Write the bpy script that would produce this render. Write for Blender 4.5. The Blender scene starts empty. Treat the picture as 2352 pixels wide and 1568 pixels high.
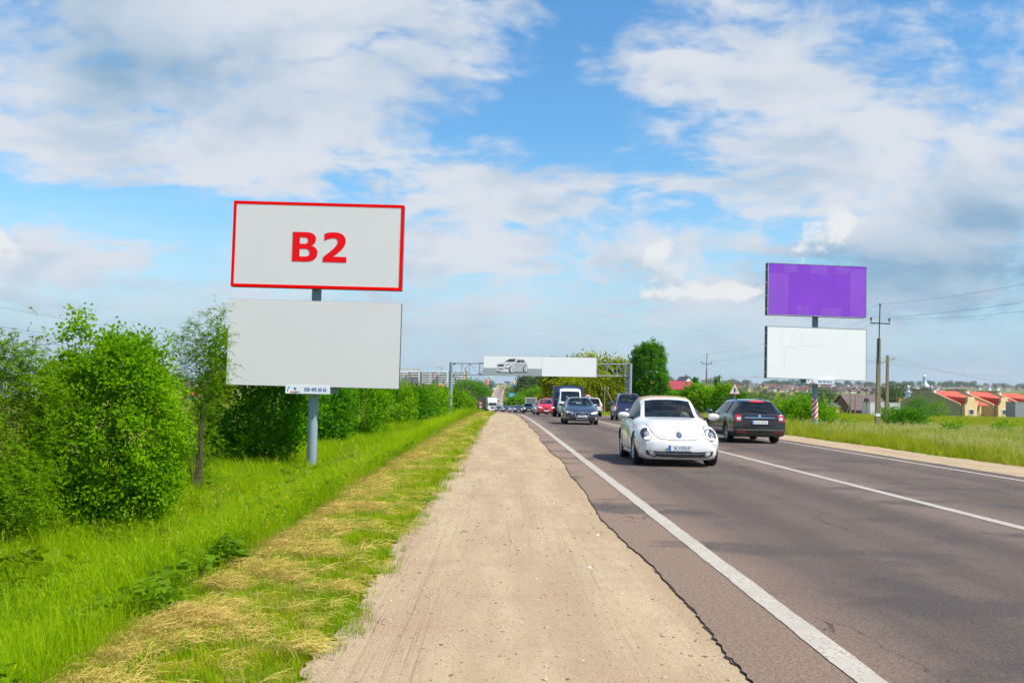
import bpy, bmesh, math, random
import numpy as np
from mathutils import Vector, Matrix
from mathutils.bvhtree import BVHTree

rnd = random.Random(7)
npr = np.random.default_rng(11)
SC = bpy.context.scene
COL = SC.collection
R = math.radians

# ------------------------------------------------------------------ camera
CAM_H = 1.4
LENS = 35.0
FPX = LENS / 36.0 * 1024
ps, th, ro = R(0.59), R(3.13), R(1.1)
F_ = Vector((math.sin(ps) * math.cos(th), math.cos(ps) * math.cos(th), math.sin(th)))
R0_ = Vector((math.cos(ps), -math.sin(ps), 0))
U0_ = R0_.cross(F_)
R_ = math.cos(ro) * R0_ + math.sin(ro) * U0_
U_ = -math.sin(ro) * R0_ + math.cos(ro) * U0_
cd = bpy.data.cameras.new('camera')
cd.lens = LENS
cd.sensor_width = 36
cd.clip_start = 0.1
cd.clip_end = 30000
cam = bpy.data.objects.new('camera', cd)
COL.objects.link(cam)
m3 = Matrix((R_, U_, -F_)).transposed()
cam.matrix_world = Matrix.Translation((0, 0, CAM_H)) @ m3.to_4x4()
SC.camera = cam

SC.view_settings.view_transform = 'Standard'
SC.view_settings.look = 'None'
SC.view_settings.exposure = 0.42
SC.view_settings.gamma = 1.0
SC.view_settings.use_curve_mapping = False
SC.cycles.use_denoising = True
SC.cycles.max_bounces = 6
SC.cycles.diffuse_bounces = 3
SC.cycles.glossy_bounces = 3
SC.cycles.transmission_bounces = 4
SC.cycles.transparent_max_bounces = 8
SC.cycles.caustics_reflective = False
SC.cycles.caustics_refractive = False

# ------------------------------------------------------------------ node helper
class NT:
    def __init__(s, tree):
        s.t = tree
    def __call__(s, typ, ins=None, out=0, **props):
        n = s.t.nodes.new(typ)
        for k, v in props.items():
            setattr(n, k, v)
        for k, v in (ins or {}).items():
            sock = n.inputs[k]
            if isinstance(v, bpy.types.NodeSocket):
                s.t.links.new(v, sock)
            else:
                sock.default_value = v
        return n.outputs[out]
    def m(s, op, a, b=None, c=None, clamp=False):
        n = s.t.nodes.new('ShaderNodeMath')
        n.operation = op
        n.use_clamp = clamp
        for i, v in enumerate((a, b, c)):
            if v is None:
                continue
            if isinstance(v, bpy.types.NodeSocket):
                s.t.links.new(v, n.inputs[i])
            else:
                n.inputs[i].default_value = v
        return n.outputs[0]
    def vm(s, op, a, b=None, out=0):
        n = s.t.nodes.new('ShaderNodeVectorMath')
        n.operation = op
        for i, v in enumerate((a, b)):
            if v is None:
                continue
            if isinstance(v, bpy.types.NodeSocket):
                s.t.links.new(v, n.inputs[i])
            else:
                n.inputs[i].default_value = v
        return n.outputs[out]
    def ss(s, v, a, b, lo=0.0, hi=1.0):
        return s('ShaderNodeMapRange', {'Value': v, 'From Min': a, 'From Max': b, 'To Min': lo, 'To Max': hi},
                 interpolation_type='SMOOTHSTEP')
    def mix(s, f, a, b, mode='MIX'):
        n = s.t.nodes.new('ShaderNodeMix')
        n.data_type = 'RGBA'
        n.blend_type = mode
        for sock, v in ((n.inputs[0], f), (n.inputs[6], a), (n.inputs[7], b)):
            if isinstance(v, bpy.types.NodeSocket):
                s.t.links.new(v, sock)
            elif isinstance(v, (int, float)):
                sock.default_value = v
            else:
                sock.default_value = (*v[:3], 1)
        return n.outputs[2]
    def noise(s, vec, scale, detail=4, rough=0.55, out='Fac', dist=0.0):
        return s('ShaderNodeTexNoise', {'Vector': vec, 'Scale': scale, 'Detail': detail, 'Roughness': rough,
                                        'Distortion': dist}, out=out)

# ------------------------------------------------------------------ sun and sky
SUN_EL = R(52)
SUN_AZ = R(117)      # clockwise from +Y: to the right, a little behind the camera
sdir = Vector((math.sin(SUN_AZ) * math.cos(SUN_EL), math.cos(SUN_AZ) * math.cos(SUN_EL), math.sin(SUN_EL)))
sl = bpy.data.lights.new('sun', 'SUN')
sl.energy = 4.8
sl.angle = R(0.53)
sl.color = (1.0, 0.94, 0.85)
sun = bpy.data.objects.new('sun', sl)
COL.objects.link(sun)
sun.location = (60, -30, 80)
sun.rotation_euler = (-sdir).to_track_quat('-Z', 'Y').to_euler()

world = bpy.data.worlds.new('World')
SC.world = world
world.use_nodes = True
wt = world.node_tree
wt.nodes.clear()
w = NT(wt)
sky = w('ShaderNodeTexSky', sky_type='NISHITA', sun_disc=False, sun_elevation=SUN_EL, sun_rotation=SUN_AZ,
        altitude=250, air_density=1.15, dust_density=0.6, ozone_density=3.0)
dirv = w('ShaderNodeTexCoord', out='Generated')
sep = wt.nodes.new('ShaderNodeSeparateXYZ')
wt.links.new(dirv, sep.inputs[0])
dx, dy, dz = sep.outputs
zc = w.m('MAXIMUM', dz, 0.0)
az = w.m('MULTIPLY', w.m('ARCTAN2', dx, dy), 57.2958)
el = w.m('MULTIPLY', w.m('ARCSINE', dz), 57.2958)
ang = w('ShaderNodeCombineXYZ', {0: az, 1: el, 2: 0.0})
# cloud layer seen in perspective
inv = w.m('DIVIDE', 1.0, w.m('ADD', zc, 0.40))
cp = w('ShaderNodeCombineXYZ', {0: w.m('MULTIPLY', dx, inv), 1: w.m('MULTIPLY', w.m('MULTIPLY', dy, inv), 1.35), 2: 0.3})
wrp = w.noise(cp, 2.2, 4, 0.5, out='Color')
cpw = w.vm('ADD', cp, w.vm('SCALE', w.vm('SUBTRACT', wrp, (0.5, 0.5, 0.5)), None))
wt.nodes[-1].inputs[0].default_value = (0, 0, 0)
for n_ in wt.nodes:
    if n_.type == 'VECT_MATH' and n_.operation == 'SCALE':
        n_.inputs['Scale'].default_value = 0.24
n1 = w.noise(cpw, 4.0, 10, 0.56)
n2 = w.noise(cpw, 13.0, 7, 0.58)
BLOBS = [  # azimuth, elevation, radius az, radius el, weight : where the cloud banks and the clear gaps hang
    (-20, 18.5, 15, 5.5, .34), (-7, 19.0, 9.5, 5.0, .34), (-20, 13.2, 14, 3.4, .34), (-11, 14.8, 6, 2.4, .22), (-5.5, 15.8, 6, 1.6, .12),
    (12, 18.8, 8.5, 4.0, .34), (20, 15.5, 9, 3.6, .28), (24, 11.5, 8.5, 4.0, .36), (-0.5, 12.0, 9, 2.6, .24), (23, 8.0, 8.5, 2.2, .40), (17, 11, 5, 2, .15),
    (-2, 8.3, 10, 2.2, .20), (7, 8.8, 5, 1.4, .16), (-26, 7.0, 5, 2.0, .26), (13, 8.4, 6, 1.8, .12), (-20, 6.8, 9, 1.6, .14), (0, 4.5, 30, 2.5, .12), (0, 10, 30, 3.5, .10), (18, 4.6, 9, 1.5, .16),
    (2, 7.2, 12, 2.4, .16), (14, 5.2, 10, 1.7, .16), (-6, 4.4, 12, 1.6, .15), (22, 5.4, 9, 1.4, .22), (-20, 4.6, 9, 1.5, .14),
    (2.8, 17.6, 2.8, 3.8, -.44), (4.2, 21.5, 3.2, 2.2, -.34), (-3.4, 15.0, 6.0, 1.1, -.22), (-8.8, 12.0, 3.0, 1.2, -.30),
    (-20, 9.6, 10, 1.2, -.34), (8.5, 12.4, 6.5, 2.0, -.12), (26, 20.2, 5, 1.6, -.30), (-13, 7.6, 5, 1.6, -.18), (3.5, 14.4, 4, 1.5, -.14), (-10, 9.4, 4, 1.2, -.2),
    (10, 10.2, 4.5, 1.0, -.20),
]
DARK = [(-20.5, 17.2, 6.5, 2.6, 1.0), (-15, 16.0, 6, 1.8, .55), (22.5, 7.0, 10, 2.0, 1.3), (26, 9.2, 6, 2.2, .7), (18.5, 7.6, 3, 1.0, .6), (26, 4.6, 8, 1.6, .9), (24, 2.6, 8, 1.0, .5)]
PUFF = [(9.4, 8.2, 1.3, 1.9, 1), (10.6, 6.3, 4.2, 1.1, 1), (13.4, 6.3, 3.6, 1.0, .95), (2.1, 3.9, 1.6, .8, .9), (6.0, 2.1, 3.0, .9, .9), (-27, 7.2, 3.0, 1.8, .9), (18.6, 9.6, 2.6, 1.6, 1),
        (-27.5, 5.2, 1.6, .9, .9), (13.6, 2.0, 1.6, .8, .8), (16.5, 8.3, 1.6, 1.2, .8)]
ROWS = [0, 1.2, 2.4, 3.6, 4.8, 6.0, 7.2, 8.4, 9.8, 11.4, 13, 15, 17, 19, 21.5, 26]
def blob_sum(L, a, e, mx=False):
    tot = 0
    for (a0, e0, ra, re, wgt) in L:
        l_ = math.hypot((a - a0) / ra, (e - e0) / re)
        t_ = max(0, min(1, (1.25 - l_) / 1.25)); t_ = t_ * t_ * (3 - 2 * t_) * wgt
        tot = max(tot, t_) if mx else tot + t_
    return tot
uaz = w('ShaderNodeMapRange', {'Value': az, 'From Min': -31.0, 'From Max': 31.0})
tab = None
for ri, e_ in enumerate(ROWS):
    rp = wt.nodes.new('ShaderNodeValToRGB')
    rp.color_ramp.interpolation = 'EASE'
    els = rp.color_ramp.elements
    for k in range(30):
        els.new((k + 1) / 31)
    for k in range(32):
        a_ = -31 + 62 * k / 31
        fade = 1 if 0 < k < 31 else 0
        els[k].position = k / 31
        els[k].color = ((blob_sum(BLOBS, a_, e_) * fade + .06 * (1 - fade) + 1) / 2, min(1, blob_sum(DARK, a_, e_, True)) * fade, blob_sum(PUFF, a_, e_, True) * fade, 1)
    wt.links.new(uaz, rp.inputs[0])
    if tab is None:
        tab = rp.outputs[0]
    else:
        tab = w.mix(w('ShaderNodeMapRange', {'Value': el, 'From Min': ROWS[ri - 1], 'From Max': e_}), tab, rp.outputs[0])
sp_ = wt.nodes.new('ShaderNodeSeparateColor')
wt.links.new(tab, sp_.inputs[0])
bias = w.m('SUBTRACT', w.m('MULTIPLY', sp_.outputs[0], 2.0), 1.0)
dk, pf = sp_.outputs[1], sp_.outputs[2]
dens = w.m('ADD', w.m('SUBTRACT', w.m('ADD', w.m('MULTIPLY', n1, 1.05), w.m('MULTIPLY', n2, 0.85)), 0.45), w.m('MULTIPLY', bias, 0.98))
cov = w.ss(dens, 0.42, 0.80)
# thin veil towards the horizon
veiln = w.noise(w.vm('MULTIPLY', ang, (0.06, 0.5, 0)), 1.5, 6, 0.62)
veil = w.m('MULTIPLY', w.ss(el, 13.0, 0.5), w.ss(veiln, 0.3, 0.72, 0.35, 0.95))
cov = w.m('MAXIMUM', w.m('MULTIPLY', cov, w.ss(el, -1, 9, 0.8, 0.97)), veil)
# cloud self-shading: thick parts with a blue-grey base
shn = w.noise(cpw, 6.0, 7, 0.55)
dk = w.m('ADD', w.m('MULTIPLY', dk, w.ss(shn, 0.25, 0.6, 0.8, 1.0)), w.ss(shn, 0.40, 0.70, 0.0, 0.42), clamp=True)
ccol = w.mix(dk, (0.545, 0.575, 0.625), (0.205, 0.33, 0.46))
low = w.ss(el, 8.0, 0.0)
ccol = w.mix(w.m('MULTIPLY', low, 0.8), ccol, (0.335, 0.435, 0.535))
pn = w.noise(w.vm('MULTIPLY', ang, (1.0, 1.25, 0)), 0.7, 8, 0.6)
pm = w.ss(w.m('ADD', w.m('MULTIPLY', pn, 0.8), w.m('MULTIPLY', pf, 0.65)), 0.68, 0.86)
pm = w.m('MULTIPLY', pm, w.ss(pf, 0.02, 0.4))
skyc = w.mix(1.0, w('ShaderNodeHueSaturation', {'Color': sky, 'Saturation': 1.22, 'Value': 1.0}), (0.105, 0.130, 0.134), 'MULTIPLY')
skyc = w.mix(w.ss(el, 10.0, 0.0, 0.0, 0.9), skyc, (0.30, 0.445, 0.585))
skc2 = w.mix(cov, skyc, ccol)
skc2 = w.mix(w.m('MULTIPLY', pm, w.ss(el, 0.5, 6, 0.42, 0.95)), skc2, (0.63, 0.645, 0.65))
bg = w('ShaderNodeBackground', {'Color': skc2, 'Strength': 1.0})
wo = wt.nodes.new('ShaderNodeOutputWorld')
wt.links.new(bg, wo.inputs[0])
world.cycles.sampling_method = 'MANUAL'
world.cycles.sample_map_resolution = 512

# ------------------------------------------------------------------ pixel (of a 2352 wide view) + depth -> point; used to measure where things stand
def at(px, py, Y):
    d = F_ * FPX + R_ * (px * 1024 / 2352 - 512) - U_ * (py * 1024 / 2352 - 341)
    t = Y / d.y
    return Vector((d.x * t, Y, CAM_H + d.z * t))
def ppm(Y):
    return FPX * 2352 / 1024 / Y

# ------------------------------------------------------------------ materials
MATS = {}
def new_mat(name):
    m = bpy.data.materials.new(name)
    m.use_nodes = True
    m.node_tree.nodes.clear()
    return m, NT(m.node_tree)
def finish(m, sh, disp=None):
    o = m.node_tree.nodes.new('ShaderNodeOutputMaterial')
    m.node_tree.links.new(sh, o.inputs[0])
    if disp is not None:
        m.node_tree.links.new(disp, o.inputs[2])
    return m
def mat(name, col=(.5, .5, .5), rough=.6, metal=0.0, spec=.5, var=.12, vscale=3.0, coat=0.0, emit=None, bump=0.0, grime=0.0):
    if name in MATS:
        return MATS[name]
    m, n = new_mat(name)
    pos = n('ShaderNodeTexCoord', out='Object')
    nz = n.noise(pos, vscale, 5, .6)
    lo = tuple(c * (1 - var) for c in col)
    hi = tuple(min(1, c * (1 + var)) for c in col)
    c = n.mix(n.ss(nz, .3, .7), lo, hi)
    if grime:
        g = n.ss(n.noise(pos, vscale * .4, 6, .65), .5, .72, 0, grime)
        c = n.mix(g, c, tuple(x * .45 for x in col))
    ins = {'Base Color': c, 'Roughness': rough, 'Metallic': metal, 'Specular IOR Level': spec, 'Coat Weight': coat, 'Coat Roughness': .05}
    if emit:
        ins['Emission Color'] = (*emit[:3], 1)
        ins['Emission Strength'] = emit[3]
    if bump:
        ins['Normal'] = n('ShaderNodeBump', {'Height': n.noise(pos, vscale * 8, 5, .6), 'Strength': bump, 'Distance': .02})
    MATS[name] = finish(m, n('ShaderNodeBsdfPrincipled', ins))
    return MATS[name]
def glass(name, tint=(.5, .6, .58), gl=.9):
    if name in MATS:
        return MATS[name]
    m, n = new_mat(name)
    fr = n('ShaderNodeFresnel', {'IOR': 1.5})
    a = n('ShaderNodeBsdfTransparent', {'Color': (*tint, 1)})
    b = n('ShaderNodeBsdfGlossy', {'Color': (gl, gl, gl, 1), 'Roughness': .03})
    MATS[name] = finish(m, n('ShaderNodeMixShader', {0: n.m('ADD', n.m('MULTIPLY', fr, .85), .04), 1: a, 2: b}))
    return MATS[name]
def leaf_mat(name, dark, lite, trans=.35, tcol=None, patch=0.0, pcol=(.3, .3, .05), wscale=.25, inst=None):
    """foliage: colour runs from dark to lite per leaf (attribute v), with drifts of tone across the plant"""
    if name in MATS:
        return MATS[name]
    m, n = new_mat(name)
    v = n('ShaderNodeAttribute', out='Fac', attribute_name='v')
    pos = n('ShaderNodeNewGeometry', out='Position')
    nz = n.noise(pos, wscale, 4, .6)
    f = n.m('ADD', n.m('MULTIPLY', v, .65), n.ss(nz, .3, .7, 0, .35), clamp=True)
    c = n.mix(f, dark, lite)
    if patch:
        c = n.mix(n.ss(n.noise(pos, wscale * 2.3, 5, .6), .45, .68, 0, patch), c, pcol)
    if inst:      # tuft by tuft variation
        rn = n('ShaderNodeObjectInfo', out='Random')
        c = n.mix(n.ss(rn, .55, 1.0, 0, .75), c, inst[0])
        c = n.mix(n.ss(rn, .35, 0.0, 0, .75), c, inst[1])
    d = n('ShaderNodeBsdfPrincipled', {'Base Color': c, 'Roughness': .6, 'Specular IOR Level': .06})
    t = n('ShaderNodeBsdfTranslucent', {'Color': n.mix(.55, c, tcol or tuple(min(1, x * 1.6) for x in lite))})
    MATS[name] = finish(m, n('ShaderNodeMixShader', {0: trans, 1: d, 2: t}))
    return MATS[name]

# ------------------------------------------------------------------ mesh helpers
def tag(o, label=None, cat=None, group=None, kind=None):
    if label: o['label'] = label
    if cat: o['category'] = cat
    if group: o['group'] = group
    if kind: o['kind'] = kind
    return o
def empty(name, loc=(0, 0, 0), rz=0, label=None, cat=None, group=None):
    o = bpy.data.objects.new(name, None)
    COL.objects.link(o)
    o.location = loc
    o.rotation_euler = (0, 0, rz)
    o.empty_display_size = .2
    return tag(o, label, cat, group)
def link(name, me, parent=None, loc=(0, 0, 0), rot=(0, 0, 0)):
    o = bpy.data.objects.new(name, me)
    COL.objects.link(o)
    o.location = loc
    o.rotation_euler = rot
    o.parent = parent
    return o
def np_mesh(name, V, Fq, mats, smooth=False, v=None, mi=None):
    """V (n,3); Fq list of equal-size face index array(s)"""
    V = np.asarray(V, np.float32)
    if not isinstance(Fq, list):
        Fq = [Fq]
    Fq = [np.asarray(a, np.int32) for a in Fq if len(a)]
    me = bpy.data.meshes.new(name)
    me.vertices.add(len(V))
    me.vertices.foreach_set('co', V.ravel())
    li = np.concatenate([a.ravel() for a in Fq])
    sz = np.concatenate([np.full(len(a), a.shape[1], np.int32) for a in Fq])
    me.loops.add(len(li))
    me.loops.foreach_set('vertex_index', li)
    me.polygons.add(len(sz))
    me.polygons.foreach_set('loop_start', np.concatenate([[0], np.cumsum(sz)[:-1]]).astype(np.int32))
    if smooth:
        me.polygons.foreach_set('use_smooth', np.ones(len(sz), bool))
    if mi is not None:
        me.polygons.foreach_set('material_index', np.asarray(mi, np.int32))
    for m_ in (mats if isinstance(mats, (list, tuple)) else [mats]):
        me.materials.append(m_)
    if v is not None:
        a = me.attributes.new('v', 'FLOAT', 'POINT')
        a.data.foreach_set('value', np.asarray(v, np.float32))
    me.update(calc_edges=True)
    return me
class MB:
    """collects shapes into one mesh"""
    def __init__(s):
        s.v = []; s.f = []; s.sm = []
    def add(s, vs, fs, smooth=False):
        b = len(s.v)
        s.v += [tuple(v) for v in vs]
        s.f += [tuple(i + b for i in f) for f in fs]
        s.sm += [smooth] * len(fs)
        return s
    def box(s, x0, x1, y0, y1, z0, z1, M=None):
        vs = [Vector((x, y, z)) for z in (z0, z1) for y in (y0, y1) for x in (x0, x1)]
        if M is not None:
            vs = [M @ v for v in vs]
        return s.add(vs, [(0, 2, 3, 1), (4, 5, 7, 6), (0, 1, 5, 4), (2, 6, 7, 3), (0, 4, 6, 2), (1, 3, 7, 5)])
    def rbox(s, x0, x1, y0, y1, z0, z1, r=.05, M=None):
        """box with chamfered edges"""
        bm = bmesh.new()
        bmesh.ops.create_cube(bm, size=1)
        for v in bm.verts:
            v.co = Vector(((x0 + x1) / 2 + v.co.x * (x1 - x0), (y0 + y1) / 2 + v.co.y * (y1 - y0), (z0 + z1) / 2 + v.co.z * (z1 - z0)))
        bmesh.ops.bevel(bm, geom=bm.edges[:], offset=r, segments=2, profile=.5, affect='EDGES')
        bm.verts.index_update()
        vs = [v.co.copy() for v in bm.verts]
        if M is not None:
            vs = [M @ v for v in vs]
        s.add(vs, [[v.index for v in f.verts] for f in bm.faces], False)
        bm.free()
        return s
    def tube(s, pts, rad, n=8, cap=True):
        pts = [Vector(p) for p in pts]
        rr = rad if isinstance(rad, (list, tuple)) else [rad] * len(pts)
        vs = []
        for i, p in enumerate(pts):
            a = pts[max(0, i - 1)]; b = pts[min(len(pts) - 1, i + 1)]
            d = (b - a).normalized()
            u = d.cross(Vector((0, 0, 1)) if abs(d.z) < .95 else Vector((1, 0, 0))).normalized()
            w_ = d.cross(u)
            vs += [p + (u * math.cos(t) + w_ * math.sin(t)) * rr[i] for t in (2 * math.pi * k / n for k in range(n))]
        fs = []
        for i in range(len(pts) - 1):
            for k in range(n):
                fs.append((i * n + k, i * n + (k + 1) % n, (i + 1) * n + (k + 1) % n, (i + 1) * n + k))
        s.add(vs, fs, True)
        if cap:
            s.add(vs[:n][::-1], [tuple(range(n))])
            s.add(vs[-n:], [tuple(range(n))])
        return s
    def lathe(s, prof, n=16, M=None, smooth=True):
        """profile [(r,z)] about z"""
        vs = []
        for r_, z in prof:
            vs += [Vector((r_ * math.cos(2 * math.pi * k / n), r_ * math.sin(2 * math.pi * k / n), z)) for k in range(n)]
        if M is not None:
            vs = [M @ v for v in vs]
        fs = [(i * n + k, i * n + (k + 1) % n, (i + 1) * n + (k + 1) % n, (i + 1) * n + k) for i in range(len(prof) - 1) for k in range(n)]
        return s.add(vs, fs, smooth)
    def prism(s, poly, y0, y1, M=None):
        """poly in x,z extruded along y"""
        n = len(poly)
        vs = [Vector((x, y0, z)) for x, z in poly] + [Vector((x, y1, z)) for x, z in poly]
        if M is not None:
            vs = [M @ v for v in vs]
        return s.add(vs, [tuple(range(n)), tuple(range(2 * n - 1, n - 1, -1))] + [(i, (i + 1) % n, n + (i + 1) % n, n + i)[::-1] for i in range(n)])
    def mesh(s, name, m):
        me = bpy.data.meshes.new(name)
        me.from_pydata(s.v, [], s.f)
        me.polygons.foreach_set('use_smooth', np.array(s.sm, bool))
        for m_ in (m if isinstance(m, (list, tuple)) else [m]):
            me.materials.append(m_)
        bm = bmesh.new(); bm.from_mesh(me)
        bmesh.ops.recalc_face_normals(bm, faces=bm.faces[:])
        bm.to_mesh(me); bm.free()
        return me
    def build(s, name, m, parent=None, loc=(0, 0, 0), rot=(0, 0, 0)):
        return link(name, s.mesh(name, m), parent, loc, rot)

# ------------------------------------------------------------------ lie of the land
def sstep(x, a, b):
    t = np.clip((np.asarray(x, float) - a) / (b - a), 0, 1)
    return t * t * (3 - 2 * t)
_ys = np.array([118, 160, 200, 260, 300, 420, 560, 700, 850, 1000, 1250, 1500, 1800, 2500, 4000, 9000.])
_zs = np.array([-.69, -1.36, -1.93, -2.70, -3.2, -5.3, -9.3, -12.8, -12.6, -7.6, 5.4, 18, 23, 20, 20, 20.])
_dY = np.arange(118, 9000, 4.)
_zl = np.interp(_dY, _ys, _zs)
_k = np.hanning(21); _k /= _k.sum()
_zp = np.concatenate([_zl[0] - .0167 * 4 * np.arange(10, 0, -1), _zl, np.full(10, _zl[-1])])
_zl2 = np.convolve(_zp, _k, 'valid')
def zr(Y):
    Y = np.asarray(Y, float)
    a = np.where(Y < 40, 0, -.5 * .000227 * (np.clip(Y, 40, 118) - 40) ** 2)
    return np.where(Y <= 118, a, np.interp(Y, _dY, _zl2))
_xy = np.array([-200, 110, 150, 180, 214, 250, 280, 330, 420, 600, 900, 1000, 1200, 1500, 9000.])
_xx = np.array([0, 0, -.1, -.9, -2.5, -4.6, -6.2, -8.2, -10, -10.5, -10.4, -10.6, -9.2, -4.0, -4.0])
_dX = np.arange(-200, 9000, 4.)
_xl = np.convolve(np.pad(np.interp(_dX, _xy, _xx), 6, 'edge'), np.hanning(13) / np.hanning(13).sum(), 'valid')
def xo(Y):
    """sideways shift of the road"""
    return np.interp(Y, _dX, _xl)
_LX = np.array([-400, -6.5, -5, -4, -3, -2.4, -1.9, -1.2, -.9, 12, 13, 15, 20, 32, 400.])
_LZ = np.array([-1.9, -1.55, -1.35, -.95, -.55, -.28, -.14, -.04, -.02, -.03, -.12, -.35, -.7, -.95, -1.1])
_FY = np.array([-100, 0, 100, 400, 900, 1200, 1500, 1800, 2200, 3000, 4500, 6000, 9000.])
_FR = np.array([-1, -1, -1.3, -2.7, -3.0, 4.0, 13, 21, 30, 42, 74, 84, 84.])
_FL = np.array([-1.9, -1.9, -1.9, -2.6, 4.5, 9, 16, 20, 22, 26, 40, 50, 50.])
def zg(X, Y):
    X = np.asarray(X, float); Y = np.asarray(Y, float)
    d = X - xo(Y)
    e = zr(Y) + np.interp(d, _LX, _LZ)
    fld = np.where(d > 6, np.interp(Y, _FY, _FR), np.interp(Y, _FY, _FL))
    fld = fld + np.where(Y > 900, 1, 0) * sstep(Y, 900, 2500) * (5 * np.sin(X * .0031 + 1) + 3.5 * np.sin(X * .0083 + Y * .002) + 2 * np.sin(X * .019))
    s_ = np.where(d > 6, d - 12, -d - 1)
    wgt = sstep(s_, 18, 60 + np.clip(Y, 0, 1500) * .05)
    z = e * (1 - wgt) + fld * wgt
    return z
def ground_z(x, y):
    return float(zg(x, y))
def on_ground(px, Y, dz=0):
    """the point at depth Y straight below pixel column px, on the ground"""
    p = at(px, 900, Y)
    # follow the lean of the picture
    z = ground_z(p.x, Y)
    for _ in range(3):
        py = 900 - (z - p.z) * ppm(Y) 
        q = at(px, py, Y)
        z = ground_z(q.x, Y)
    return Vector((q.x, Y, z + dz))

MATS['ground'] = None
def ground_material():
    m, n = new_mat('meadow_ground')
    pos = n('ShaderNodeNewGeometry', out='Position')
    s1 = n.noise(pos, .035, 5, .6); s2 = n.noise(pos, .4, 6, .65); s3 = n.noise(pos, 9.0, 5, .7)
    c = n.mix(n.ss(s1, .35, .65), (.11, .165, .005), (.20, .225, .008))
    c = n.mix(n.ss(s2, .4, .7, 0, .7), c, (.19, .17, .035))
    c = n.mix(n.ss(s3, .35, .75, 0, .6), c, (.05, .075, .01))
    gx = n('ShaderNodeSeparateXYZ', {0: pos}, out='X')
    far = n('ShaderNodeSeparateXYZ', {0: pos}, out='Y')
    strip_ = n.m('MULTIPLY', n.m('MULTIPLY', n.ss(n.m('ADD', gx, n.m('MULTIPLY', n.m('SUBTRACT', s2, .5), .8)), -2.9, -2.5), n.ss(gx, 1, -.5)), n.ss(far, 150, 110))
    c = n.mix(n.m('MULTIPLY', strip_, n.ss(s2, .3, .65, .35, .9)), c, (.30, .23, .04))
    fld = n.ss(n.noise(n.vm('MULTIPLY', pos, (.004, .012, 0)), 1.0, 3, .5), .42, .58)
    c = n.mix(n.m('MULTIPLY', n.ss(far, 500, 1000), fld), c, (.13, .17, .04))
    bp = n('ShaderNodeBump', {'Height': s3, 'Strength': .5, 'Distance': .08})
    return finish(m, n('ShaderNodeBsdfPrincipled', {'Base Color': c, 'Roughness': .9, 'Specular IOR Level': .1, 'Normal': bp}))
GROUND = ground_material()

ds = [-7000, -4500, -3000, -2000, -1400, -1000, -700, -480, -330, -230, -160, -110, -80, -60, -46, -36, -28, -22, -18, -15, -12.5, -10.5, -9, -7.8, -6.8, -5.9, -5.2, -4.6, -4, -3.5, -3,
      -2.6, -2.2, -1.9, -1.6, -1.3, -1.05, -.8, 0, 6, 11.7, 12.1, 12.6, 13.2, 14, 15, 16.5, 18, 20, 23, 27, 32, 38, 46, 56, 70, 90, 115, 150, 200, 270, 360, 480, 640, 860, 1150, 1550, 2100, 2900, 4200, 7000]
ys = list(np.arange(-12, 60, 1.5)) + list(np.arange(60, 300, 6)) + list(np.arange(300, 1600, 25)) + list(np.arange(1600, 3000, 90)) + [3000, 3400, 4000, 4700, 5500, 6500, 8000, 9500]
DD, YY = np.meshgrid(np.array(ds), np.array(ys, float))
XX = DD + xo(YY)
ZZ = zg(XX, YY)
hum = .06 * (np.sin(XX * 1.9 + YY * .7) + np.sin(YY * 1.3 - XX * .8 + 2))
ZZ = ZZ + np.where((DD < -2.4) | (DD > 14), hum, hum * .15) - np.where((DD > -.85) & (DD < 11.8), .06, 0)
ny, nx = DD.shape
I = np.arange(ny * nx).reshape(ny, nx)
FQ = np.stack([I[:-1, :-1], I[:-1, 1:], I[1:, 1:], I[1:, :-1]], -1).reshape(-1, 4)
g = link('ground', np_mesh('ground', np.stack([XX, YY, ZZ], -1).reshape(-1, 3), FQ, GROUND, True))
tag(g, 'green meadow ground on both sides of the road', 'ground', kind='structure')

def strip(name, edges, yl, dz, mtl, label, cat, jit=None, x_mid=0):
    """sheet along the road between offset lists edges(Y)->[d0,d1,...]"""
    V = []; nn = None
    for y in yl:
        e = edges(y); nn = len(e)
        for d_ in e:
            V.append((d_ + float(xo(y)), y, float(zr(y)) + dz))
    I = np.arange(len(V)).reshape(-1, nn)
    Fq = np.stack([I[:-1, :-1], I[:-1, 1:], I[1:, 1:], I[1:, :-1]], -1).reshape(-1, 4)
    o = link(name, np_mesh(name, V, Fq, mtl, True))
    return tag(o, label, cat, kind='structure')
YR = list(np.arange(-8, 2, .25)) + list(np.arange(2, 16, .06)) + list(np.arange(16, 40, .2)) + list(np.arange(40, 120, 1.5)) + list(np.arange(120, 400, 8)) + list(np.arange(400, 1900, 20))
def wob(y, a, f, p=0):
    return a * (math.sin(y * f + p) + .6 * math.sin(y * f * 2.7 + 1.3 + p) + .45 * math.sin(y * f * 6.1 + p * 2) + .35 * math.sin(y * f * 13.7 + 2.1))

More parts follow.
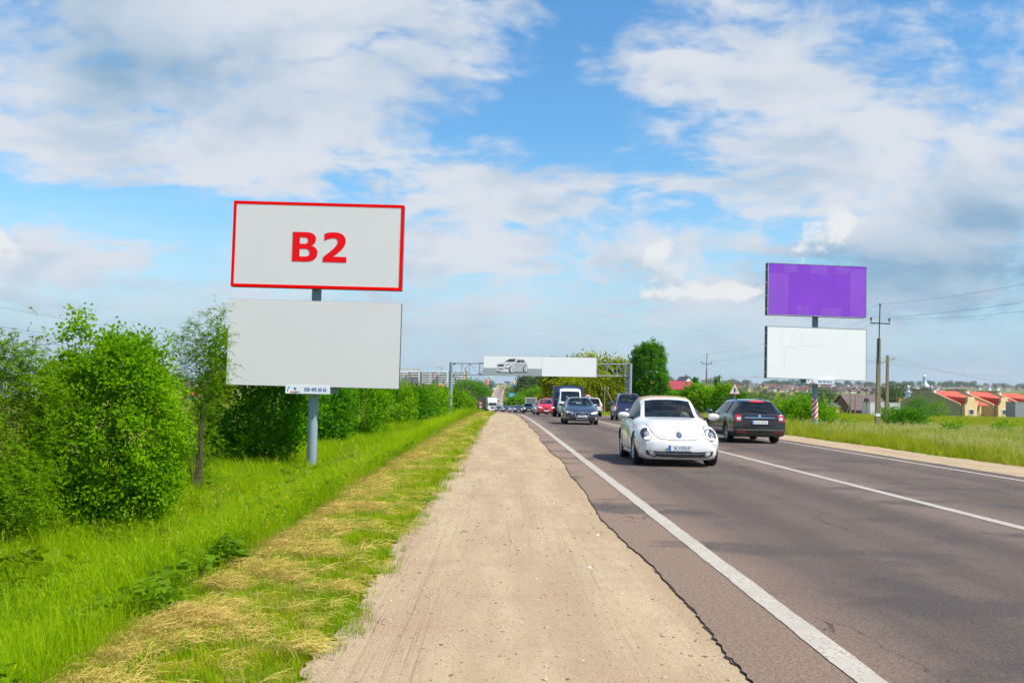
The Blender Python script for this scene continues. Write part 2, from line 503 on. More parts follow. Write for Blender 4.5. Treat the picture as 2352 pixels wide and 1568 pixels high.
def gravel_material():
    m, n = new_mat('gravel_dust')
    pos = n('ShaderNodeNewGeometry', out='Position')
    al = n.vm('MULTIPLY', pos, (1.0, .10, 1.0))
    a1 = n.noise(al, 2.2, 6, .65); a2 = n.noise(pos, 1.1, 6, .65); a3 = n.noise(pos, 42, 4, .7); a4 = n.noise(al, 9, 4, .6); a5 = n.noise(pos, 150, 3, .7)
    c = n.mix(n.ss(a1, .35, .65), (.362, .266, .160), (.46, .355, .22))
    c = n.mix(n.ss(a2, .45, .7, 0, .6), c, (.35, .232, .152))
    c = n.mix(n.ss(a4, .5, .75, 0, .35), c, (.33, .22, .145))
    c = n.mix(n.ss(a3, .48, .72, 0, .45), c, (.27, .18, .12))
    c = n.mix(n.ss(a5, .52, .72, 0, .6), c, (.56, .45, .32))
    gr = n.m('MULTIPLY', n.ss(a5, .25, .75, .78, 1.2), n.ss(a3, .3, .7, .86, 1.12))
    c = n.mix(1.0, c, n('ShaderNodeCombineXYZ', {0: gr, 1: gr, 2: gr}), 'MULTIPLY')
    vo = n('ShaderNodeTexVoronoi', {'Vector': pos, 'Scale': 15.0, 'Randomness': 1.0}, out='Distance')
    c = n.mix(n.ss(vo, .10, .04, 0, .28), c, (.24, .155, .11))
    trk = n.noise(n.vm('MULTIPLY', pos, (11.0, .07, 1.0)), 1.0, 5, .7)
    trm = n.m('MULTIPLY', n.ss(trk, .52, .62), n.ss(n.noise(n.vm('MULTIPLY', pos, (.9, .05, 1)), 1.6, 3, .5), .42, .6))
    c = n.mix(n.m('MULTIPLY', trm, .15), c, (.32, .215, .14))
    c = n.mix(n.m('MULTIPLY', n.ss(trk, .40, .30), .18), c, (.52, .40, .26))
    h = n.m('ADD', n.m('MULTIPLY', a3, .6), n.m('ADD', n.m('MULTIPLY', a5, .4), n.m('ADD', n.m('MULTIPLY', a2, 1.2), n.m('MULTIPLY', trm, -.5))))
    bp = n('ShaderNodeBump', {'Height': h, 'Strength': .55, 'Distance': .018})
    return finish(m, n('ShaderNodeBsdfPrincipled', {'Base Color': c, 'Roughness': .92, 'Specular IOR Level': .15, 'Normal': bp}))
GRAVEL = gravel_material()
gl = strip('gravel_shoulder', lambda y: [-.95 + wob(y, .025, 1.1) + (.025 * math.sin(y * 41) * math.sin(y * 17.3) + .02 * math.sin(y * 73 + 1) if y < 30 else 0), -.4, .2, .8, 1.42], YR, -.012, GRAVEL, 'sandy gravel shoulder between mown grass and asphalt', 'shoulder')
gr2 = strip('gravel_shoulder', lambda y: [10.25, 10.8, 11.4, 12.05 + wob(y, .07, .8, 1)], YR, -.012, GRAVEL, 'pale gravel shoulder along the far side of the road', 'shoulder')

def asphalt_material():
    m, n = new_mat('worn_asphalt')
    pos = n('ShaderNodeNewGeometry', out='Position')
    sx = n('ShaderNodeSeparateXYZ', {0: pos}, out='X')
    al = n.vm('MULTIPLY', pos, (1.0, .05, 1.0))
    a1 = n.noise(al, 1.5, 6, .6); a2 = n.noise(pos, .45, 6, .62); a3 = n.noise(pos, 95, 3, .75); a4 = n.noise(pos, 260, 2, .7); a5 = n.noise(pos, 34, 4, .75)
    xw = n.m('ADD', sx, n.m('MULTIPLY', n.m('SUBTRACT', a2, .5), 1.0))
    c = n.mix(n.ss(a1, .3, .7), (.110, .080, .064), (.152, .111, .088))
    # dusty strip beside the shoulder and along the centre line; darker, polished wheel tracks
    c = n.mix(n.ss(xw, 2.75, 1.6, 0, .92), c, (.255, .176, .127))
    c = n.mix(n.ss(n.m('ABSOLUTE', n.m('SUBTRACT', xw, 5.9)), 1.0, .1, 0, .6), c, (.225, .165, .130))
    wt_ = n.m('ABSOLUTE', n.m('SUBTRACT', n.m('ABSOLUTE', n.m('SUBTRACT', xw, 4.0)), .85))
    c = n.mix(n.ss(wt_, .5, .05, 0, .55), c, (.088, .068, .060))
    wt2 = n.m('ABSOLUTE', n.m('SUBTRACT', n.m('ABSOLUTE', n.m('SUBTRACT', xw, 8.0)), .85))
    c = n.mix(n.ss(wt2, .5, .05, 0, .5), c, (.088, .068, .060))
    # stains, patched bands across the lane, hairline cracks
    c = n.mix(n.ss(a2, .53, .63, 0, .75), c, (.078, .063, .059))
    c = n.mix(n.ss(n.noise(n.vm('MULTIPLY', pos, (.35, .75, 1)), .8, 5, .6), .55, .63, 0, .6), c, (.085, .070, .066))
    wv = n.noise(n.vm('MULTIPLY', pos, (.8, .25, 1)), 1.1, 5, .65)
    ck = n.m('ABSOLUTE', n.m('SUBTRACT', n.noise(n.vm('MULTIPLY', pos, (1.0, .3, 1.0)), .55, 7, .6), .5))
    c = n.mix(n.m('MULTIPLY', n.ss(ck, .005, .001, 0, .7), n.ss(wv, .5, .6)), c, (.03, .025, .023))
    gr = n.m('MULTIPLY', n.ss(a3, .28, .72, .62, 1.42), n.m('MULTIPLY', n.ss(a5, .3, .7, .74, 1.28), n.ss(a4, .3, .7, .85, 1.15)))
    c = n.mix(1.0, c, n('ShaderNodeCombineXYZ', {0: gr, 1: gr, 2: gr}), 'MULTIPLY')
    bp = n('ShaderNodeBump', {'Height': n.m('ADD', a3, n.m('MULTIPLY', a4, .5)), 'Strength': .8, 'Distance': .015})
    return finish(m, n('ShaderNodeBsdfPrincipled', {'Base Color': c, 'Roughness': n.ss(a2, .3, .7, .85, .72), 'Specular IOR Level': .25, 'Normal': bp}))
ASPHALT = asphalt_material()
def aedge(y):
    return 1.27 + (.045 * math.sin(y * .37) if y < 60 else 0) + wob(y, .008, 3.1) + (.006 * math.sin(y * 37 + 1) * math.sin(y * 23) + .004 * math.sin(y * 61) if y < 30 else 0) + .03 * math.sin(y * .9 + .6) + max(0, min(1, (y - 10) / 40)) * .15
strip('road', lambda y: [aedge(y), 2.0, 3.9, 6.0, 8, 9.8, 10.32 + wob(y, .02, 1.7)], YR, 0.001, ASPHALT, 'worn brownish grey two-lane asphalt road', 'road')
BITU = mat('broken_bitumen', (.10, .076, .062), .9, var=.5, vscale=30, bump=.8)
strip('asphalt_edge', lambda y: [aedge(y) - .004 - max(0, wob(y, .009, 9.3, 1)), aedge(y) + .002 + max(0, wob(y, .006, 11.1))], list(np.arange(2, 60, .06)) + list(np.arange(60, 120, 1)), -.005, BITU, 'dark crumbled edge of the asphalt beside the gravel', 'road edge')

def paint_material():
    m, n = new_mat('worn_line_paint')
    pos = n('ShaderNodeNewGeometry', out='Position')
    a = n.noise(pos, 38, 5, .7); b = n.noise(pos, 1.3, 5, .6); c3 = n.noise(pos, 170, 3, .7)
    c = n.mix(n.ss(b, .3, .7), (.36, .325, .27), (.47, .43, .365))
    c = n.mix(n.ss(n.m('ADD', a, n.m('MULTIPLY', b, .35)), .72, .82, 0, .85), c, (.20, .15, .12))
    c = n.mix(n.ss(c3, .6, .8, 0, .35), c, (.35, .30, .26))
    return finish(m, n('ShaderNodeBsdfPrincipled', {'Base Color': c, 'Roughness': .75, 'Specular IOR Level': .3}))
PAINT = paint_material()
for lab, dd, ww in (('solid white edge line beside the gravel shoulder nearest the camera', 1.89, .165), ('solid white centre line between the two lanes', 6.0, .16), ('thin white edge line along the far side of the road', 9.78, .13)):
    strip('road_marking', lambda y: [dd - ww / 2 + wob(y, .003, 4.1), dd + ww / 2 + wob(y, .003, 3.3, 1)], YR, .006, PAINT, lab, 'road marking')

# ------------------------------------------------------------------ flat lettering and print
def curve_mesh(name, loops, m, z=0.004):
    """filled outline(s) in the x,z plane facing -y, thin"""
    cu = bpy.data.curves.new(name, 'CURVE')
    cu.dimensions = '2D'
    cu.fill_mode = 'BOTH'
    cu.extrude = z / 2
    for lp in loops:
        sp = cu.splines.new('POLY')
        sp.points.add(len(lp) - 1)
        for p_, (x, y) in zip(sp.points, lp):
            p_.co = (x, y, 0, 1)
        sp.use_cyclic_u = True
    o = bpy.data.objects.new(name, cu)
    COL.objects.link(o)
    dg = bpy.context.evaluated_depsgraph_get()
    me = bpy.data.meshes.new_from_object(o.evaluated_get(dg))
    bpy.data.objects.remove(o)
    me.transform(Matrix.Rotation(math.pi / 2, 4, 'X'))
    me.materials.clear()
    me.materials.append(m)
    me.name = name
    return me
def text_mesh(name, body, size, m, bold=0.0, z=.004, align='LEFT', sx=1.0):
    cu = bpy.data.curves.new(name, 'FONT')
    cu.body = body
    cu.size = size
    cu.offset = bold
    cu.extrude = z / 2
    cu.align_x = align
    o = bpy.data.objects.new(name, cu)
    COL.objects.link(o)
    dg = bpy.context.evaluated_depsgraph_get()
    me = bpy.data.meshes.new_from_object(o.evaluated_get(dg))
    bpy.data.objects.remove(o)
    me.transform(Matrix.Rotation(math.pi / 2, 4, 'X') @ Matrix.Diagonal((sx, 1, 1, 1)))
    me.materials.clear()
    me.materials.append(m)
    return me

POLE = mat('grey_painted_steel', (.24, .30, .35), .45, var=.08, vscale=2.0, grime=.25)
DARKSTEEL = mat('dark_board_frame', (.045, .045, .05), .6)
FRAME = mat('galvanised_board_trim', (.42, .46, .48), .45, metal=.3)
GREYFACE = mat('light_grey_vinyl', (.71, .69, .675), .8, spec=.1, var=.012, vscale=.8)
WHITEFACE = mat('white_vinyl', (.87, .87, .865), .6, var=.012, vscale=.8)
RED = mat('red_print', (.90, .002, .002), .8, spec=.05, var=.02)
RED2 = mat('red_letter_print', (.86, .010, .014), .8, spec=.05, var=.02)
PURPLE = mat('purple_vinyl', (.26, .07, .62), .8, spec=.1, var=.06, vscale=.7)
PURPLE2 = mat('violet_vinyl', (.268, .068, .617), .6, var=.06, vscale=.7)
PLATE = mat('white_plate', (.82, .83, .85), .5, var=.02)
BLUEPRINT = mat('blue_print', (.045, .10, .42), .6)

def B2_loops(k):
    B = [[(566, 303), (670, 303), (695, 306), (714, 313), (729, 325), (737, 341), (738, 357), (735, 374), (726, 389), (706, 402), (727, 410), (742, 424), (751, 441), (752, 458), (749, 479), (739, 497), (722, 511), (700, 519), (672, 522), (566, 522)],
         [(620, 342), (655, 342), (668, 344), (676, 350), (680, 359), (680, 372), (676, 381), (668, 388), (655, 390), (620, 390)],
         [(620, 427), (664, 427), (680, 431), (690, 441), (694, 455), (691, 470), (682, 480), (666, 484), (620, 484)]]
    T = [[(799, 312), (822, 304), (848, 300), (873, 299), (900, 301), (924, 309), (942, 322), (953, 340), (957, 362), (955, 382), (946, 404), (930, 426), (905, 450), (868, 480), (967, 480), (967, 522), (793, 522), (793, 486), (840, 447), (868, 421), (886, 400), (896, 382), (898, 372), (897, 360), (892, 351), (883, 345), (872, 343), (855, 344), (834, 349), (816, 356), (803, 361), (799, 361)]]
    f = lambda L: [[((x - 758) * k, -(y - 400) * k) for x, y in lp] for lp in L]
    return f(B), f(T)

def phone_plate(parent, x, y, z, wd, hg):
    p = MB().box(-wd / 2, wd / 2, 0, .06, -hg / 2, hg / 2).build('phone_plate', PLATE, parent, (x, y, z))
    t = link('phone_number', text_mesh('phone_number', '050 495 50 65', hg * .62, BLUEPRINT, bold=hg * .012, align='CENTER', sx=wd * .605 / (hg * .62 * 7.0)), p, (wd * .175, -.003, -hg * .22))
    k = hg
    arc = [(-.48, -.30), (-.42, -.30), (-.33, .02), (-.2, .26), (-.1, .36), (-.22, .36), (-.34, .2), (-.43, 0)]
    link('logo_arc', curve_mesh('logo_arc', [[(a * k * 1.0, b * k) for a, b in arc]], BLUEPRINT), p, (-wd * .37, -.003, 0))
    bird = [(-.12, .28), (.02, .22), (.10, .05), (.2, .12), (.16, -.05), (.04, -.10), (-.10, .05)]
    link('logo_bird', curve_mesh('logo_bird', [[(a * k, b * k) for a, b in bird]], BLUEPRINT), p, (-wd * .285, -.003, 0))
    link('logo_word', text_mesh('logo_word', 'МЕДІА', hg * .22, RED2, bold=.002), p, (-wd * .385, -.003, -hg * .40))
    link('logo_word', text_mesh('logo_word', 'МІСТ', hg * .22, BLUEPRINT, bold=.002), p, (-wd * .285, -.003, -hg * .40))
    return p

def board(parent, name, x, z, wd, hg, face, yd=.30, tilt=0.0, rz=0.0, trim=None, tw=.05, y=-.30):
    """one advertising face: box frame with a skin on the front"""
    o = MB().rbox(-wd / 2, wd / 2, 0, yd, -hg / 2, hg / 2, .012).build(name, DARKSTEEL, parent, (x, y, z), (0, tilt, rz))
    MB().box(-wd / 2 + tw * .5, wd / 2 - tw * .5, -.012, .002, -hg / 2 + tw * .5, hg / 2 - tw * .5).build('poster_face', face, o)
    if trim:
        for (a0, a1, b0, b1) in ((-wd / 2, wd / 2, hg / 2 - tw, hg / 2), (-wd / 2, wd / 2, -hg / 2, -hg / 2 + tw), (-wd / 2, -wd / 2 + tw, -hg / 2 + tw, hg / 2 - tw), (wd / 2 - tw, wd / 2, -hg / 2 + tw, hg / 2 - tw)):
            MB().box(a0, a1, -.022, -.0125, b0, b1).build('border_strip', trim, o)
    for i in range(4):       # ribs at the back and sides
        zz = -hg / 2 + hg * (i + .5) / 4
        MB().box(-wd / 2 - .015, -wd / 2 - .001, .03, yd - .03, zz - .03, zz + .03).build('side_rib', FRAME, o)
    return o

# --- billboard on the left
YB = 35.6
base = on_ground(715, YB)
bb = empty('billboard', base, 0, 'tall grey-pole billboard with red-framed B2 board on the left', 'billboard')
top_z = at(735, 480, YB).z - base.z
MB().tube([(0, 0, -.3), (0, 0, top_z - .5)], .172, 20).build('pole', POLE, bb)
u = at(733, 568, YB) - base
o = board(bb, 'advertising_board', u.x + .04, u.z, 6.04, 3.05, GREYFACE, tilt=R(.35), trim=RED, tw=.105, y=-.48)
o['label'] = 'upper grey board with red border and red B2'
kk = 1.07 / 223
Bl, Tl = B2_loops(kk)
link('letter', curve_mesh('letter', Bl, RED2), o, (.03, -.02, .005))
link('numeral', curve_mesh('numeral', Tl, RED2), o, (.03, -.02, .005))
u = at(724.5, 790, YB) - base
o = board(bb, 'advertising_board', u.x + .04, u.z, 6.07, 3.03, GREYFACE, tilt=R(.35), y=-.48, tw=.012)
o['label'] = 'lower plain light grey board'
u = at(713, 893.5, YB) - base
phone_plate(bb, u.x, -.50, u.z, 1.56, .30)
MB().box(u.x + .78, u.x + 1.02, -.40, -.2, u.z - .13, u.z + .16).build('bracket_box', mat('box_grey', (.16, .18, .19), .6), bb)
# --- billboard on the right
YB = 57.0
base = on_ground(1871.5, YB)
b2 = empty('billboard', base, 0, 'tall billboard with a purple board over a white one beyond the road', 'billboard')
top_z = at(1876, 620, YB).z - base.z
MB().tube([(0, 0, -.3), (0, 0, top_z)], .172, 20).build('pole', POLE, b2)
u = at(1879.5, 669, YB) - base; u.x -= .25
o = board(b2, 'advertising_board', u.x, u.z, 5.82, 2.98, PURPLE, yd=.42, tilt=R(.5), rz=R(4), trim=FRAME, tw=.035, y=-.62)
o['label'] = 'upper board of purple vinyl'
for i, (a, b_, c_, d_) in enumerate([(-2.87, -1.7, -1.45, .9), (1.9, 2.86, -1.44, 1.3), (-1.2, -.5, -1.45, -.92), (.2, 1.4, -1.45, -.95), (-2.0, -1.2, .95, 1.42), (-.4, .6, .9, 1.43), (1.0, 1.85, .92, 1.43)]):
    MB().box(a, b_, -.016, -.0125, c_, d_).build('vinyl_patch', PURPLE2 if i < 2 else mat('purple_vinyl_patch', (.262, .068, .61), .6, var=.1, vscale=1.5), o)
u = at(1878.5, 812, YB) - base; u.x -= .25
o = board(b2, 'advertising_board', u.x, u.z, 5.84, 2.96, WHITEFACE, yd=.42, tilt=R(.5), rz=R(4), trim=FRAME, tw=.03, y=-.62)
o['label'] = 'lower blank white board'
for (a, b_, c_, d_) in [(-2.86, -2.2, -1.42, -.5), (-1.9, -1.45, -1.0, .2), (-2.1, -1.2, .3, 1.4), (-.9, .3, .4, 1.4)]:
    MB().box(a, b_, -.016, -.0125, c_, d_).build('vinyl_patch', mat('white_vinyl_patch', (.875, .865, .855), .6, var=.02), o)
u = at(1876, 875.5, YB) - base
phone_plate(b2, u.x, -.66, u.z, 1.60, .27)
MB().box(u.x - 1.03, u.x - .81, -.6, -.3, u.z - .10, u.z + .13).build('bracket_box', MATS['box_grey'], b2)
STRW = mat('reflective_white', (.80, .80, .80), .5, var=.03)
STRR = mat('reflective_red', (.72, .05, .025), .5, var=.05)
def pole_stripes(parent, r_, z0, z1, n, slope, n_ang=16, a0=math.pi, a1=2 * math.pi):
    """red and white slanting bands wrapped round the front of a pole"""
    wr = MB()
    for k in range(n_ang):
        t0, t1 = a0 + (a1 - a0) * k / n_ang, a0 + (a1 - a0) * (k + 1) / n_ang
        wr.add([(math.cos(t0) * r_, math.sin(t0) * r_, z0), (math.cos(t1) * r_, math.sin(t1) * r_, z0), (math.cos(t1) * r_, math.sin(t1) * r_, z1), (math.cos(t0) * r_, math.sin(t0) * r_, z1)], [(0, 1, 2, 3)], True)
    wr.build('warning_band', STRW, parent)
    h = (z1 - z0) / n
    r2 = r_ + .003
    for i in range(-1, n + 1):
        s_ = MB()
        for k in range(n_ang):
            t0, t1 = a0 + (a1 - a0) * k / n_ang, a0 + (a1 - a0) * (k + 1) / n_ang
            pts = []
            for t_, off in ((t0, 0), (t1, 0), (t1, .5), (t0, .5)):
                zz = z0 + h * (i + off) + slope * r_ * (math.cos(t_) + 1) 
                pts.append((math.cos(t_) * r2, math.sin(t_) * r2, min(z1, max(z0, zz))))
            if max(p_[2] for p_ in pts) - min(p_[2] for p_ in pts) > .01 and abs(pts[0][2] - pts[3][2]) + abs(pts[1][2] - pts[2][2]) > .01:
                s_.add(pts, [(0, 1, 2, 3)], True)
        if s_.f:
            s_.build('red_stripe', STRR, parent)
pole_stripes(b2, .176, at(1872, 961, YB).z - base.z, at(1872, 914, YB).z - base.z, 4, 1.25)

# --- banner gantry over the road
YG = 140.0
kg = ppm(YG)
bl = on_ground(1033, YG); br = on_ground(1445, YG)
gz = bl.z
ga = empty('banner_gantry', bl, 0, 'grey steel gantry spanning the road with a white banner showing a silver car', 'gantry')
def gp(px, py, dy=0):
    p_ = at(px, py, YG) - bl
    return Vector((p_.x, dy, p_.z))
for (px, pt, bz) in ((1034, 831, 0), (1446, 834, br.z - bl.z)):
    a = gp(px, 900); t_ = gp(px + 2, pt)
    x_ = a.x if px > 1100 else 0
    MB().tube([(x_, 0, bz - .4), (x_ + .05, 0, t_.z)], .27, 18).build('pole', POLE, ga)
STEEL = mat('truss_steel', (.28, .33, .37), .45, var=.08)
zt0, zt1 = gp(1040, 833).z, gp(1440, 835.5).z
zb0, zb1 = gp(1040, 859).z, gp(1440, 863).z
xl, xr = gp(1036, 833).x, gp(1446, 835).x
for (z0, z1) in ((zt0, zt1), (zb0, zb1)):
    MB().tube([(xl, 0, z0), (xr, 0, z1)], .085, 8).build('truss_chord', STEEL, ga)
def zz(t_, x_):
    f_ = (x_ - xl) / (xr - xl)
    return (zt0 + (zt1 - zt0) * f_) if t_ else (zb0 + (zb1 - zb0) * f_)
xs = [gp(p_, 840).x for p_ in (1060, 1079, 1102, 1124)] + [gp(p_, 840).x for p_ in (1371, 1394, 1417, 1437)]
for i, x_ in enumerate(xs):
    MB().tube([(x_, 0, zz(0, x_)), (x_, 0, zz(1, x_))], .06, 6).build('truss_post', STEEL, ga)
for (a, b_, f_) in ((0, 1, 0), (0, 1, 1), (1, 2, 1), (2, 3, 0), (4, 5, 0), (5, 6, 1), (6, 7, 0), (6, 7, 1)):
    MB().tube([(xs[a], .02, zz(f_, xs[a])), (xs[b_], .02, zz(1 - f_, xs[b_]))], .05, 6).build('truss_brace', STEEL, ga)
for px in (1040, 1440):      # gusset plates
    for f_ in (0, 1):
        x_ = gp(px, 840).x
        sgn = 1 if px < 1100 else -1
        z_ = zz(f_, x_)
        MB().add([(x_ - .3 * sgn, -.02, z_ + .1), (x_ + .9 * sgn, -.02, z_ + .1), (x_ - .3 * sgn, -.02, z_ - .45), (x_ - .3 * sgn, .02, z_ + .1), (x_ + .9 * sgn, .02, z_ + .1), (x_ - .3 * sgn, .02, z_ - .45)], [(0, 1, 2), (5, 4, 3), (0, 1, 4, 3), (1, 2, 5, 4), (2, 0, 3, 5)]).build('gusset', DARKSTEEL, ga)
lad = MB()
xq = gp(1441, 840).x
for i in range(12):
    z_ = zt1 - .2 - i * .35
    lad.box(xq - .35, xq - .02, -.30, -.27, z_, z_ + .05)
lad.box(xq - .36, xq - .33, -.32, -.26, zt1 - 4.3, zt1).box(xq - .06, xq - .03, -.32, -.26, zt1 - 4.3, zt1)
lad.build('ladder', STEEL, ga)
pole_stripes(ga, .275, at(1033, 960, YG).z - bl.z, at(1033, 940, YG).z - bl.z, 5, 1.0, a0=math.pi * 1.02, a1=math.pi * 1.55)
MB().box(.18, .34, -.32, -.24, gp(1039, 912).z, gp(1039, 904).z).build('yellow_tag', mat('yellow_plate', (.75, .48, .02), .5), ga)
pTL, pTR, pBL = gp(1111, 816), gp(1370, 818.5), gp(1111, 861)
bw = pTR.x - pTL.x; bh = pTL.z - pBL.z
split = gp(1244.5, 830).x - pTL.x
bn = MB().box(0, bw, .0, .28, -bh, 0).build('banner_box', DARKSTEEL, ga, (pTL.x, -.40, pTL.z), (0, -R(.12), 0))
GREYROAD = mat('grey_print', (.33, .37, .38), .6, var=.06, vscale=.4)
f1 = MB().box(.02, split - .01, -.012, -.001, -bh * .62, -.02).build('banner_face', mat('offwhite_vinyl', (.86, .865, .865), .6, var=.02), bn)
f1['label'] = 'banner half with a printed silver car'
MB().box(.02, split - .01, -.012, -.001, -bh + .02, -bh * .62).build('printed_road', GREYROAD, bn)
f2 = MB().box(split + .01, bw - .02, -.014, -.001, -bh + .02, -.02).build('banner_face', WHITEFACE, bn)
f2['label'] = 'blank white half of the banner'
SILV = mat('printed_silver', (.44, .47, .50), .6, var=.15, vscale=1.0)
SILV2 = mat('printed_pale_silver', (.66, .68, .70), .6, var=.1, vscale=1.0)
INK = mat('printed_black', (.05, .055, .06), .6)
SHAD = mat('printed_dark_grey', (.15, .17, .18), .6)
def zq(x, y):
    return ((1560 + x / 3.92) / 1.7415 - 1111) / kg, -((1300 + y / 3.92) / 1.7415 - 816.3) / kg
def ell(cx, cy, a, b_, n=20):
    return [(cx + a * math.cos(2 * math.pi * k / n), cy + b_ * math.sin(2 * math.pi * k / n)) for k in range(n)]
car_print = [
    ('printed_shadow', SHAD, ell(1925, 732, 265, 13)),
    ('printed_tyre', INK, ell(1720, 712, 42, 24)),
    ('printed_body', SILV2, [(1668, 650), (1675, 610), (1700, 592), (1785, 570), (1830, 540), (1870, 516), (1930, 509), (2040, 507), (2095, 516), (2125, 545), (2152, 590), (2160, 630), (2155, 690), (2120, 700), (1960, 712), (1870, 722), (1760, 725), (1690, 712), (1672, 690)]),
    ('printed_flank', SILV, [(1900, 600), (1975, 582), (2130, 582), (2152, 600), (2156, 680), (2120, 695), (1970, 705), (1960, 650), (1940, 625)]),
    ('printed_windscreen', INK, [(1800, 566), (1876, 522), (1970, 520), (1955, 566)]),
    ('printed_window', INK, [(1978, 574), (1998, 536), (2045, 532), (2048, 572)]), ('printed_window', INK, [(2053, 572), (2051, 532), (2095, 534), (2120, 568)]),
    ('printed_grille', INK, [(1690, 610), (1790, 610), (1785, 640), (1695, 640)]), ('printed_intake', SHAD, [(1680, 672), (1785, 672), (1778, 690), (1690, 688)]),
    ('printed_headlight', SHAD, [(1812, 614), (1870, 600), (1888, 606), (1820, 623)]), ('printed_intake', SHAD, [(1800, 656), (1862, 660), (1866, 676), (1812, 674)]),
    ('printed_tyre', INK, ell(1912, 684, 44, 56)), ('printed_rim', SILV2, ell(1920, 684, 30, 46)), ('printed_hub', SHAD, ell(1922, 684, 10, 15)),
    ('printed_tyre', INK, ell(2122, 674, 32, 50)), ('printed_rim', SILV2, ell(2129, 674, 22, 40)), ('printed_hub', SHAD, ell(2130, 674, 7, 12)),
]
for i, (nm, mt, poly) in enumerate(car_print):
    link(nm, curve_mesh(nm, [[zq(*p_) for p_ in poly]], mt, .002), bn, (0, -.0145 - .0022 * i, 0))

# --- traffic signs
SIGNW = mat('sign_white', (.74, .75, .76), .45, var=.03)
SIGNR = mat('sign_red', (.52, .03, .025), .45, var=.05)
SIGNK = mat('sign_black', (.015, .015, .015), .5)
Y0 = 76.0
b_ = on_ground(1687, Y0)
sg = empty('warning_sign', b_, 0, 'triangular red-bordered side-road warning sign beyond the black estate car', 'traffic sign')
top = at(1687, 876, Y0).z - b_.z; bot = at(1687, 904.5, Y0).z - b_.z
MB().tube([(0, .05, -.3), (0.02, .05, top - .1)], .035, 8).build('post', POLE, sg)
hw = .475
def tri(s):
    zc_ = bot + (top - bot) * .36
    return [(-hw * s, (bot - zc_) * s), (hw * s, (bot - zc_) * s), (0, (top - zc_) * s)], zc_
t1, zc_ = tri(1.0); t2, _ = tri(.80)
tr = link('sign_plate', curve_mesh('sign_plate', [t1], SIGNR, .02), sg, (0, 0, zc_), (0, R(.8), 0))
link('sign_face', curve_mesh('sign_face', [t2], SIGNW, .006), tr, (0, -.012, -.012))
link('sign_symbol', curve_mesh('sign_symbol', [[(-.07, -.20), (.04, -.20), (.04, -.06), (.17, -.06), (.17, .0), (.04, .0), (.04, .12), (-.015, .20), (-.07, .12)]], SIGNK, .004), tr, (0, -.018, 0))
Y0 = 116.0
b_ = on_ground(1351, Y0)
sg = empty('round_sign', b_, 0, 'round red-bordered truck sign with a white plate beneath, beside the parked-up traffic', 'traffic sign')
sg['label'] = 'round red-ringed truck sign with a small white plate beneath it'
c_ = at(1351, 912, Y0) - b_
MB().tube([(c_.x, .06, -.3), (c_.x, .06, c_.z + .3)], .035, 8).build('post', POLE, sg)
d_ = link('sign_plate', curve_mesh('sign_plate', [ell(0, 0, .42, .42, 28)], SIGNR, .02), sg, (c_.x, 0, c_.z))
link('sign_face', curve_mesh('sign_face', [ell(0, 0, .32, .32, 28)], SIGNW, .006), d_, (0, -.013, 0))
link('sign_symbol', curve_mesh('sign_symbol', [[(-.2, -.08), (.2, -.08), (.2, .05), (.12, .05), (.08, .11), (-.2, .11)]], SIGNK, .004), d_, (0, -.018, 0))
MB().box(-.42, .42, 0, .02, -.75, -.52).build('lower_plate', SIGNW, sg, (c_.x, 0, c_.z))

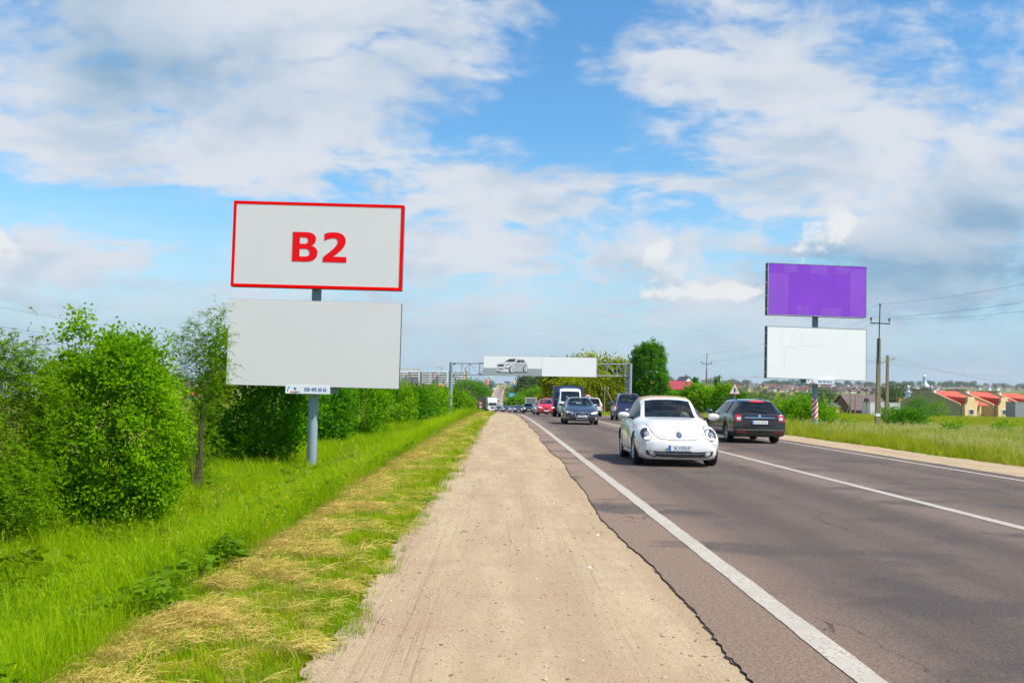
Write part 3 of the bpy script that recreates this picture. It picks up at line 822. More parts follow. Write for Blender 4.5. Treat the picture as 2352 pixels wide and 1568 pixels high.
# --- utility poles and wires
CONC = mat('weathered_concrete', (.25, .195, .115), .85, var=.2, vscale=4, grime=.3)
IRON = mat('rusty_iron', (.045, .035, .03), .7)
PORC = mat('white_porcelain', (.65, .65, .62), .3)
WIRE = mat('dark_wire', (.16, .17, .19), .5)
def util_pole(px, pb, pt, Y, label, arm=None, w0=.21, rot=0.0, band=False, tall=0.0, group=None):
    p0 = at(px, pb, Y); p0.z = min(p0.z, ground_z(p0.x, Y) + .05)
    t = at(px + (pb - pt) * .017, pt, Y)
    H = t.z - p0.z
    e = empty('utility_pole', p0, 0, label, 'utility pole', group)
    dxl = t.x - p0.x
    zc1 = H - tall
    w1 = w0 * .6
    xt = dxl * zc1 / H
    vs = [(-w0 / 2, -w0 / 2, -.4), (w0 / 2, -w0 / 2, -.4), (w0 / 2, w0 / 2, -.4), (-w0 / 2, w0 / 2, -.4), (xt - w1 / 2, -w1 / 2, zc1), (xt + w1 / 2, -w1 / 2, zc1), (xt + w1 / 2, w1 / 2, zc1), (xt - w1 / 2, w1 / 2, zc1)]
    MB().add(vs, [(0, 3, 2, 1), (4, 5, 6, 7), (0, 1, 5, 4), (1, 2, 6, 5), (2, 3, 7, 6), (3, 0, 4, 7)]).build('shaft', CONC, e)
    tips = []
    if tall:
        MB().tube([(xt - w1 * .4, -w1 * .6, zc1 - 2.2), (dxl, -w1 * .6, H - .15)], .05, 8).build('top_rod', IRON, e)
        ins = MB().lathe([(.0, 0), (.08, 0), (.085, .06), (.05, .1), (.09, .14), (.05, .2), (0, .2)], 10)
        ins.build('insulator', IRON, e, (dxl, -w1 * .6, H - .15))
        tips.append(p0 + Vector((dxl, -w1 * .6, H + .03)))
    if arm:
        half, za, sl_, ni = arm
        a = MB().box(-half, half, -.05, .05, -.05, .05).build('crossarm', IRON if tall else CONC, e, (dxl * za / H, -w1 * .6, za), (0, -sl_, rot))
        for i in range(ni):
            xi = -half + .06 + (2 * half - .12) * i / max(1, ni - 1)
            if tall or ni != 4 or True:
                MB().lathe([(.02, .03), (.02, .18), (.07, .18), (.075, .25), (.045, .28), (.075, .31), (.045, .37), (0.001, .37)], 10).build('insulator', IRON if tall else PORC, a, (xi, 0, 0))
            v = Matrix.Rotation(rot, 4, 'Z') @ Matrix.Rotation(-sl_, 4, 'Y') @ Vector((xi, 0, .37))
            tips.append(p0 + Vector((dxl * za / H, -w1 * .6, za)) + v)
    if band:
        MB().box(-w0 * .52, w0 * .52, -w0 * .52, w0 * .52, 1.4, 1.62).build('paper_notice', PLATE, e)
    return e, tips
def wire(name, a, b_, sag, label, r_=.009, n=14, group=None):
    a, b_ = Vector(a), Vector(b_)
    pts = [a.lerp(b_, i / n) - Vector((0, 0, sag * 4 * (i / n) * (1 - i / n))) for i in range(n + 1)]
    return tag(MB().tube(pts, r_, 5, False).build(name, WIRE), label, 'wire', group)
e1, T1 = util_pole(2015, 986, 698, 87, 'tall concrete pole with a steel rod and dark crossarm, right of the purple board', (.85, 0, 0, 0), .40, tall=3.0, band=True)
# crossarm at its own height
za1 = at(2020, 742, 87).z - e1.location.z
ar = MB().box(-.85, .85, -.05, .05, -.05, .05).build('crossarm', IRON, e1, ((at(2020, 742, 87).x - e1.location.x), -.14, za1), (0, R(1.5), 0))
for s_ in (-1, 1):
    MB().lathe([(.025, .03), (.025, .25), (.09, .25), (.095, .33), (.055, .37), (.095, .41), (.05, .5), (0.001, .5)], 10).build('insulator', IRON, ar, (s_ * .8, 0, 0))
    T1.append(e1.location + Vector(ar.location) + Vector((s_ * .8, 0, .45)))
for ch in list(e1.children):
    if ch.name.startswith('crossarm') and ch != ar:
        bpy.data.objects.remove(ch)
T1 = [T1[0], T1[-2], T1[-1]]
e2, T2 = util_pole(2036, 977, 815, 119, 'shorter concrete pole with a slanting crossarm of white insulators', (1.15, at(2039, 829, 119).z - on_ground(2036, 119).z, R(15), 4), .40, rot=R(25))
e3, T3 = util_pole(1621, 962, 811, 168, 'slim concrete pole with a small crossarm rising left of the warning sign', (.9, at(1623, 835, 168).z - on_ground(1621, 168).z, R(-1), 2), .26, tall=2.6)
e4, T4 = util_pole(1631, 962, 866, 199, 'short pole just right of the slim concrete pole', (1.2, at(1632, 869.5, 199).z - on_ground(1631, 199).z, 0, 4), .28)
util_pole(1717, 950, 879, 340, 'distant thin pole right of the warning sign', (.6, 9.2, 0, 2), .34)
for k, (px, pb, pt, Y, lab) in enumerate([(1990, 945, 903, 262, 'dark pole with transformer crossarms before the brown roof'), (1953, 943, 901, 255, 'leaning twin-legged pole before the brown barn gable'),
                                     (1964, 943, 905, 262, 'pale bare pole before the brown roof, next to the dark pole'), (1893, 942, 903, 240, 'pale bare post left of the barn gable')]):
    ee, _ = util_pole(px, pb, pt, Y, lab, (1.0, (pb - pt) / ppm(Y) - .5, 0, 4) if k < 2 else None, .3)
    if k == 1:
        MB().tube([(-1.3, 0, -.3), (.3, 0, 4.2)], .11, 6).build('strut', CONC, ee)
    if k == 0:
        MB().box(-.9, .9, -.4, .4, 3.6, 3.75).rbox(-.5, .5, -.35, .35, 3.75, 4.6, .05).build('transformer', IRON, ee)
ea, _ = util_pole(1388, 956, 893, 150, 'concrete pole with a slanting strut behind the blue van', (.55, at(1395, 895, 150).z - on_ground(1388, 150).z, 0, 3), .24)
MB().tube([tuple(at(1394, 897, 150) - ea.location), tuple(at(1424, 950, 150) - ea.location + Vector((0, 0, -.5)))], .11, 8).build('strut', CONC, ea)
for i, (a, (ex, ey)) in enumerate(zip(T1, ((2352, 641), (2352, 682), (2352, 703)))):
    q = at(ex, ey, 62)
    wire('overhead_wire', a, Vector(a).lerp(q, 1.45), .35, 'thin wire running off to the right from the tall pole, %s' % ('topmost of three', 'middle of three', 'lowest of three')[i], group='wires of the tall concrete pole')
for i, a in enumerate(T1):
    wire('overhead_wire', a, T3[i], .9, 'thin wire behind the right billboard between the two crossarm poles, %s' % ('topmost', 'left insulator', 'right insulator')[i], group='wires between the crossarm poles')
for i, a in enumerate(T3):
    wire('overhead_wire', a, at((1480, 1478, 1490)[i], (858, 868, 878)[i], 265), .8, 'thin wire from the slim pole towards the dark round tree, %s' % ('top', 'middle', 'bottom')[i], group='wires behind the dark tree')
for i in (0, 3, 2):
    q = at(2352, (851, 860, 866, 872)[i], 125)
    wire('overhead_wire', T2[i], Vector(T2[i]).lerp(q, 1.3), .9, 'low thin wire going right from the slanting crossarm, insulator %s' % ('nearest the tall pole', 'x', 'third along', 'outermost')[i], group='low wires right of the poles')
for i in (0, 3):
    wire('overhead_wire', T2[i], T4[i], .9, 'low wire between the two shorter poles, %s' % ('left side', '', '', 'right side')[i], group='low wires between the poles')
for i, ((x0, y0), (x1, y1)) in enumerate((((0, 697), (420, 764)), ((0, 741), (420, 800)), ((0, 748), (430, 806)))):
    a, b_ = at(x0, y0, 62), at(x1, y1, 105)
    wire('overhead_wire', a - (b_ - a) * .3, b_ + (b_ - a) * .9, .45, 'thin wire over the left bushes, %s of three' % ('uppermost', 'middle', 'lowest')[i], r_=.010, group='wires over the bushes')

# ------------------------------------------------------------------ vehicles
def pchip(x, y, q):
    x = np.asarray(x, float); y = np.asarray(y, float)
    h = np.diff(x); d = np.diff(y) / h
    m = np.zeros(len(x))
    for i in range(1, len(x) - 1):
        if d[i - 1] * d[i] > 0:
            w1, w2 = 2 * h[i] + h[i - 1], h[i] + 2 * h[i - 1]
            m[i] = (w1 + w2) / (w1 / d[i - 1] + w2 / d[i])
    m[0], m[-1] = d[0], d[-1]
    k = np.clip(np.searchsorted(x, q) - 1, 0, len(x) - 2)
    t = (q - x[k]) / h[k]
    return ((1 + 2 * t) * (1 - t) ** 2 * y[k] + t * (1 - t) ** 2 * h[k] * m[k] + t * t * (3 - 2 * t) * y[k + 1] + t * t * (t - 1) * h[k] * m[k + 1])

def paint(name, col, metal=0.0, rough=.25):
    if name in MATS:
        return MATS[name]
    m, n = new_mat(name)
    pos = n('ShaderNodeTexCoord', out='Object')
    z = n('ShaderNodeSeparateXYZ', {0: pos}, out='Z')
    dust = n.m('MULTIPLY', n.ss(z, .75, .15, 0, .22 if max(col) < .2 else .4), n.ss(n.noise(pos, 5, 5, .6), .3, .7, .4, 1))
    c = n.mix(dust, col, (.22, .19, .155))
    MATS[name] = finish(m, n('ShaderNodeBsdfPrincipled', {'Base Color': c, 'Metallic': metal, 'Roughness': n.m('ADD', rough, n.m('MULTIPLY', dust, .5)), 'Coat Weight': .8, 'Coat Roughness': .06}))
    return MATS[name]
RUBBER = mat('tyre_rubber', (.022, .021, .02), .85, var=.2, vscale=8)
TRIM = mat('black_trim', (.018, .018, .019), .55)
ALLOY = mat('alloy_rim', (.50, .51, .53), .35, metal=.8)
CHROME = mat('chrome', (.75, .76, .78), .12, metal=1.0)
GLASS = glass('car_glass', (.62, .72, .68))
GLASSD = glass('tinted_glass', (.07, .08, .09))
BLACKGLASS = mat('far_window_glass', (.03, .04, .05), .12, var=.3)
INTER = mat('dark_interior', (.03, .03, .032), .85)
BEIGE = mat('beige_interior', (.42, .36, .26), .8)
LAMP = mat('clear_lamp', (.62, .64, .66), .15, var=.1, vscale=12, coat=.6)
LAMPIN = mat('lamp_reflector', (.06, .065, .07), .25, metal=.5)
LAMPON = mat('lit_lamp', (.9, .9, .85), .3, emit=(1, .93, .8, 2.2))
LAMPYEL = mat('lit_warm_lamp', (.9, .7, .4), .3, emit=(1, .72, .32, 2.0))
TAIL = mat('red_tail_lamp', (.45, .006, .008), .18, var=.15, coat=.5)
TAILON = mat('glowing_brake_lamp', (.5, .01, .01), .3, emit=(1, .03, .03, .7))
PLATEB = mat('plate_blue', (.02, .12, .55), .5)
PLATEW = mat('plate_white', (.84, .85, .86), .6, spec=.2)
INKGREY = mat('plate_characters', (.20, .22, .25), .6)

class Car:
    """lofted car body; nose at y=0 pointing to -y, standing on z=0"""
    def __init__(s, name, label, st, axles, wr, pnt, roofmat=None, ws=None, side=None, rearw=None, pillars=(), gl=None, cat='car', track=None, nsub=5, arch=True, group=None, tw=.21, lower=None, hubs=ALLOY, spokes=5):
        s.root = empty(name, (0, 0, 0), 0, label, cat, group)
        s.L = st[-1][0]
        st = [tuple(a) + ((a[1] * .965,) if len(a) == 6 else ()) for a in st]
        Y = [a[0] for a in st]
        q = []
        for i in range(len(Y) - 1):
            q += list(np.linspace(Y[i], Y[i + 1], nsub, endpoint=False))
        q = np.array(q + [Y[-1]])
        P = [pchip(Y, [a[j] for a in st], q) for j in range(1, 7)]
        s.q, s.P = q, P
        V = []; nh = 10
        for k in range(len(q)):
            w_, zb_, zt_, wr_, z0, wb_ = [p[k] for p in P]
            hgt = zb_ - z0
            cr = min(.10, max(.012, (zt_ - zb_) * .28))
            half = [(w_ * .80, z0), (w_ * .95, z0 + .035), (w_ * .995, z0 + hgt * .28), (w_, z0 + hgt * .55), (w_ * .5 + wb_ * .5 + .004, z0 + hgt * .84), (wb_, zb_),
                    (wr_, zt_ - cr), (max(.05, wr_ - .085), zt_ - cr * .36), (max(.03, wr_ * .5), zt_ - cr * .07), (0, zt_)]
            V += [(x, q[k], z) for x, z in half] + [(-x, q[k], z) for x, z in half[-2::-1]]
        n = 2 * nh - 1
        Fq = []; mi = []
        for k in range(len(q) - 1):
            ym = (q[k] + q[k + 1]) / 2
            for j in range(n):
                j2 = (j + 1) % n
                Fq.append((k * n + j, k * n + j2, (k + 1) * n + j2, (k + 1) * n + j))
                h = min(j, n - 2 - j) if j < n - 1 else -1
                m_ = 0
                if h == 5 and side and side[0] < ym < side[1] and not any(a < ym < b for a, b in pillars):
                    m_ = 1
                elif h in (7, 8) and ws and ws[0] < ym < ws[1]:
                    m_ = 1
                elif h in (7, 8) and rearw and rearw[0] < ym < rearw[1]:
                    m_ = 1
                elif roofmat and h >= 5 and roofmat[1] < ym < roofmat[2]:
                    m_ = 3
                elif h == 5 and side and side[0] - .02 < ym < side[1] + .02 and any(a < ym < b for a, b in pillars):
                    m_ = 4
                elif lower and h in (-1, 0, 1):
                    m_ = 4
                mi.append(m_)
        Fq.append(tuple(range(n))[::-1]); mi.append(0)
        Fq.append(tuple((len(q) - 1) * n + j for j in range(n))); mi.append(0)
        me = bpy.data.meshes.new('body')
        me.from_pydata(V, [], Fq)
        s.pnt = pnt
        mats = [pnt, gl or GLASS, TRIM, roofmat[0] if roofmat else pnt, TRIM if lower is None else lower]
        for m_ in mats:
            me.materials.append(m_)
        me.polygons.foreach_set('material_index', np.array(mi, np.int32))
        me.polygons.foreach_set('use_smooth', np.ones(len(mi), bool))
        bm = bmesh.new(); bm.from_mesh(me)
        bmesh.ops.recalc_face_normals(bm, faces=bm.faces[:])
        s.bvh = BVHTree.FromBMesh(bm)
        bm.to_mesh(me); bm.free()
        wmax = max(P[0])
        s.track = track or (wmax - tw / 2 - .015)
        s.cut = None
        if arch:
            c = MB()
            for ya in axles:
                for sg_ in (-1, 1):
                    c.lathe([(0, -.16), (wr * 1.13, -.16), (wr * 1.13, .30), (0, .30)], 22, Matrix.Translation((sg_ * (wmax - .12), ya, wr)) @ Matrix.Rotation(sg_ * math.pi / 2, 4, 'Y'))
            cm = c.mesh('cut', mats)
            cm.polygons.foreach_set('material_index', np.full(len(cm.polygons), 2, np.int32))
            s.cut = bpy.data.objects.new('cut', cm)
            COL.objects.link(s.cut)
            me = s.carve(me)
        s.split(me)
        s.wheels(axles, wr, tw, hubs, spokes)
    def carve(s, me):
        o = bpy.data.objects.new('tmp', me)
        COL.objects.link(o)
        b = o.modifiers.new('b', 'BOOLEAN')
        b.operation = 'DIFFERENCE'; b.solver = 'EXACT'; b.use_self = False
        b.object = s.cut
        dg = bpy.context.evaluated_depsgraph_get()
        r = bpy.data.meshes.new_from_object(o.evaluated_get(dg))
        bpy.data.objects.remove(o)
        return r
    def split(s, me):
        bm = bmesh.new(); bm.from_mesh(me)
        gl_ = [f for f in bm.faces if f.material_index == 1]
        left = set(gl_)
        islands = []
        while left:
            f0 = left.pop(); st_ = [f0]; isl = [f0]
            while st_:
                f = st_.pop()
                for e in f.edges:
                    for g_ in e.link_faces:
                        if g_ in left:
                            left.discard(g_); st_.append(g_); isl.append(g_)
            islands.append(isl)
        todo = []
        for isl in islands:
            ctr = sum((f.calc_center_median() for f in isl), Vector()) / len(isl)
            nx_ = sum(abs(f.normal.x) for f in isl) / len(isl)
            nm = 'side_window' if nx_ > .6 else ('windscreen' if ctr.y < s.L * .5 else 'rear_window')
            idx = {}; vs = []; fs = []
            for f in isl:
                fs.append([])
                for v in f.verts:
                    if v.index not in idx:
                        idx[v.index] = len(vs); vs.append(v.co - f.normal * .006)
                    fs[-1].append(idx[v.index])
            todo.append((nm, vs, fs))
        bmesh.ops.delete(bm, geom=gl_, context='FACES')
        bm.to_mesh(me); bm.free()
        s.body = link('body', me, s.root)
        for nm, vs, fs in todo:
            m_ = bpy.data.meshes.new(nm)
            m_.from_pydata(vs, [], fs)
            m_.materials.append(me.materials[1])
            m_.polygons.foreach_set('use_smooth', np.ones(len(fs), bool))
            link(nm, m_, s.root)
    def wheels(s, axles, wr, tw, hub, spokes):
        a = tw / 2
        ty = MB().lathe([(wr * .62, -a * .8), (wr * .80, -a), (wr * .95, -a * .96), (wr, -a * .7), (wr, a * .7), (wr * .95, a * .96), (wr * .80, a), (wr * .62, a * .8)], 24).mesh('wheel', RUBBER)
        rm = MB().lathe([(wr * .64, a * .82), (wr * .60, a * .86), (wr * .56, a * .45), (wr * .1, a * .4), (0, a * .4)], 24)
        r2 = MB()
        for k in range(spokes):
            M = Matrix.Rotation(2 * math.pi * k / spokes, 4, 'Z')
            r2.box(wr * .08, wr * .60, -wr * .075, wr * .075, a * .45, a * .78, M)
        r2.lathe([(wr * .64, a * .83), (wr * .645, a * .9), (wr * .58, a * .92), (wr * .57, a * .7)], 24).lathe([(wr * .14, a * .4), (wr * .14, a * .85), (0, a * .88)], 12)
        rm = rm.mesh('rim_well', TRIM); r2 = r2.mesh('rim', hub)
        for ya in axles:
            for sg_ in (-1, 1):
                o = link('wheel', ty, s.root, (sg_ * s.track, ya, wr), (0, sg_ * math.pi / 2, 0))
                link('rim_well', rm, o)
                link('rim', r2, o)
    def hit(s, a, b, side):
        if side == 'front':
            r = s.bvh.ray_cast(Vector((a, -2, b)), Vector((0, 1, 0)))
        elif side == 'rear':
            r = s.bvh.ray_cast(Vector((a, s.L + 2, b)), Vector((0, -1, 0)))
        elif side == 'top':
            r = s.bvh.ray_cast(Vector((a, b, 5)), Vector((0, 0, -1)))
        else:
            sg_ = 1 if side == 'right' else -1
            r = s.bvh.ray_cast(Vector((3 * sg_, a, b)), Vector((-sg_, 0, 0)))
        return r[0]
    def patch(s, name, poly, m, side='front', off=.012, parent=None, dens=3, rings=(0, .35, .7, 1)):
        """a shape laid on the body surface, with thickness"""
        pts = []
        for i in range(len(poly)):
            a, b = poly[i], poly[(i + 1) % len(poly)]
            for k in range(dens):
                pts.append((a[0] + (b[0] - a[0]) * k / dens, a[1] + (b[1] - a[1]) * k / dens))
        cx_ = sum(p[0] for p in pts) / len(pts); cy_ = sum(p[1] for p in pts) / len(pts)
        nrm = {'front': Vector((0, -1, 0)), 'rear': Vector((0, 1, 0)), 'right': Vector((1, 0, 0)), 'left': Vector((-1, 0, 0)), 'top': Vector((0, 0, 1))}[side]
        V = []; last = None
        n = len(pts)
        for r_ in rings[1:]:
            for (a, b) in pts:
                a2, b2 = cx_ + (a - cx_) * r_, cy_ + (b - cy_) * r_
                h = s.hit(a2, b2, side)
                if h is None:
                    if last is None:
                        h = Vector((a2, 0, b2)) if side in ('front', 'rear') else Vector((0, a2, b2))
                    else:
                        h = Vector((a2, last.y, b2)) if side in ('front', 'rear') else (Vector((last.x, a2, b2)) if side != 'top' else Vector((a2, b2, last.z)))
                last = h
                V.append(h + nrm * off)
        outer = V[-n:]
        c0 = sum(V[:n], Vector()) / n
        V += [v - nrm * (off + .03) for v in outer] + [c0]
        Fq = []
        nr = len(rings)  # rings of verts incl skirt = nr-1 + 1
        for r_ in range(nr - 1):
            for k in range(n):
                Fq.append((r_ * n + k, r_ * n + (k + 1) % n, (r_ + 1) * n + (k + 1) % n, (r_ + 1) * n + k))
        for k in range(n):
            Fq.append((len(V) - 1, k, (k + 1) % n))
        mb = MB().add(V, Fq, False)
        o = mb.build(name, m, parent or s.root)
        return o
    def both(s, name, poly, m, side='front', **kw):
        r = [s.patch(name, poly, m, side, **kw), s.patch(name, [(-a, b) for a, b in poly], m, side, **kw)]
        return r
    def plate(s, x, z, side='front', wd=.52, hg=.112, text=None, tilt=0.0):
        h = s.hit(x, z, side) or Vector((x, 0, z))
        sg_ = -1 if side == 'front' else 1
        o = MB().box(-wd / 2, wd / 2, -.012, 0, -hg / 2, hg / 2).build('number_plate', PLATEW, s.root, (x, h.y + sg_ * .02, z), (tilt, 0, 0 if sg_ < 0 else math.pi))
        MB().box(-wd / 2 + .004, -wd / 2 + .05, -.016, -.0125, -hg / 2 + .004, hg / 2 - .004).build('plate_band', PLATEB, o)
        if text:
            link('plate_text', text_mesh('plate_text', text, hg * .92, INKGREY, bold=-.0005, align='CENTER', z=.002, sx=.72), o, (.025, -.0145, -hg * .34))
        else:
            bx = MB()
            for k in range(8):
                x0 = -wd / 2 + .075 + k * .054
                bx.box(x0, x0 + .034, -.0145, -.0125, -hg * .28, hg * .28)
            o2 = bx.build('plate_characters', mat('plate_grey', (.50, .51, .53), .6), o)
            o2['kind'] = 'stuff'
        return o
    def mirror(s, x, y, z, m, hw=.12, hh=.075):
        for sg_ in (-1, 1):
            o = MB().lathe([(.35, -1), (.72, -.86), (.95, -.45), (1, 0), (.95, .45), (.72, .86), (.35, 1)], 14, Matrix.Diagonal((hw, .085, hh, 1)) @ Matrix.Rotation(math.pi / 2, 4, 'Y')).lathe([(0, 1), (.35, 1)], 14, Matrix.Diagonal((hw, .085, hh, 1)) @ Matrix.Rotation(math.pi / 2, 4, 'Y')).lathe([(0, -1), (.35, -1)], 14, Matrix.Diagonal((hw, .085, hh, 1)) @ Matrix.Rotation(math.pi / 2, 4, 'Y')).build('wing_mirror', m, s.root, (sg_ * x, y, z))
            MB().box(min(0, -sg_ * (hw + .08)), max(0, -sg_ * (hw + .08)), -.025, .03, -hh * .9, -hh * .3).build('mirror_arm', TRIM, o)
            MB().box(-hw * .8, hw * .8, .061, .064, -hh * .75, hh * .75).build('mirror_glass', CHROME, o)
    def interior(s, yd, ys_, zs, m=INTER, wd=.6, yr=None):
        MB().rbox(-wd, wd, yd, yd + .45, zs - .35, zs + .17, .05).build('dashboard', m, s.root)
        for sg_ in (-1, 1):
            o = MB().rbox(-.24, .24, 0, .16, -.35, .28, .05, Matrix.Rotation(-.25, 4, 'X')).build('seat', m, s.root, (sg_ * .37, ys_, zs + .02))
            MB().rbox(-.12, .12, .08, .17, .33, .52, .03).build('headrest', m, o)
        if yr:
            MB().rbox(-wd, wd, yr, yr + .18, zs - .4, zs + .22, .05).build('rear_seat', m, s.root)
        MB().box(-wd - .08, wd + .08, yd, (yr or ys_) + .3, .24, .30).build('cabin_floor', INTER, s.root)
    def place(s, X, Y, head=0.0, scale=1.0):
        """nose at X,Y; head 0 = towards the camera, pi = away"""
        z = float(zr(Y)) + .002
        s.root.location = (X, Y, z)
        slope = float(zr(Y + 2) - zr(Y - 2)) / 4
        s.root.rotation_euler = (slope if abs(head) < 1 else -slope, 0, head)
        s.root.scale = (scale,) * 3
        if s.cut:
            bpy.data.objects.remove(s.cut)
            s.cut = None
        return s

def person(parent_loc, z, shirt, label, head_tilt=0.0, face=-1):
    """driver sitting behind a wheel, seen from the chest up"""
    vs = [(0, .10, -.30), (0, .07, -.02), (0, .05, .18), (0, .03, .28), (0, 0, .40), (0, -.015, .50),
          (.17, .06, .18), (.24, -.05, -.02), (.16, -.34, .06), (-.17, .06, .18), (-.24, -.05, -.02), (-.16, -.34, .06), (.14, -.42, .08), (-.14, -.42, .08)]
    ed = [(0, 1), (1, 2), (2, 3), (3, 4), (4, 5), (2, 6), (6, 7), (7, 8), (2, 9), (9, 10), (10, 11), (8, 12), (11, 13)]
    rad = [.17, .16, .13, .058, .095, .075, .075, .055, .04, .075, .055, .04, .035, .035]
    me = bpy.data.meshes.new('person')
    me.from_pydata(vs, ed, [])
    o = bpy.data.objects.new('tmp', me); COL.objects.link(o)
    sk = o.modifiers.new('s', 'SKIN')
    for i, r_ in enumerate(rad):
        me.skin_vertices[0].data[i].radius = (r_ * 1.15 if i < 3 else r_, r_ * .8 if i < 3 else r_)
    me.skin_vertices[0].data[0].use_root = True
    sb = o.modifiers.new('u', 'SUBSURF'); sb.levels = 1; sb.render_levels = 1
    dg = bpy.context.evaluated_depsgraph_get()
    r = bpy.data.meshes.new_from_object(o.evaluated_get(dg))
    bpy.data.objects.remove(o)
    SK = mat('skin', (.46, .27, .19), .6)
    r.materials.clear(); r.materials.append(shirt); r.materials.append(SK)
    r.polygons.foreach_set('material_index', np.array([1 if (p.center.z > .27 or p.center.y < -.36) else 0 for p in r.polygons], np.int32))
    p = link('person', r, None, parent_loc)
    tag(p, label, 'person')
    HAIR = mat('dark_hair', (.035, .022, .015), .7)
    h = MB().lathe([(.0, .115), (.06, .10), (.098, .05), (.104, 0), (.096, -.05), (.09, -.08)], 14)
    h.build('hair', HAIR, p, (0, .022, .475))
    f = MB().lathe([(0, -.01), (.012, -.008), (.014, 0), (0, .02)], 8).build('nose', SK, p, (0, -.098, .43))
    for sg_ in (-1, 1):
        MB().lathe([(0, -.01), (.011, 0), (0, .01)], 8).build('eye', HAIR, p, (sg_ * .035, -.083, .455))
    return p

def place_driver(car, x, y, z, shirt, label):
    M = Matrix.LocRotScale(car.root.location, car.root.rotation_euler, car.root.scale)
    p = person(M @ Vector((x, y, z)), 0, shirt, label)
    p.rotation_euler = car.root.rotation_euler
    return p

# --- white soft-top car, nearest the camera
WHITE = paint('white_car_paint', (.80, .79, .76))
SOFT = mat('tan_soft_top', (.36, .27, .165), .9, var=.1, vscale=20)
be = Car('convertible_car', 'white rounded convertible with a tan soft top driving towards the camera', [
    (0.00, .58, .50, .53, .42, .21, .50), (0.07, .72, .57, .61, .50, .155, .60), (0.22, .80, .64, .72, .52, .14, .62), (0.55, .85, .75, .875, .52, .14, .62), (1.00, .88, .85, .965, .56, .15, .68), (1.38, .895, .92, 1.00, .64, .15, .80),
    (1.98, .90, .95, 1.385, .585, .155, .845), (2.45, .90, .955, 1.475, .60, .155, .85), (3.0, .90, .955, 1.45, .58, .155, .85), (3.5, .895, .95, 1.24, .54, .155, .83), (3.9, .86, .88, 1.0, .5, .18, .76), (4.18, .74, .66, .74, .42, .22, .62), (4.28, .6, .5, .52, .36, .26, .52)],
    (.80, 3.34), .335, WHITE, roofmat=(SOFT, 2.14, 3.75), ws=(1.40, 1.97), side=(1.5, 2.98), rearw=(3.1, 3.45), pillars=((2.72, 2.80),), nsub=6, spokes=10, tw=.225)
def fender(car, x, y, z, rx, ry, rz):
    bm = bmesh.new()
    bmesh.ops.create_uvsphere(bm, u_segments=26, v_segments=18, radius=1)
    for v in bm.verts:
        v.co = Vector((x + v.co.x * rx, y + v.co.y * ry, z + v.co.z * rz))
    me = bpy.data.meshes.new('fender')
    bm.to_mesh(me)
    for m_ in (car.pnt, TRIM, TRIM):
        me.materials.append(m_)
    me.polygons.foreach_set('use_smooth', np.ones(len(me.polygons), bool))
    t = BVHTree.FromBMesh(bm)
    bm.free()
    me = car.carve(me)
    link('fender', me, car.root)
    return t
ft = [fender(be, sg_ * .665, .78, .49, .25, .72, .355) for sg_ in (-1, 1)]
for sg_ in (-1, 1):
    fender(be, sg_ * .71, 3.34, .50, .215, .66, .37)
body_hit = be.hit
def be_hit(a, b, side):
    h = body_hit(a, b, side)
    if side == 'front':
        for t in ft:
            r = t.ray_cast(Vector((a, -2, b)), Vector((0, 1, 0)))[0]
            if r is not None and (h is None or r.y < h.y):
                h = r
    return h
be.hit = be_hit
def circ(x, z, r_, n=16, ry=None):
    return [(x + r_ * math.cos(2 * math.pi * k / n), z + (ry or r_) * math.sin(2 * math.pi * k / n)) for k in range(n)]
for sg_ in (-1, 1):
    h = be.patch('headlight', circ(sg_ * .672, .665, .117, 18, .124), LAMPIN, dens=1, off=.014)
    o = be.patch('lamp_lens', circ(sg_ * .665, .66, .062, 12), mat('grey_lamp_lens', (.22, .23, .25), .12, var=.3, vscale=14, coat=.8), dens=1, off=.03, parent=h)
    ring = [(sg_ * (.670 + .100 * math.cos(t)), .665 + .106 * math.sin(t)) for t in np.linspace(math.pi * .62, math.pi * 1.72, 10)] + [(sg_ * (.670 + .076 * math.cos(t)), .665 + .082 * math.sin(t)) for t in np.linspace(math.pi * 1.72, math.pi * .62, 10)]
    V = []
    for (a, b) in ring:
        q = be.hit(a, b, 'front')
        V.append(q + Vector((0, -.028, 0)))
    MB().add(V, [(k, k + 1, 18 - k, 19 - k) for k in range(9)]).build('daytime_light', LAMPON, h)
be.patch('lower_intake', [(-.70, .335), (-.4, .315), (0, .31), (.4, .315), (.70, .335), (.68, .25), (.55, .205), (0, .195), (-.55, .205), (-.68, .25)], TRIM, off=.012)
for z_ in (.278,):
    be.patch('intake_slat', [(-.55, z_ + .006), (0, z_ - .004), (.55, z_ + .006), (.55, z_ - .004), (0, z_ - .014), (-.55, z_ - .004)], mat('satin_slat', (.35, .36, .37), .35, metal=.5), off=.02, rings=(0, 1))
em = be.patch('emblem', circ(0, .66, .062, 16), CHROME, dens=1, off=.012)
be.patch('emblem_field', circ(0, .66, .05, 14), mat('badge_blue_grey', (.10, .13, .18), .4), dens=1, off=.017, parent=em)
for pl_ in ([(-.032, .69), (-.02, .69), (0, .648), (.02, .69), (.032, .69), (.006, .63), (-.006, .63)], [(-.045, .675), (-.035, .675), (-.02, .63), (0, .655), (.02, .63), (.035, .675), (.045, .675), (.025, .615), (0, .64), (-.025, .615)]):
    V = [(a, be.hit(a, b, 'front').y - .02, b) for a, b in pl_]
    MB().add(V, [tuple(range(len(V)))]).build('emblem_letter', CHROME, em)
be.plate(.02, .395, text='BC4383HP')
be.mirror(1.0, 1.62, 1.02, WHITE, .125, .075)
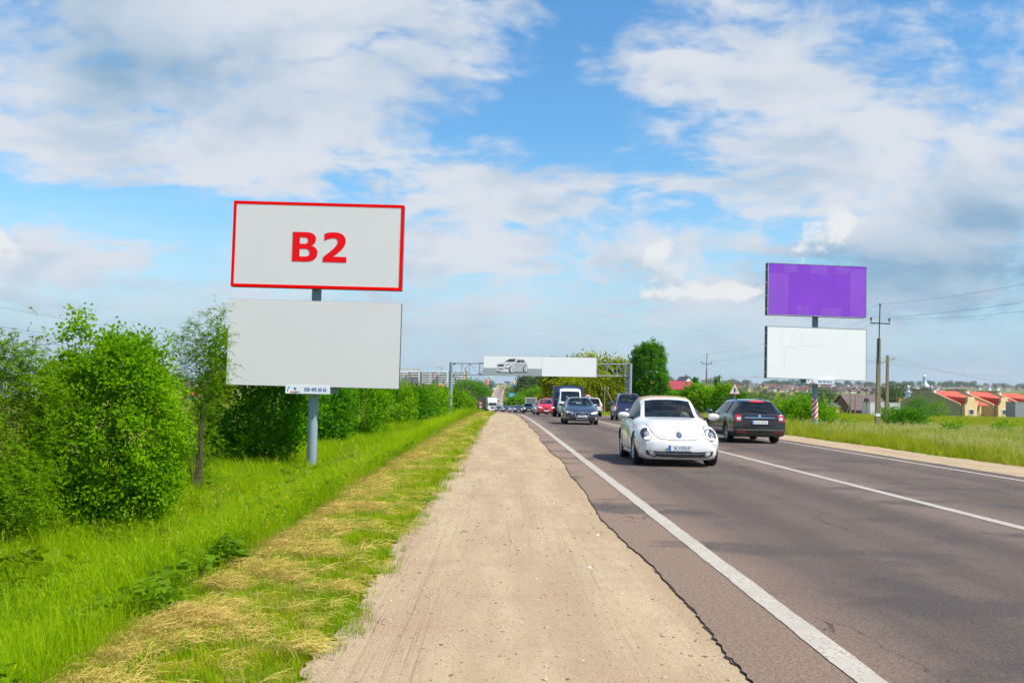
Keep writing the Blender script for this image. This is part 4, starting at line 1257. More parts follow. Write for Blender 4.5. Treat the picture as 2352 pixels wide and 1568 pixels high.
# bonnet shut line
sh = [(-.60, .86), (-.57, .75), (-.50, .64), (-.40, .575), (-.2, .555), (0, .55), (.2, .555), (.40, .575), (.50, .64), (.57, .75), (.60, .86)]
pts = []
for i in range(len(sh) - 1):
    for k in range(4):
        a = sh[i][0] + (sh[i + 1][0] - sh[i][0]) * k / 4; b = sh[i][1] + (sh[i + 1][1] - sh[i][1]) * k / 4
        h = be.hit(a, b, 'front')
        if h is not None: pts.append(h + Vector((0, -.004, 0)))
MB().tube(pts, .0065, 5).build('bonnet_seam', mat('seam_shadow', (.13, .13, .125), .8), be.root)
for sg_, sd in ((-1, 'left'), (1, 'right')):
    be.patch('sill_strip', [(1.3, .21), (2.75, .21), (2.75, .245), (1.3, .245)], CHROME, sd, off=.012, rings=(0, 1))
    pts = [be.hit(1.62, z_, sd) for z_ in np.linspace(.28, .9, 6)] + [be.hit(y_, .915, sd) for y_ in np.linspace(1.7, 2.7, 5)] + [be.hit(2.76, z_, sd) for z_ in np.linspace(.9, .3, 6)]
    MB().tube([p_ + Vector((sg_ * .001, 0, 0)) for p_ in pts if p_ is not None], .006, 5).build('door_seam', MATS['seam_shadow'], be.root)
    be.patch('door_handle', [(2.5, .80), (2.68, .80), (2.68, .835), (2.5, .835)], WHITE, sd, off=.03, rings=(0, 1))
be.interior(1.55, 2.35, .82, BEIGE, .58, 3.0)
MB().tube([(.37 + .17 * math.cos(t), 2.0 - .05 * math.sin(t), .98 + .16 * math.sin(t)) for t in np.linspace(0, 2 * math.pi, 20)], .014, 6, False).build('steering_wheel', INTER, be.root)
MB().rbox(-.11, .11, 1.86, 1.90, 1.27, 1.33, .015).build('rear_view_mirror', TRIM, be.root)
be.place(3.72, 20.6, R(-1.0))
place_driver(be, .37, 2.36, .78, mat('dark_shirt', (.05, .05, .06), .8), 'driver in dark clothes behind the wheel of the white convertible')

# --- black estate car driving away
BLACK = paint('black_car_paint', (.012, .012, .014), rough=.18)
EST = [(0.0, .60, .55, .57, .48, .25), (.10, .78, .62, .65, .6, .2), (.45, .86, .74, .80, .68, .19), (1.0, .88, .86, .92, .72, .19), (1.4, .885, .92, .98, .70, .19), (2.15, .885, .94, 1.41, .60, .19), (2.9, .885, .95, 1.455, .605, .19),
       (3.7, .885, .96, 1.44, .60, .19), (4.12, .88, .97, 1.38, .58, .2), (4.45, .86, .95, 1.00, .66, .22, .83), (4.53, .85, .88, .91, .64, .24, .82), (4.56, .80, .62, .64, .6, .27)]
sk_ = Car('estate_car', 'black estate car driving away in the far lane, beside the white convertible', EST, (.95, 3.55), .325, BLACK, ws=(1.45, 2.12), side=(1.55, 4.2), rearw=(4.14, 4.44), pillars=((2.55, 2.62), (3.4, 3.48)), gl=GLASSD, nsub=5)
sk_.both('tail_light', [(.60, .93), (.835, .95), (.85, .86), (.845, .71), (.62, .70), (.585, .80)], TAIL, 'rear', off=.02)
sk_.both('reversing_lamp', [(.63, .86), (.76, .86), (.76, .76), (.63, .76)], LAMP, 'rear', off=.032)
sk_.both('reflector', [(.45, .36), (.76, .37), (.76, .40), (.45, .39)], TAIL, 'rear', off=.015)
sk_.patch('bumper_lip', [(-.80, .43), (.80, .43), (.80, .455), (-.80, .455)], mat('bumper_edge_grey', (.16, .16, .17), .3), 'rear', off=.035)
sk_.patch('brake_lamp', [(-.22, 1.355), (.22, 1.355), (.22, 1.385), (-.22, 1.385)], TAILON, 'rear', off=.03, rings=(0, 1))
sk_.patch('plate_recess', [(-.55, .82), (.55, .82), (.52, .56), (-.52, .56)], TRIM, 'rear', off=.006)
sk_.patch('chrome_handle', [(-.5, .83), (.5, .83), (.5, .85), (-.5, .85)], CHROME, 'rear', off=.02, rings=(0, 1))
sk_.patch('emblem', circ(0, .90, .045, 12), CHROME, 'rear', dens=1, off=.02)
sk_.plate(.0, .69, 'rear')
sk_.mirror(.985, 1.65, 1.0, BLACK, .11, .08)
for sg_ in (-1, 1):
    MB().tube([(sg_ * .60, 2.0, 1.40), (sg_ * .62, 2.3, 1.475), (sg_ * .62, 3.4, 1.49), (sg_ * .60, 3.95, 1.42)], .018, 6).build('roof_rail', mat('dark_rail', (.03, .03, .03), .4), sk_.root)
    sk_.patch('side_strip', [(1.3, .47), (3.1, .47), (3.1, .50), (1.3, .50)], TRIM, 'right' if sg_ > 0 else 'left', off=.014, rings=(0, 1))
    for yh in (2.35, 3.25):
        sk_.patch('door_handle', [(yh, .80), (yh + .17, .80), (yh + .17, .835), (yh, .835)], BLACK, 'right' if sg_ > 0 else 'left', off=.03, rings=(0, 1))
MB().tube([(-.3, 4.46, 1.02), (.25, 4.40, 1.10)], .012, 5).build('rear_wiper', TRIM, sk_.root)
sk_.interior(1.6, 2.4, .85, INTER, .6, 3.3)
sk_.place(8.42, 32.6 + 4.56, math.pi + R(1.0))

# --- dark grey saloon-estate with four-ring grille
GREYB = paint('slate_blue_paint', (.045, .058, .08), metal=.35, rough=.22)
AUD = [(0.0, .66, .58, .60, .5, .24), (.07, .80, .64, .67, .62, .19), (.4, .88, .74, .81, .70, .175), (.95, .905, .86, .93, .74, .175), (1.42, .91, .92, .99, .72, .18), (2.2, .91, .94, 1.39, .60, .18), (2.85, .91, .95, 1.435, .61, .18),
       (3.6, .905, .96, 1.42, .60, .18), (4.15, .895, .965, 1.34, .56, .19), (4.5, .86, .93, 1.0, .66, .22), (4.70, .76, .66, .68, .6, .26)]
au = Car('estate_car', 'dark slate estate car with a chrome-framed grille following the white convertible', AUD, (.87, 3.68), .33, GREYB, ws=(1.48, 2.18), side=(1.6, 4.2), rearw=(4.18, 4.48), pillars=((2.6, 2.67), (3.5, 3.57)))
au.patch('grille_frame', [(-.37, .66), (.37, .66), (.36, .52), (.27, .27), (-.27, .27), (-.36, .52)], CHROME, off=.014)
g_ = au.patch('grille', [(-.335, .635), (.335, .635), (.325, .52), (.245, .295), (-.245, .295), (-.325, .52)], TRIM, off=.024)
for k in range(4):
    V = []
    c0 = (-.12 + .08 * k, .585)
    MB().tube([(c0[0] + .052 * math.cos(t), au.hit(c0[0], c0[1], 'front').y - .045, c0[1] + .052 * math.sin(t)) for t in np.linspace(0, 2 * math.pi, 17)], .009, 5, False).build('emblem_ring', CHROME, g_)
for sg_ in (-1, 1):
    h = au.patch('headlight', [(sg_ * .43, .60), (sg_ * .62, .665), (sg_ * .80, .70), (sg_ * .84, .66), (sg_ * .76, .58), (sg_ * .50, .545)], LAMP, off=.014)
    au.patch('lamp_reflector', [(sg_ * .50, .60), (sg_ * .62, .64), (sg_ * .72, .65), (sg_ * .70, .59), (sg_ * .53, .565)], LAMPON if sg_ > 0 else LAMPIN, off=.022, parent=h, rings=(0, 1))
    au.patch('fog_intake', [(sg_ * .40, .36), (sg_ * .80, .40), (sg_ * .82, .30), (sg_ * .45, .26)], TRIM, off=.012)
    au.patch('fog_lamp', circ(sg_ * .72, .345, .04, 10), LAMP, dens=1, off=.024)
au.plate(0, .44, text='AE4911KT')
au.mirror(1.0, 1.68, 1.02, GREYB, .115, .075)
au.patch('splitter', [(-.7, .225), (.7, .225), (.66, .20), (-.66, .20)], mat('silver_lip', (.3, .31, .33), .35), off=.02, rings=(0, 1))
for sg_ in (-1, 1):
    MB().tube([(sg_ * .61, 2.1, 1.39), (sg_ * .63, 2.4, 1.46), (sg_ * .63, 3.5, 1.47), (sg_ * .61, 4.0, 1.40)], .017, 6).build('roof_rail', CHROME, au.root)
au.interior(1.6, 2.45, .85, INTER, .6, 3.4)
MB().rbox(-.10, .10, 2.02, 2.06, 1.26, 1.32, .015).build('rear_view_mirror', TRIM, au.root)
au.place(4.22, 51.5, R(-.5))
place_driver(au, .37, 2.46, .82, mat('grey_shirt', (.2, .2, .22), .8), 'driver in grey at the wheel of the dark slate estate car')

# --- blue box van driving away
NAVY = paint('violet_blue_paint', (.022, .026, .10), metal=.1, rough=.25)
KAN = [(0.0, .62, .62, .64, .5, .26), (.12, .80, .74, .77, .64, .2), (.6, .88, .92, .97, .72, .19), (1.0, .89, 1.0, 1.06, .73, .19), (1.7, .895, 1.04, 1.72, .64, .19), (2.3, .895, 1.05, 1.80, .66, .19), (3.3, .895, 1.05, 1.80, .66, .19),
       (3.85, .89, 1.06, 1.76, .65, .19), (3.99, .885, 1.05, 1.40, .72, .2), (4.06, .88, 1.0, 1.05, .74, .22, .86), (4.1, .85, .6, .62, .72, .28)]
ka = Car('small_van', 'dark blue compact van driving away behind the white convertible', KAN, (.8, 3.5), .31, NAVY, ws=(1.05, 1.66), side=(1.15, 3.55), rearw=(3.87, 4.04), pillars=((2.2, 2.3), (2.95, 3.02)), gl=GLASS)
ka.both('tail_light', [(.76, 1.05), (.87, 1.05), (.88, .70), (.78, .70)], TAIL, 'rear', off=.02)
ka.patch('bumper', [(-.87, .52), (.87, .52), (.86, .30), (-.86, .30)], mat('grey_plastic', (.05, .05, .055), .6), 'rear', off=.05)
ka.plate(.05, .72, 'rear')
ka.patch('brake_lamp', [(-.10, 1.71), (.10, 1.71), (.10, 1.74), (-.10, 1.74)], TAIL, 'rear', off=.03, rings=(0, 1))
ka.patch('emblem', circ(-.25, .82, .05, 10), CHROME, 'rear', dens=1, off=.02)
ka.mirror(1.03, 1.25, 1.12, TRIM, .11, .11)
ka.interior(1.2, 1.95, 1.0, INTER, .6, 2.9)
ka.place(8.55, 66 + 4.1, math.pi)

# --- small white off-roader driving away
SUVB = [(0.0, .66, .75, .77, .55, .33), (.12, .78, .84, .87, .64, .3), (.7, .82, .93, .98, .68, .3), (1.1, .83, .98, 1.03, .68, .3), (1.6, .83, 1.0, 1.55, .60, .3), (2.2, .83, 1.01, 1.64, .62, .3), (3.2, .83, 1.01, 1.64, .62, .3), (3.75, .82, 1.02, 1.56, .59, .3), (3.98, .81, .99, 1.06, .70, .31, .79), (4.05, .79, .66, .68, .68, .36)]
WHITE2 = paint('plain_white_paint', (.74, .73, .70))
ws_ = Car('off_road_car', 'small boxy white off-roader driving away beyond the dark slate estate', SUVB, (.75, 3.2), .34, WHITE2, ws=(1.15, 1.57), side=(1.2, 3.6), rearw=(3.77, 3.96), pillars=((2.05, 2.13), (2.95, 3.05)), gl=GLASSD, lower=TRIM)
ws_.both('tail_light', [(.70, .92), (.80, .92), (.80, .66), (.71, .66)], mat('amber_red_lamp', (.75, .14, .02), .3), 'rear', off=.02)
ws_.patch('bumper', [(-.8, .52), (.8, .52), (.8, .36), (-.8, .36)], TRIM, 'rear', off=.06)
ws_.plate(0, .74, 'rear')
ws_.mirror(.95, 1.25, 1.08, TRIM, .1, .08)
ws_.place(8.0, 86 + 4.05, math.pi)

# --- oncoming queue
def front_set(c, w_, zl, hl=LAMP, gz=.5, gw=.5, plate=True, zp=.45, lit=None, lh=.06):
    for sg_ in (-1, 1):
        h = c.patch('headlight', [(sg_ * w_ * .52, zl + lh * .7), (sg_ * w_ * .92, zl + lh * 1.5), (sg_ * w_ * .93, zl + .01), (sg_ * w_ * .80, zl - lh), (sg_ * w_ * .55, zl - lh * .8)], hl, off=.016)
        if lit:
            c.patch('lamp_bulb', circ(sg_ * w_ * .74, zl, lh * .9, 10), lit, dens=1, off=.03, parent=h)
    c.patch('grille', [(-gw * .55, gz + .07), (gw * .55, gz + .07), (gw * .5, gz - .06), (-gw * .5, gz - .06)], TRIM, off=.014)
    c.patch('lower_intake', [(-w_ * .7, .36), (w_ * .7, .36), (w_ * .62, .25), (-w_ * .62, .25)], TRIM, off=.012)
    if plate:
        c.plate(0, zp)
HAT = [(0.0, .60, .60, .62, .46, .24), (.07, .76, .68, .72, .58, .18), (.35, .83, .80, .88, .64, .17), (.75, .845, .92, 1.0, .66, .17), (1.0, .85, .97, 1.06, .67, .17), (1.75, .85, 1.0, 1.46, .57, .17), (2.4, .85, 1.01, 1.51, .58, .17), (3.2, .845, 1.03, 1.45, .55, .17), (3.55, .82, 1.0, 1.12, .6, .2), (3.85, .74, .66, .68, .6, .25)]
REDP = paint('bright_red_paint', (.62, .006, .018), rough=.2)
rd = Car('hatchback_car', 'bright red small hatchback in the oncoming queue', HAT, (.72, 3.2), .30, REDP, ws=(1.06, 1.74), side=(1.2, 3.25), rearw=(3.25, 3.5), pillars=((2.05, 2.13),))
front_set(rd, .80, .70, LAMP, .62, .34, zp=.40)
rd.mirror(.95, 1.3, 1.08, REDP, .1, .075)
rd.patch('emblem', circ(0, .735, .05, 12, .035), CHROME, dens=1, off=.02)
rd.interior(1.15, 1.95, .9)
rd.place(4.28, 92.5)
SUV = [(0.0, .72, .70, .73, .56, .27), (.08, .86, .80, .84, .68, .23), (.45, .94, .92, .99, .76, .22), (1.0, .96, 1.03, 1.10, .80, .22), (1.4, .96, 1.08, 1.15, .79, .22), (2.1, .96, 1.10, 1.64, .66, .22), (2.8, .96, 1.11, 1.71, .68, .22), (3.7, .955, 1.12, 1.69, .67, .22), (4.3, .94, 1.12, 1.58, .62, .24), (4.6, .9, 1.05, 1.12, .72, .28), (4.75, .8, .7, .72, .66, .32)]
sv = Car('suv_car', 'large black off-road car with a lit headlamp left of the red hatchback', SUV, (.95, 3.82), .37, BLACK, ws=(1.46, 2.08), side=(1.55, 4.3), rearw=(4.33, 4.58), pillars=((2.6, 2.68), (3.5, 3.58)), gl=GLASSD, tw=.26)
front_set(sv, .90, .80, LAMP, .74, .6, zp=.58, lit=LAMPON)
sv.mirror(1.07, 1.7, 1.2, BLACK, .12, .09)
sv.place(4.55, 160)
SILVER = paint('silver_car_paint', (.34, .36, .38), metal=.5, rough=.3)
s2 = Car('suv_car', 'silver off-road car half hidden behind the red hatchback', SUV, (.95, 3.82), .37, SILVER, ws=(1.46, 2.08), side=(1.55, 4.3), rearw=(4.33, 4.58), pillars=((2.6, 2.68), (3.5, 3.58)), gl=GLASSD, tw=.26)
front_set(s2, .90, .80, LAMP, .74, .6, zp=.58)
s2.mirror(1.07, 1.7, 1.2, SILVER, .12, .09)
s2.place(5.15, 126)
GLF = [(0.0, .64, .58, .60, .48, .23), (.07, .80, .66, .70, .6, .18), (.4, .87, .76, .84, .68, .17), (.9, .885, .88, .96, .72, .17), (1.25, .89, .94, 1.02, .71, .17), (2.0, .89, .96, 1.42, .6, .17), (2.7, .89, .98, 1.47, .61, .17), (3.4, .885, 1.0, 1.43, .58, .18), (3.85, .86, .97, 1.06, .64, .2), (4.2, .76, .66, .68, .6, .25)]
DGREY = paint('dark_grey_car_paint', (.035, .037, .04), metal=.3, rough=.25)
def gen(label, st, pnt, x, y, lit=None, name='hatchback_car', head=0.0, gl=BLACKGLASS):
    c = Car(name, label, st, (.85, st[-1][0] - .85), .32, pnt, ws=(st[4][0] + .05, st[5][0]), side=(st[4][0] + .12, st[-3][0]), rearw=(st[-3][0] + .02, st[-2][0]), pillars=((2.4, 2.48),), gl=gl, nsub=4)
    front_set(c, st[3][1] * .93, st[1][2] + .04, LAMP, st[1][2] - .06, .5, zp=.42, lit=lit)
    c.mirror(st[4][1] + .1, st[4][0] + .25, st[4][2] + .07, pnt, .1, .075)
    return c.place(x, y, head)
gen('dark grey hatchback with warm lit lamps left of the black off-roader', GLF, DGREY, 3.3, 181, LAMPYEL)
gen('silver hatchback peeping out between the two dark cars of the queue', GLF, SILVER, 2.45, 199)
SED = [(0.0, .64, .58, .60, .48, .23), (.07, .80, .66, .70, .6, .18), (.4, .88, .76, .82, .70, .17), (1.0, .90, .86, .93, .74, .17), (1.4, .905, .91, .98, .72, .17), (2.2, .905, .93, 1.39, .6, .17), (2.9, .905, .94, 1.43, .61, .17), (3.4, .9, .96, 1.36, .58, .18), (4.05, .88, .96, 1.04, .64, .2), (4.7, .80, .80, .84, .64, .25)]
gen('black saloon with lit headlamps right of the dark blue-black hatchback', SED, BLACK, 1.35, 215, LAMPON, 'saloon_car')
gen('dark blue-black hatchback right beside the white lorry cab', GLF, paint('ink_blue_paint', (.02, .03, .05), rough=.25), -.35, 246, LAMPYEL, head=R(2))

# --- light lorry with white cab and blue tarpaulin body
LWH = paint('cab_white_paint', (.70, .71, .72))
VAN = [(0.0, .72, .80, .84, .6, .34), (.08, .86, .92, .97, .74, .3), (.4, .93, 1.06, 1.13, .82, .29), (.75, .955, 1.18, 1.26, .84, .29), (.95, .96, 1.24, 1.33, .84, .29), (1.45, .965, 1.27, 2.02, .78, .29), (1.9, .965, 1.28, 2.42, .78, .29), (2.5, .965, 1.28, 2.50, .79, .29), (2.75, .96, 1.28, 2.5, .79, .29)]
lv = Car('light_lorry', 'white-cab lorry with a tall dark blue tarpaulin body behind the slate estate', VAN, (.85,), .36, LWH, ws=(.98, 1.62), side=(1.05, 2.0), pillars=(), gl=GLASS, cat='lorry', tw=.22)
front_set(lv, .86, .90, LAMP, .74, .7, zp=.55, lh=.09)
lv.mirror(1.12, 1.15, 1.45, TRIM, .09, .16)
TARP = mat('blue_tarpaulin', (.025, .05, .115), .55, var=.25, vscale=1.2, bump=.3)
tb = MB()
tb.prism([(-1.13, .85), (1.13, .85), (1.13, 2.52), (1.05, 2.66), (0, 2.76), (-1.05, 2.66), (-1.13, 2.52)], 2.85, 5.6)
tb.build('tarpaulin_body', TARP, lv.root)
MB().box(-1.0, 1.0, 2.5, 5.4, .55, .84).build('chassis', TRIM, lv.root)
for sg_ in (-1, 1):
    for x_ in (.98,):
        o = MB().lathe([(.2, -.15), (.34, -.15), (.36, -.1), (.36, .1), (.34, .15), (.2, .15)], 20).build('wheel', RUBBER, lv.root, (sg_ * x_, 4.6, .36), (0, math.pi / 2, 0))
    MB().box(min(0, sg_ * .012), max(0, sg_ * .012), 2.9, 5.5, .85, 1.0).build('side_board', mat('board_grey', (.12, .13, .14), .6), lv.root, (sg_ * 1.132, 0, 0))
lv.interior(1.1, 1.75, 1.3, INTER, .75)
lv.place(5.45, 76.5)
lv.root.scale = (1.04, 1, .91)
place_driver(lv, .42, 1.72, 1.30, mat('red_shirt', (.35, .05, .05), .8), 'driver in red in the white lorry cab with blue tarpaulin')

# --- articulated lorry
tw_ = empty('articulated_lorry', (0, 0, 0), 0, 'articulated lorry with white cab and dark grey trailer at the head of the queue', 'lorry')
cabp = [(0, .55), (.02, 1.2), (.10, 2.15), (.22, 2.95), (.55, 3.55), (1.5, 3.72), (2.3, 3.74), (2.3, .55)]
cb = MB()
n = len(cabp)
cb.add([(-1.22, y, z) for y, z in cabp] + [(1.22, y, z) for y, z in cabp], [tuple(range(n)), tuple(range(n, 2 * n))[::-1]] + [(i, n + i, n + (i + 1) % n, (i + 1) % n) for i in range(n)])
cb.build('cab', LWH, tw_)
MB().add([(-1.10, .01, 1.55), (1.10, .01, 1.55), (1.08, .085, 2.35), (-1.08, .085, 2.35)], [(0, 1, 2, 3)]).build('windscreen', BLACKGLASS, tw_)
MB().add([(-.62, -.02, 1.28), (.62, -.02, 1.28), (.42, -.03, .72), (-.42, -.03, .72)], [(0, 1, 2, 3)]).build('grille', mat('lorry_grille', (.08, .09, .10), .5), tw_)
for k in range(4):
    MB().box(-.55 + k * .03, .55 - k * .03, -.055, -.035, 1.2 - k * .13, 1.225 - k * .13).build('grille_bar', ALLOY, tw_)
MB().box(-1.12, 1.12, -.08, .2, .40, .62).build('bumper', LWH, tw_)
for sg_ in (-1, 1):
    MB().box(-.2, .2, -.10, -.08, .62, .78).build('headlight', LAMP, tw_, (sg_ * .9, 0, 0))
    MB().rbox(-.09, .09, -.1, .05, -.35, .35, .03).build('wing_mirror', TRIM, tw_, (sg_ * 1.36, .3, 1.95))
    MB().add([(sg_ * 1.224, .35, 1.6), (sg_ * 1.224, 1.2, 1.6), (sg_ * 1.224, 1.2, 2.3), (sg_ * 1.224, .42, 2.3)], [(0, 1, 2, 3)]).build('side_window', BLACKGLASS, tw_)
TRL = MB().rbox(-1.27, 1.27, 2.7, 16.2, 1.05, 3.85, .04).build('trailer_body', mat('dark_grey_curtain', (.085, .095, .09), .6, var=.12, vscale=.8), tw_)
for y_ in (4.2, 6.9, 9.6, 12.3):
    MB().box(-.03, .0, y_, y_ + .10, 1.02, 3.86).build('curtain_strap', mat('yellow_strap', (.55, .33, .02), .6), tw_, (-1.274, 0, 0))
MB().box(-1.0, 1.0, 1.6, 15.8, .75, 1.0).build('chassis', TRIM, tw_)
for y_ in (.75, 3.2, 11.5, 12.8, 14.1):
    for sg_ in (-1, 1):
        MB().lathe([(.25, -.15), (.48, -.15), (.5, -.1), (.5, .1), (.48, .15), (.25, .15), (0, .1)], 18).build('wheel', RUBBER, tw_, (sg_ * 1.05, y_, .5), (0, math.pi / 2, 0))
tw_.location = (-2.1, 268, float(zr(272)))
tw_.rotation_euler = (0, 0, R(13))

# --- box truck and others
def box_truck(name, label, X, Y, head, wd, hg, ln, rear, side, cab, frame=PLATE, cat='lorry', simple=False):
    e = empty(name, (X, Y, float(zr(Y)) + .01), head, label, cat)
    if cab:
        cb = MB()
        pr = [(0, .45), (.05, 1.25), (.25, 2.2), (.5, 2.4), (1.8, 2.45), (1.8, .45)]
        n = len(pr); h = wd / 2 * .92
        cb.add([(-h, y, z) for y, z in pr] + [(h, y, z) for y, z in pr], [tuple(range(n)), tuple(range(n, 2 * n))[::-1]] + [(i, n + i, n + (i + 1) % n, (i + 1) % n) for i in range(n)])
        cb.build('cab', cab, e)
        MB().add([(-h * .9, .035, 1.35), (h * .9, .035, 1.35), (h * .88, .19, 2.1), (-h * .88, .19, 2.1)], [(0, 1, 2, 3)]).build('windscreen', BLACKGLASS, e)
    MB().box(-wd / 2, wd / 2, 2.0, 2.0 + ln, .85, hg).build('cargo_box', side, e)
    MB().box(-wd / 2 + .12, wd / 2 - .12, 2.0 + ln, 2.02 + ln, .95, hg - .12).build('rear_doors', rear, e)
    for (a, b, c, d) in ((-wd / 2, wd / 2, hg - .12, hg), (-wd / 2, -wd / 2 + .12, .85, hg - .12), (wd / 2 - .12, wd / 2, .85, hg - .12)):
        MB().box(a, b, 2.001 + ln, 2.05 + ln, c, d).build('rear_frame', frame, e)
    MB().box(-wd * .4, wd * .4, .5, 1.9 + ln, .5, .84).build('chassis', TRIM, e)
    for y_ in (.8, 1.2 + ln * .75):
        for sg_ in (-1, 1):
            MB().lathe([(.2, -.13), (.40, -.13), (.42, -.08), (.42, .08), (.40, .13), (.2, .13), (0, .08)], 14).build('wheel', RUBBER, e, (sg_ * (wd / 2 - .15), y_, .42), (0, math.pi / 2, 0))
    return e
GDOOR = mat('grey_rear_door', (.16, .165, .17), .6, var=.15)
box_truck('box_lorry', 'box lorry with grey rear doors and white frame driving away past the queue', at(1217, 925, 232).x, 232, math.pi, 2.45, 3.45, 6.0, GDOOR, GDOOR, LWH)
e = box_truck('striped_lorry', 'lorry with a red and blue rear mostly hidden beside the white lorry cab', at(1266, 925, 150).x, 150, math.pi, 2.3, 2.45, 4.5, mat('bright_blue_panel', (.05, .18, .62), .5), mat('red_panel', (.6, .06, .06), .5), LWH, mat('coral_panel', (.75, .16, .13), .5))
PW = mat('white_van_side', (.74, .73, .70), .5, var=.05)
e = box_truck('panel_van', 'long white van standing crosswise behind the dark cars of the queue', at(1156, 930, 300).x, 298, R(78), 2.0, 2.75, 5.0, PW, PW, LWH, PW)

# --- vehicles on the far hill
FARW = paint('far_white_paint', (.72, .72, .72))
def far_car(label, lane, Y, pnt, kind='hatchback_car', head=None):
    X = float(xo(Y)) + (3.95 if lane == 0 else 8.05)
    hd = 0 if lane == 0 else math.pi
    yy = Y if lane == 0 else Y + 4
    if kind in ('hatchback_car', 'saloon_car'):
        c = Car(kind, label, GLF, (.85, 3.35), .32, pnt, ws=(1.3, 2.0), side=(1.4, 3.5), rearw=(3.5, 3.9), gl=BLACKGLASS, nsub=2, arch=False, group='vehicles on the far hill')
        c.place(X, yy, hd)
    else:
        e = box_truck(kind, label, X, yy, hd, 2.2, 3.0, 5.0, pnt, pnt, pnt, pnt, cat='van')
        e['group'] = 'vehicles on the far hill'
FW = [('white lorry climbing nearest on the far hill road', 0, 1010, FARW, 'box_lorry'), ('white box van lower on the far hill', 1, 1060, FARW, 'panel_van'), ('white van halfway up the far hill', 0, 1120, FARW, 'panel_van'),
      ('small white car halfway up the far hill', 1, 1150, FARW, 'hatchback_car'), ('grey car behind the small white one on the far hill', 1, 1195, SILVER, 'hatchback_car'), ('white car coming down high on the far hill', 0, 1215, FARW, 'hatchback_car'),
      ('second white car coming down high on the far hill', 0, 1270, FARW, 'hatchback_car'), ('red car near the top of the far hill', 1, 1310, REDP, 'hatchback_car'), ('white van near the top of the far hill', 0, 1330, FARW, 'panel_van'),
      ('bright green van near the top of the far hill', 0, 1390, mat('green_van_paint', (.10, .55, .06), .4), 'panel_van'), ('pale van at the crest of the far hill', 1, 1400, FARW, 'panel_van')]
for a in FW:
    far_car(*a)

# ------------------------------------------------------------------ vegetation
def unit(a):
    return a / np.maximum(1e-9, np.linalg.norm(a, axis=-1, keepdims=True))
def leaf_geo(C, A, N, ln, wd, rnd6=False, fold=.18):
    """leaf blades at C along A with normal N; returns verts, quads"""
    A = unit(A); S = unit(np.cross(A, N)); N = np.cross(S, A)
    ln = ln[:, None]; wd = wd[:, None]
    if rnd6:
        pr = [(0, 0, 0), (-.42, .28, fold), (-.46, .68, fold), (0, 1.0, -.06), (.46, .68, fold), (.42, .28, fold)]
        V = np.stack([C + S * wd * 2 * x + A * ln * y + N * wd * z for x, y, z in pr], 1)
        I = np.arange(len(C))[:, None] * 6
        Fq = np.concatenate([I + np.array([0, 3, 2, 1]), I + np.array([0, 5, 4, 3])])
        return V.reshape(-1, 3), Fq, 6
    pr = [(0, 0, 0), (-.5, .45, fold), (0, 1.0, -.05), (.5, .45, fold)]
    V = np.stack([C + S * wd * 2 * x + A * ln * y + N * wd * z for x, y, z in pr], 1)
    I = np.arange(len(C))[:, None] * 4
    Fq = np.concatenate([I + np.array([0, 2, 1]), I + np.array([0, 3, 2])])
    return V.reshape(-1, 3), Fq, 4
def rdir(n, g):
    return unit(g.normal(size=(n, 3)))
def clusters(ells, n, g, inner=.70):
    """points spread through the outer shell of a heap of ellipsoids, with outward directions"""
    E = np.array(ells, float)
    wgt = (E[:, 3] * E[:, 4] * E[:, 5]) ** (2 / 3)
    k = g.choice(len(E), n * 3, p=wgt / wgt.sum())
    d = rdir(n * 3, g)
    rr = inner + (1.02 - inner) * g.random(n * 3) ** .6
    rr *= 1 + .13 * np.sin(d[:, 0] * 5 + k) * np.cos(d[:, 2] * 6 + k * 2) + .07 * g.normal(size=n * 3)
    P = E[k, :3] + d * E[k, 3:] * rr[:, None]
    ok = np.ones(len(P), bool)
    for j in range(len(E)):
        q = np.linalg.norm((P - E[j, :3]) / E[j, 3:], axis=1)
        ok &= ~((q < .68) & (k != j))
    ok &= P[:, 2] > .03
    P, d, k = P[ok][:n], unit(d[ok][:n] / E[k[ok][:n], 3:]), k[ok][:n]
    return P, d
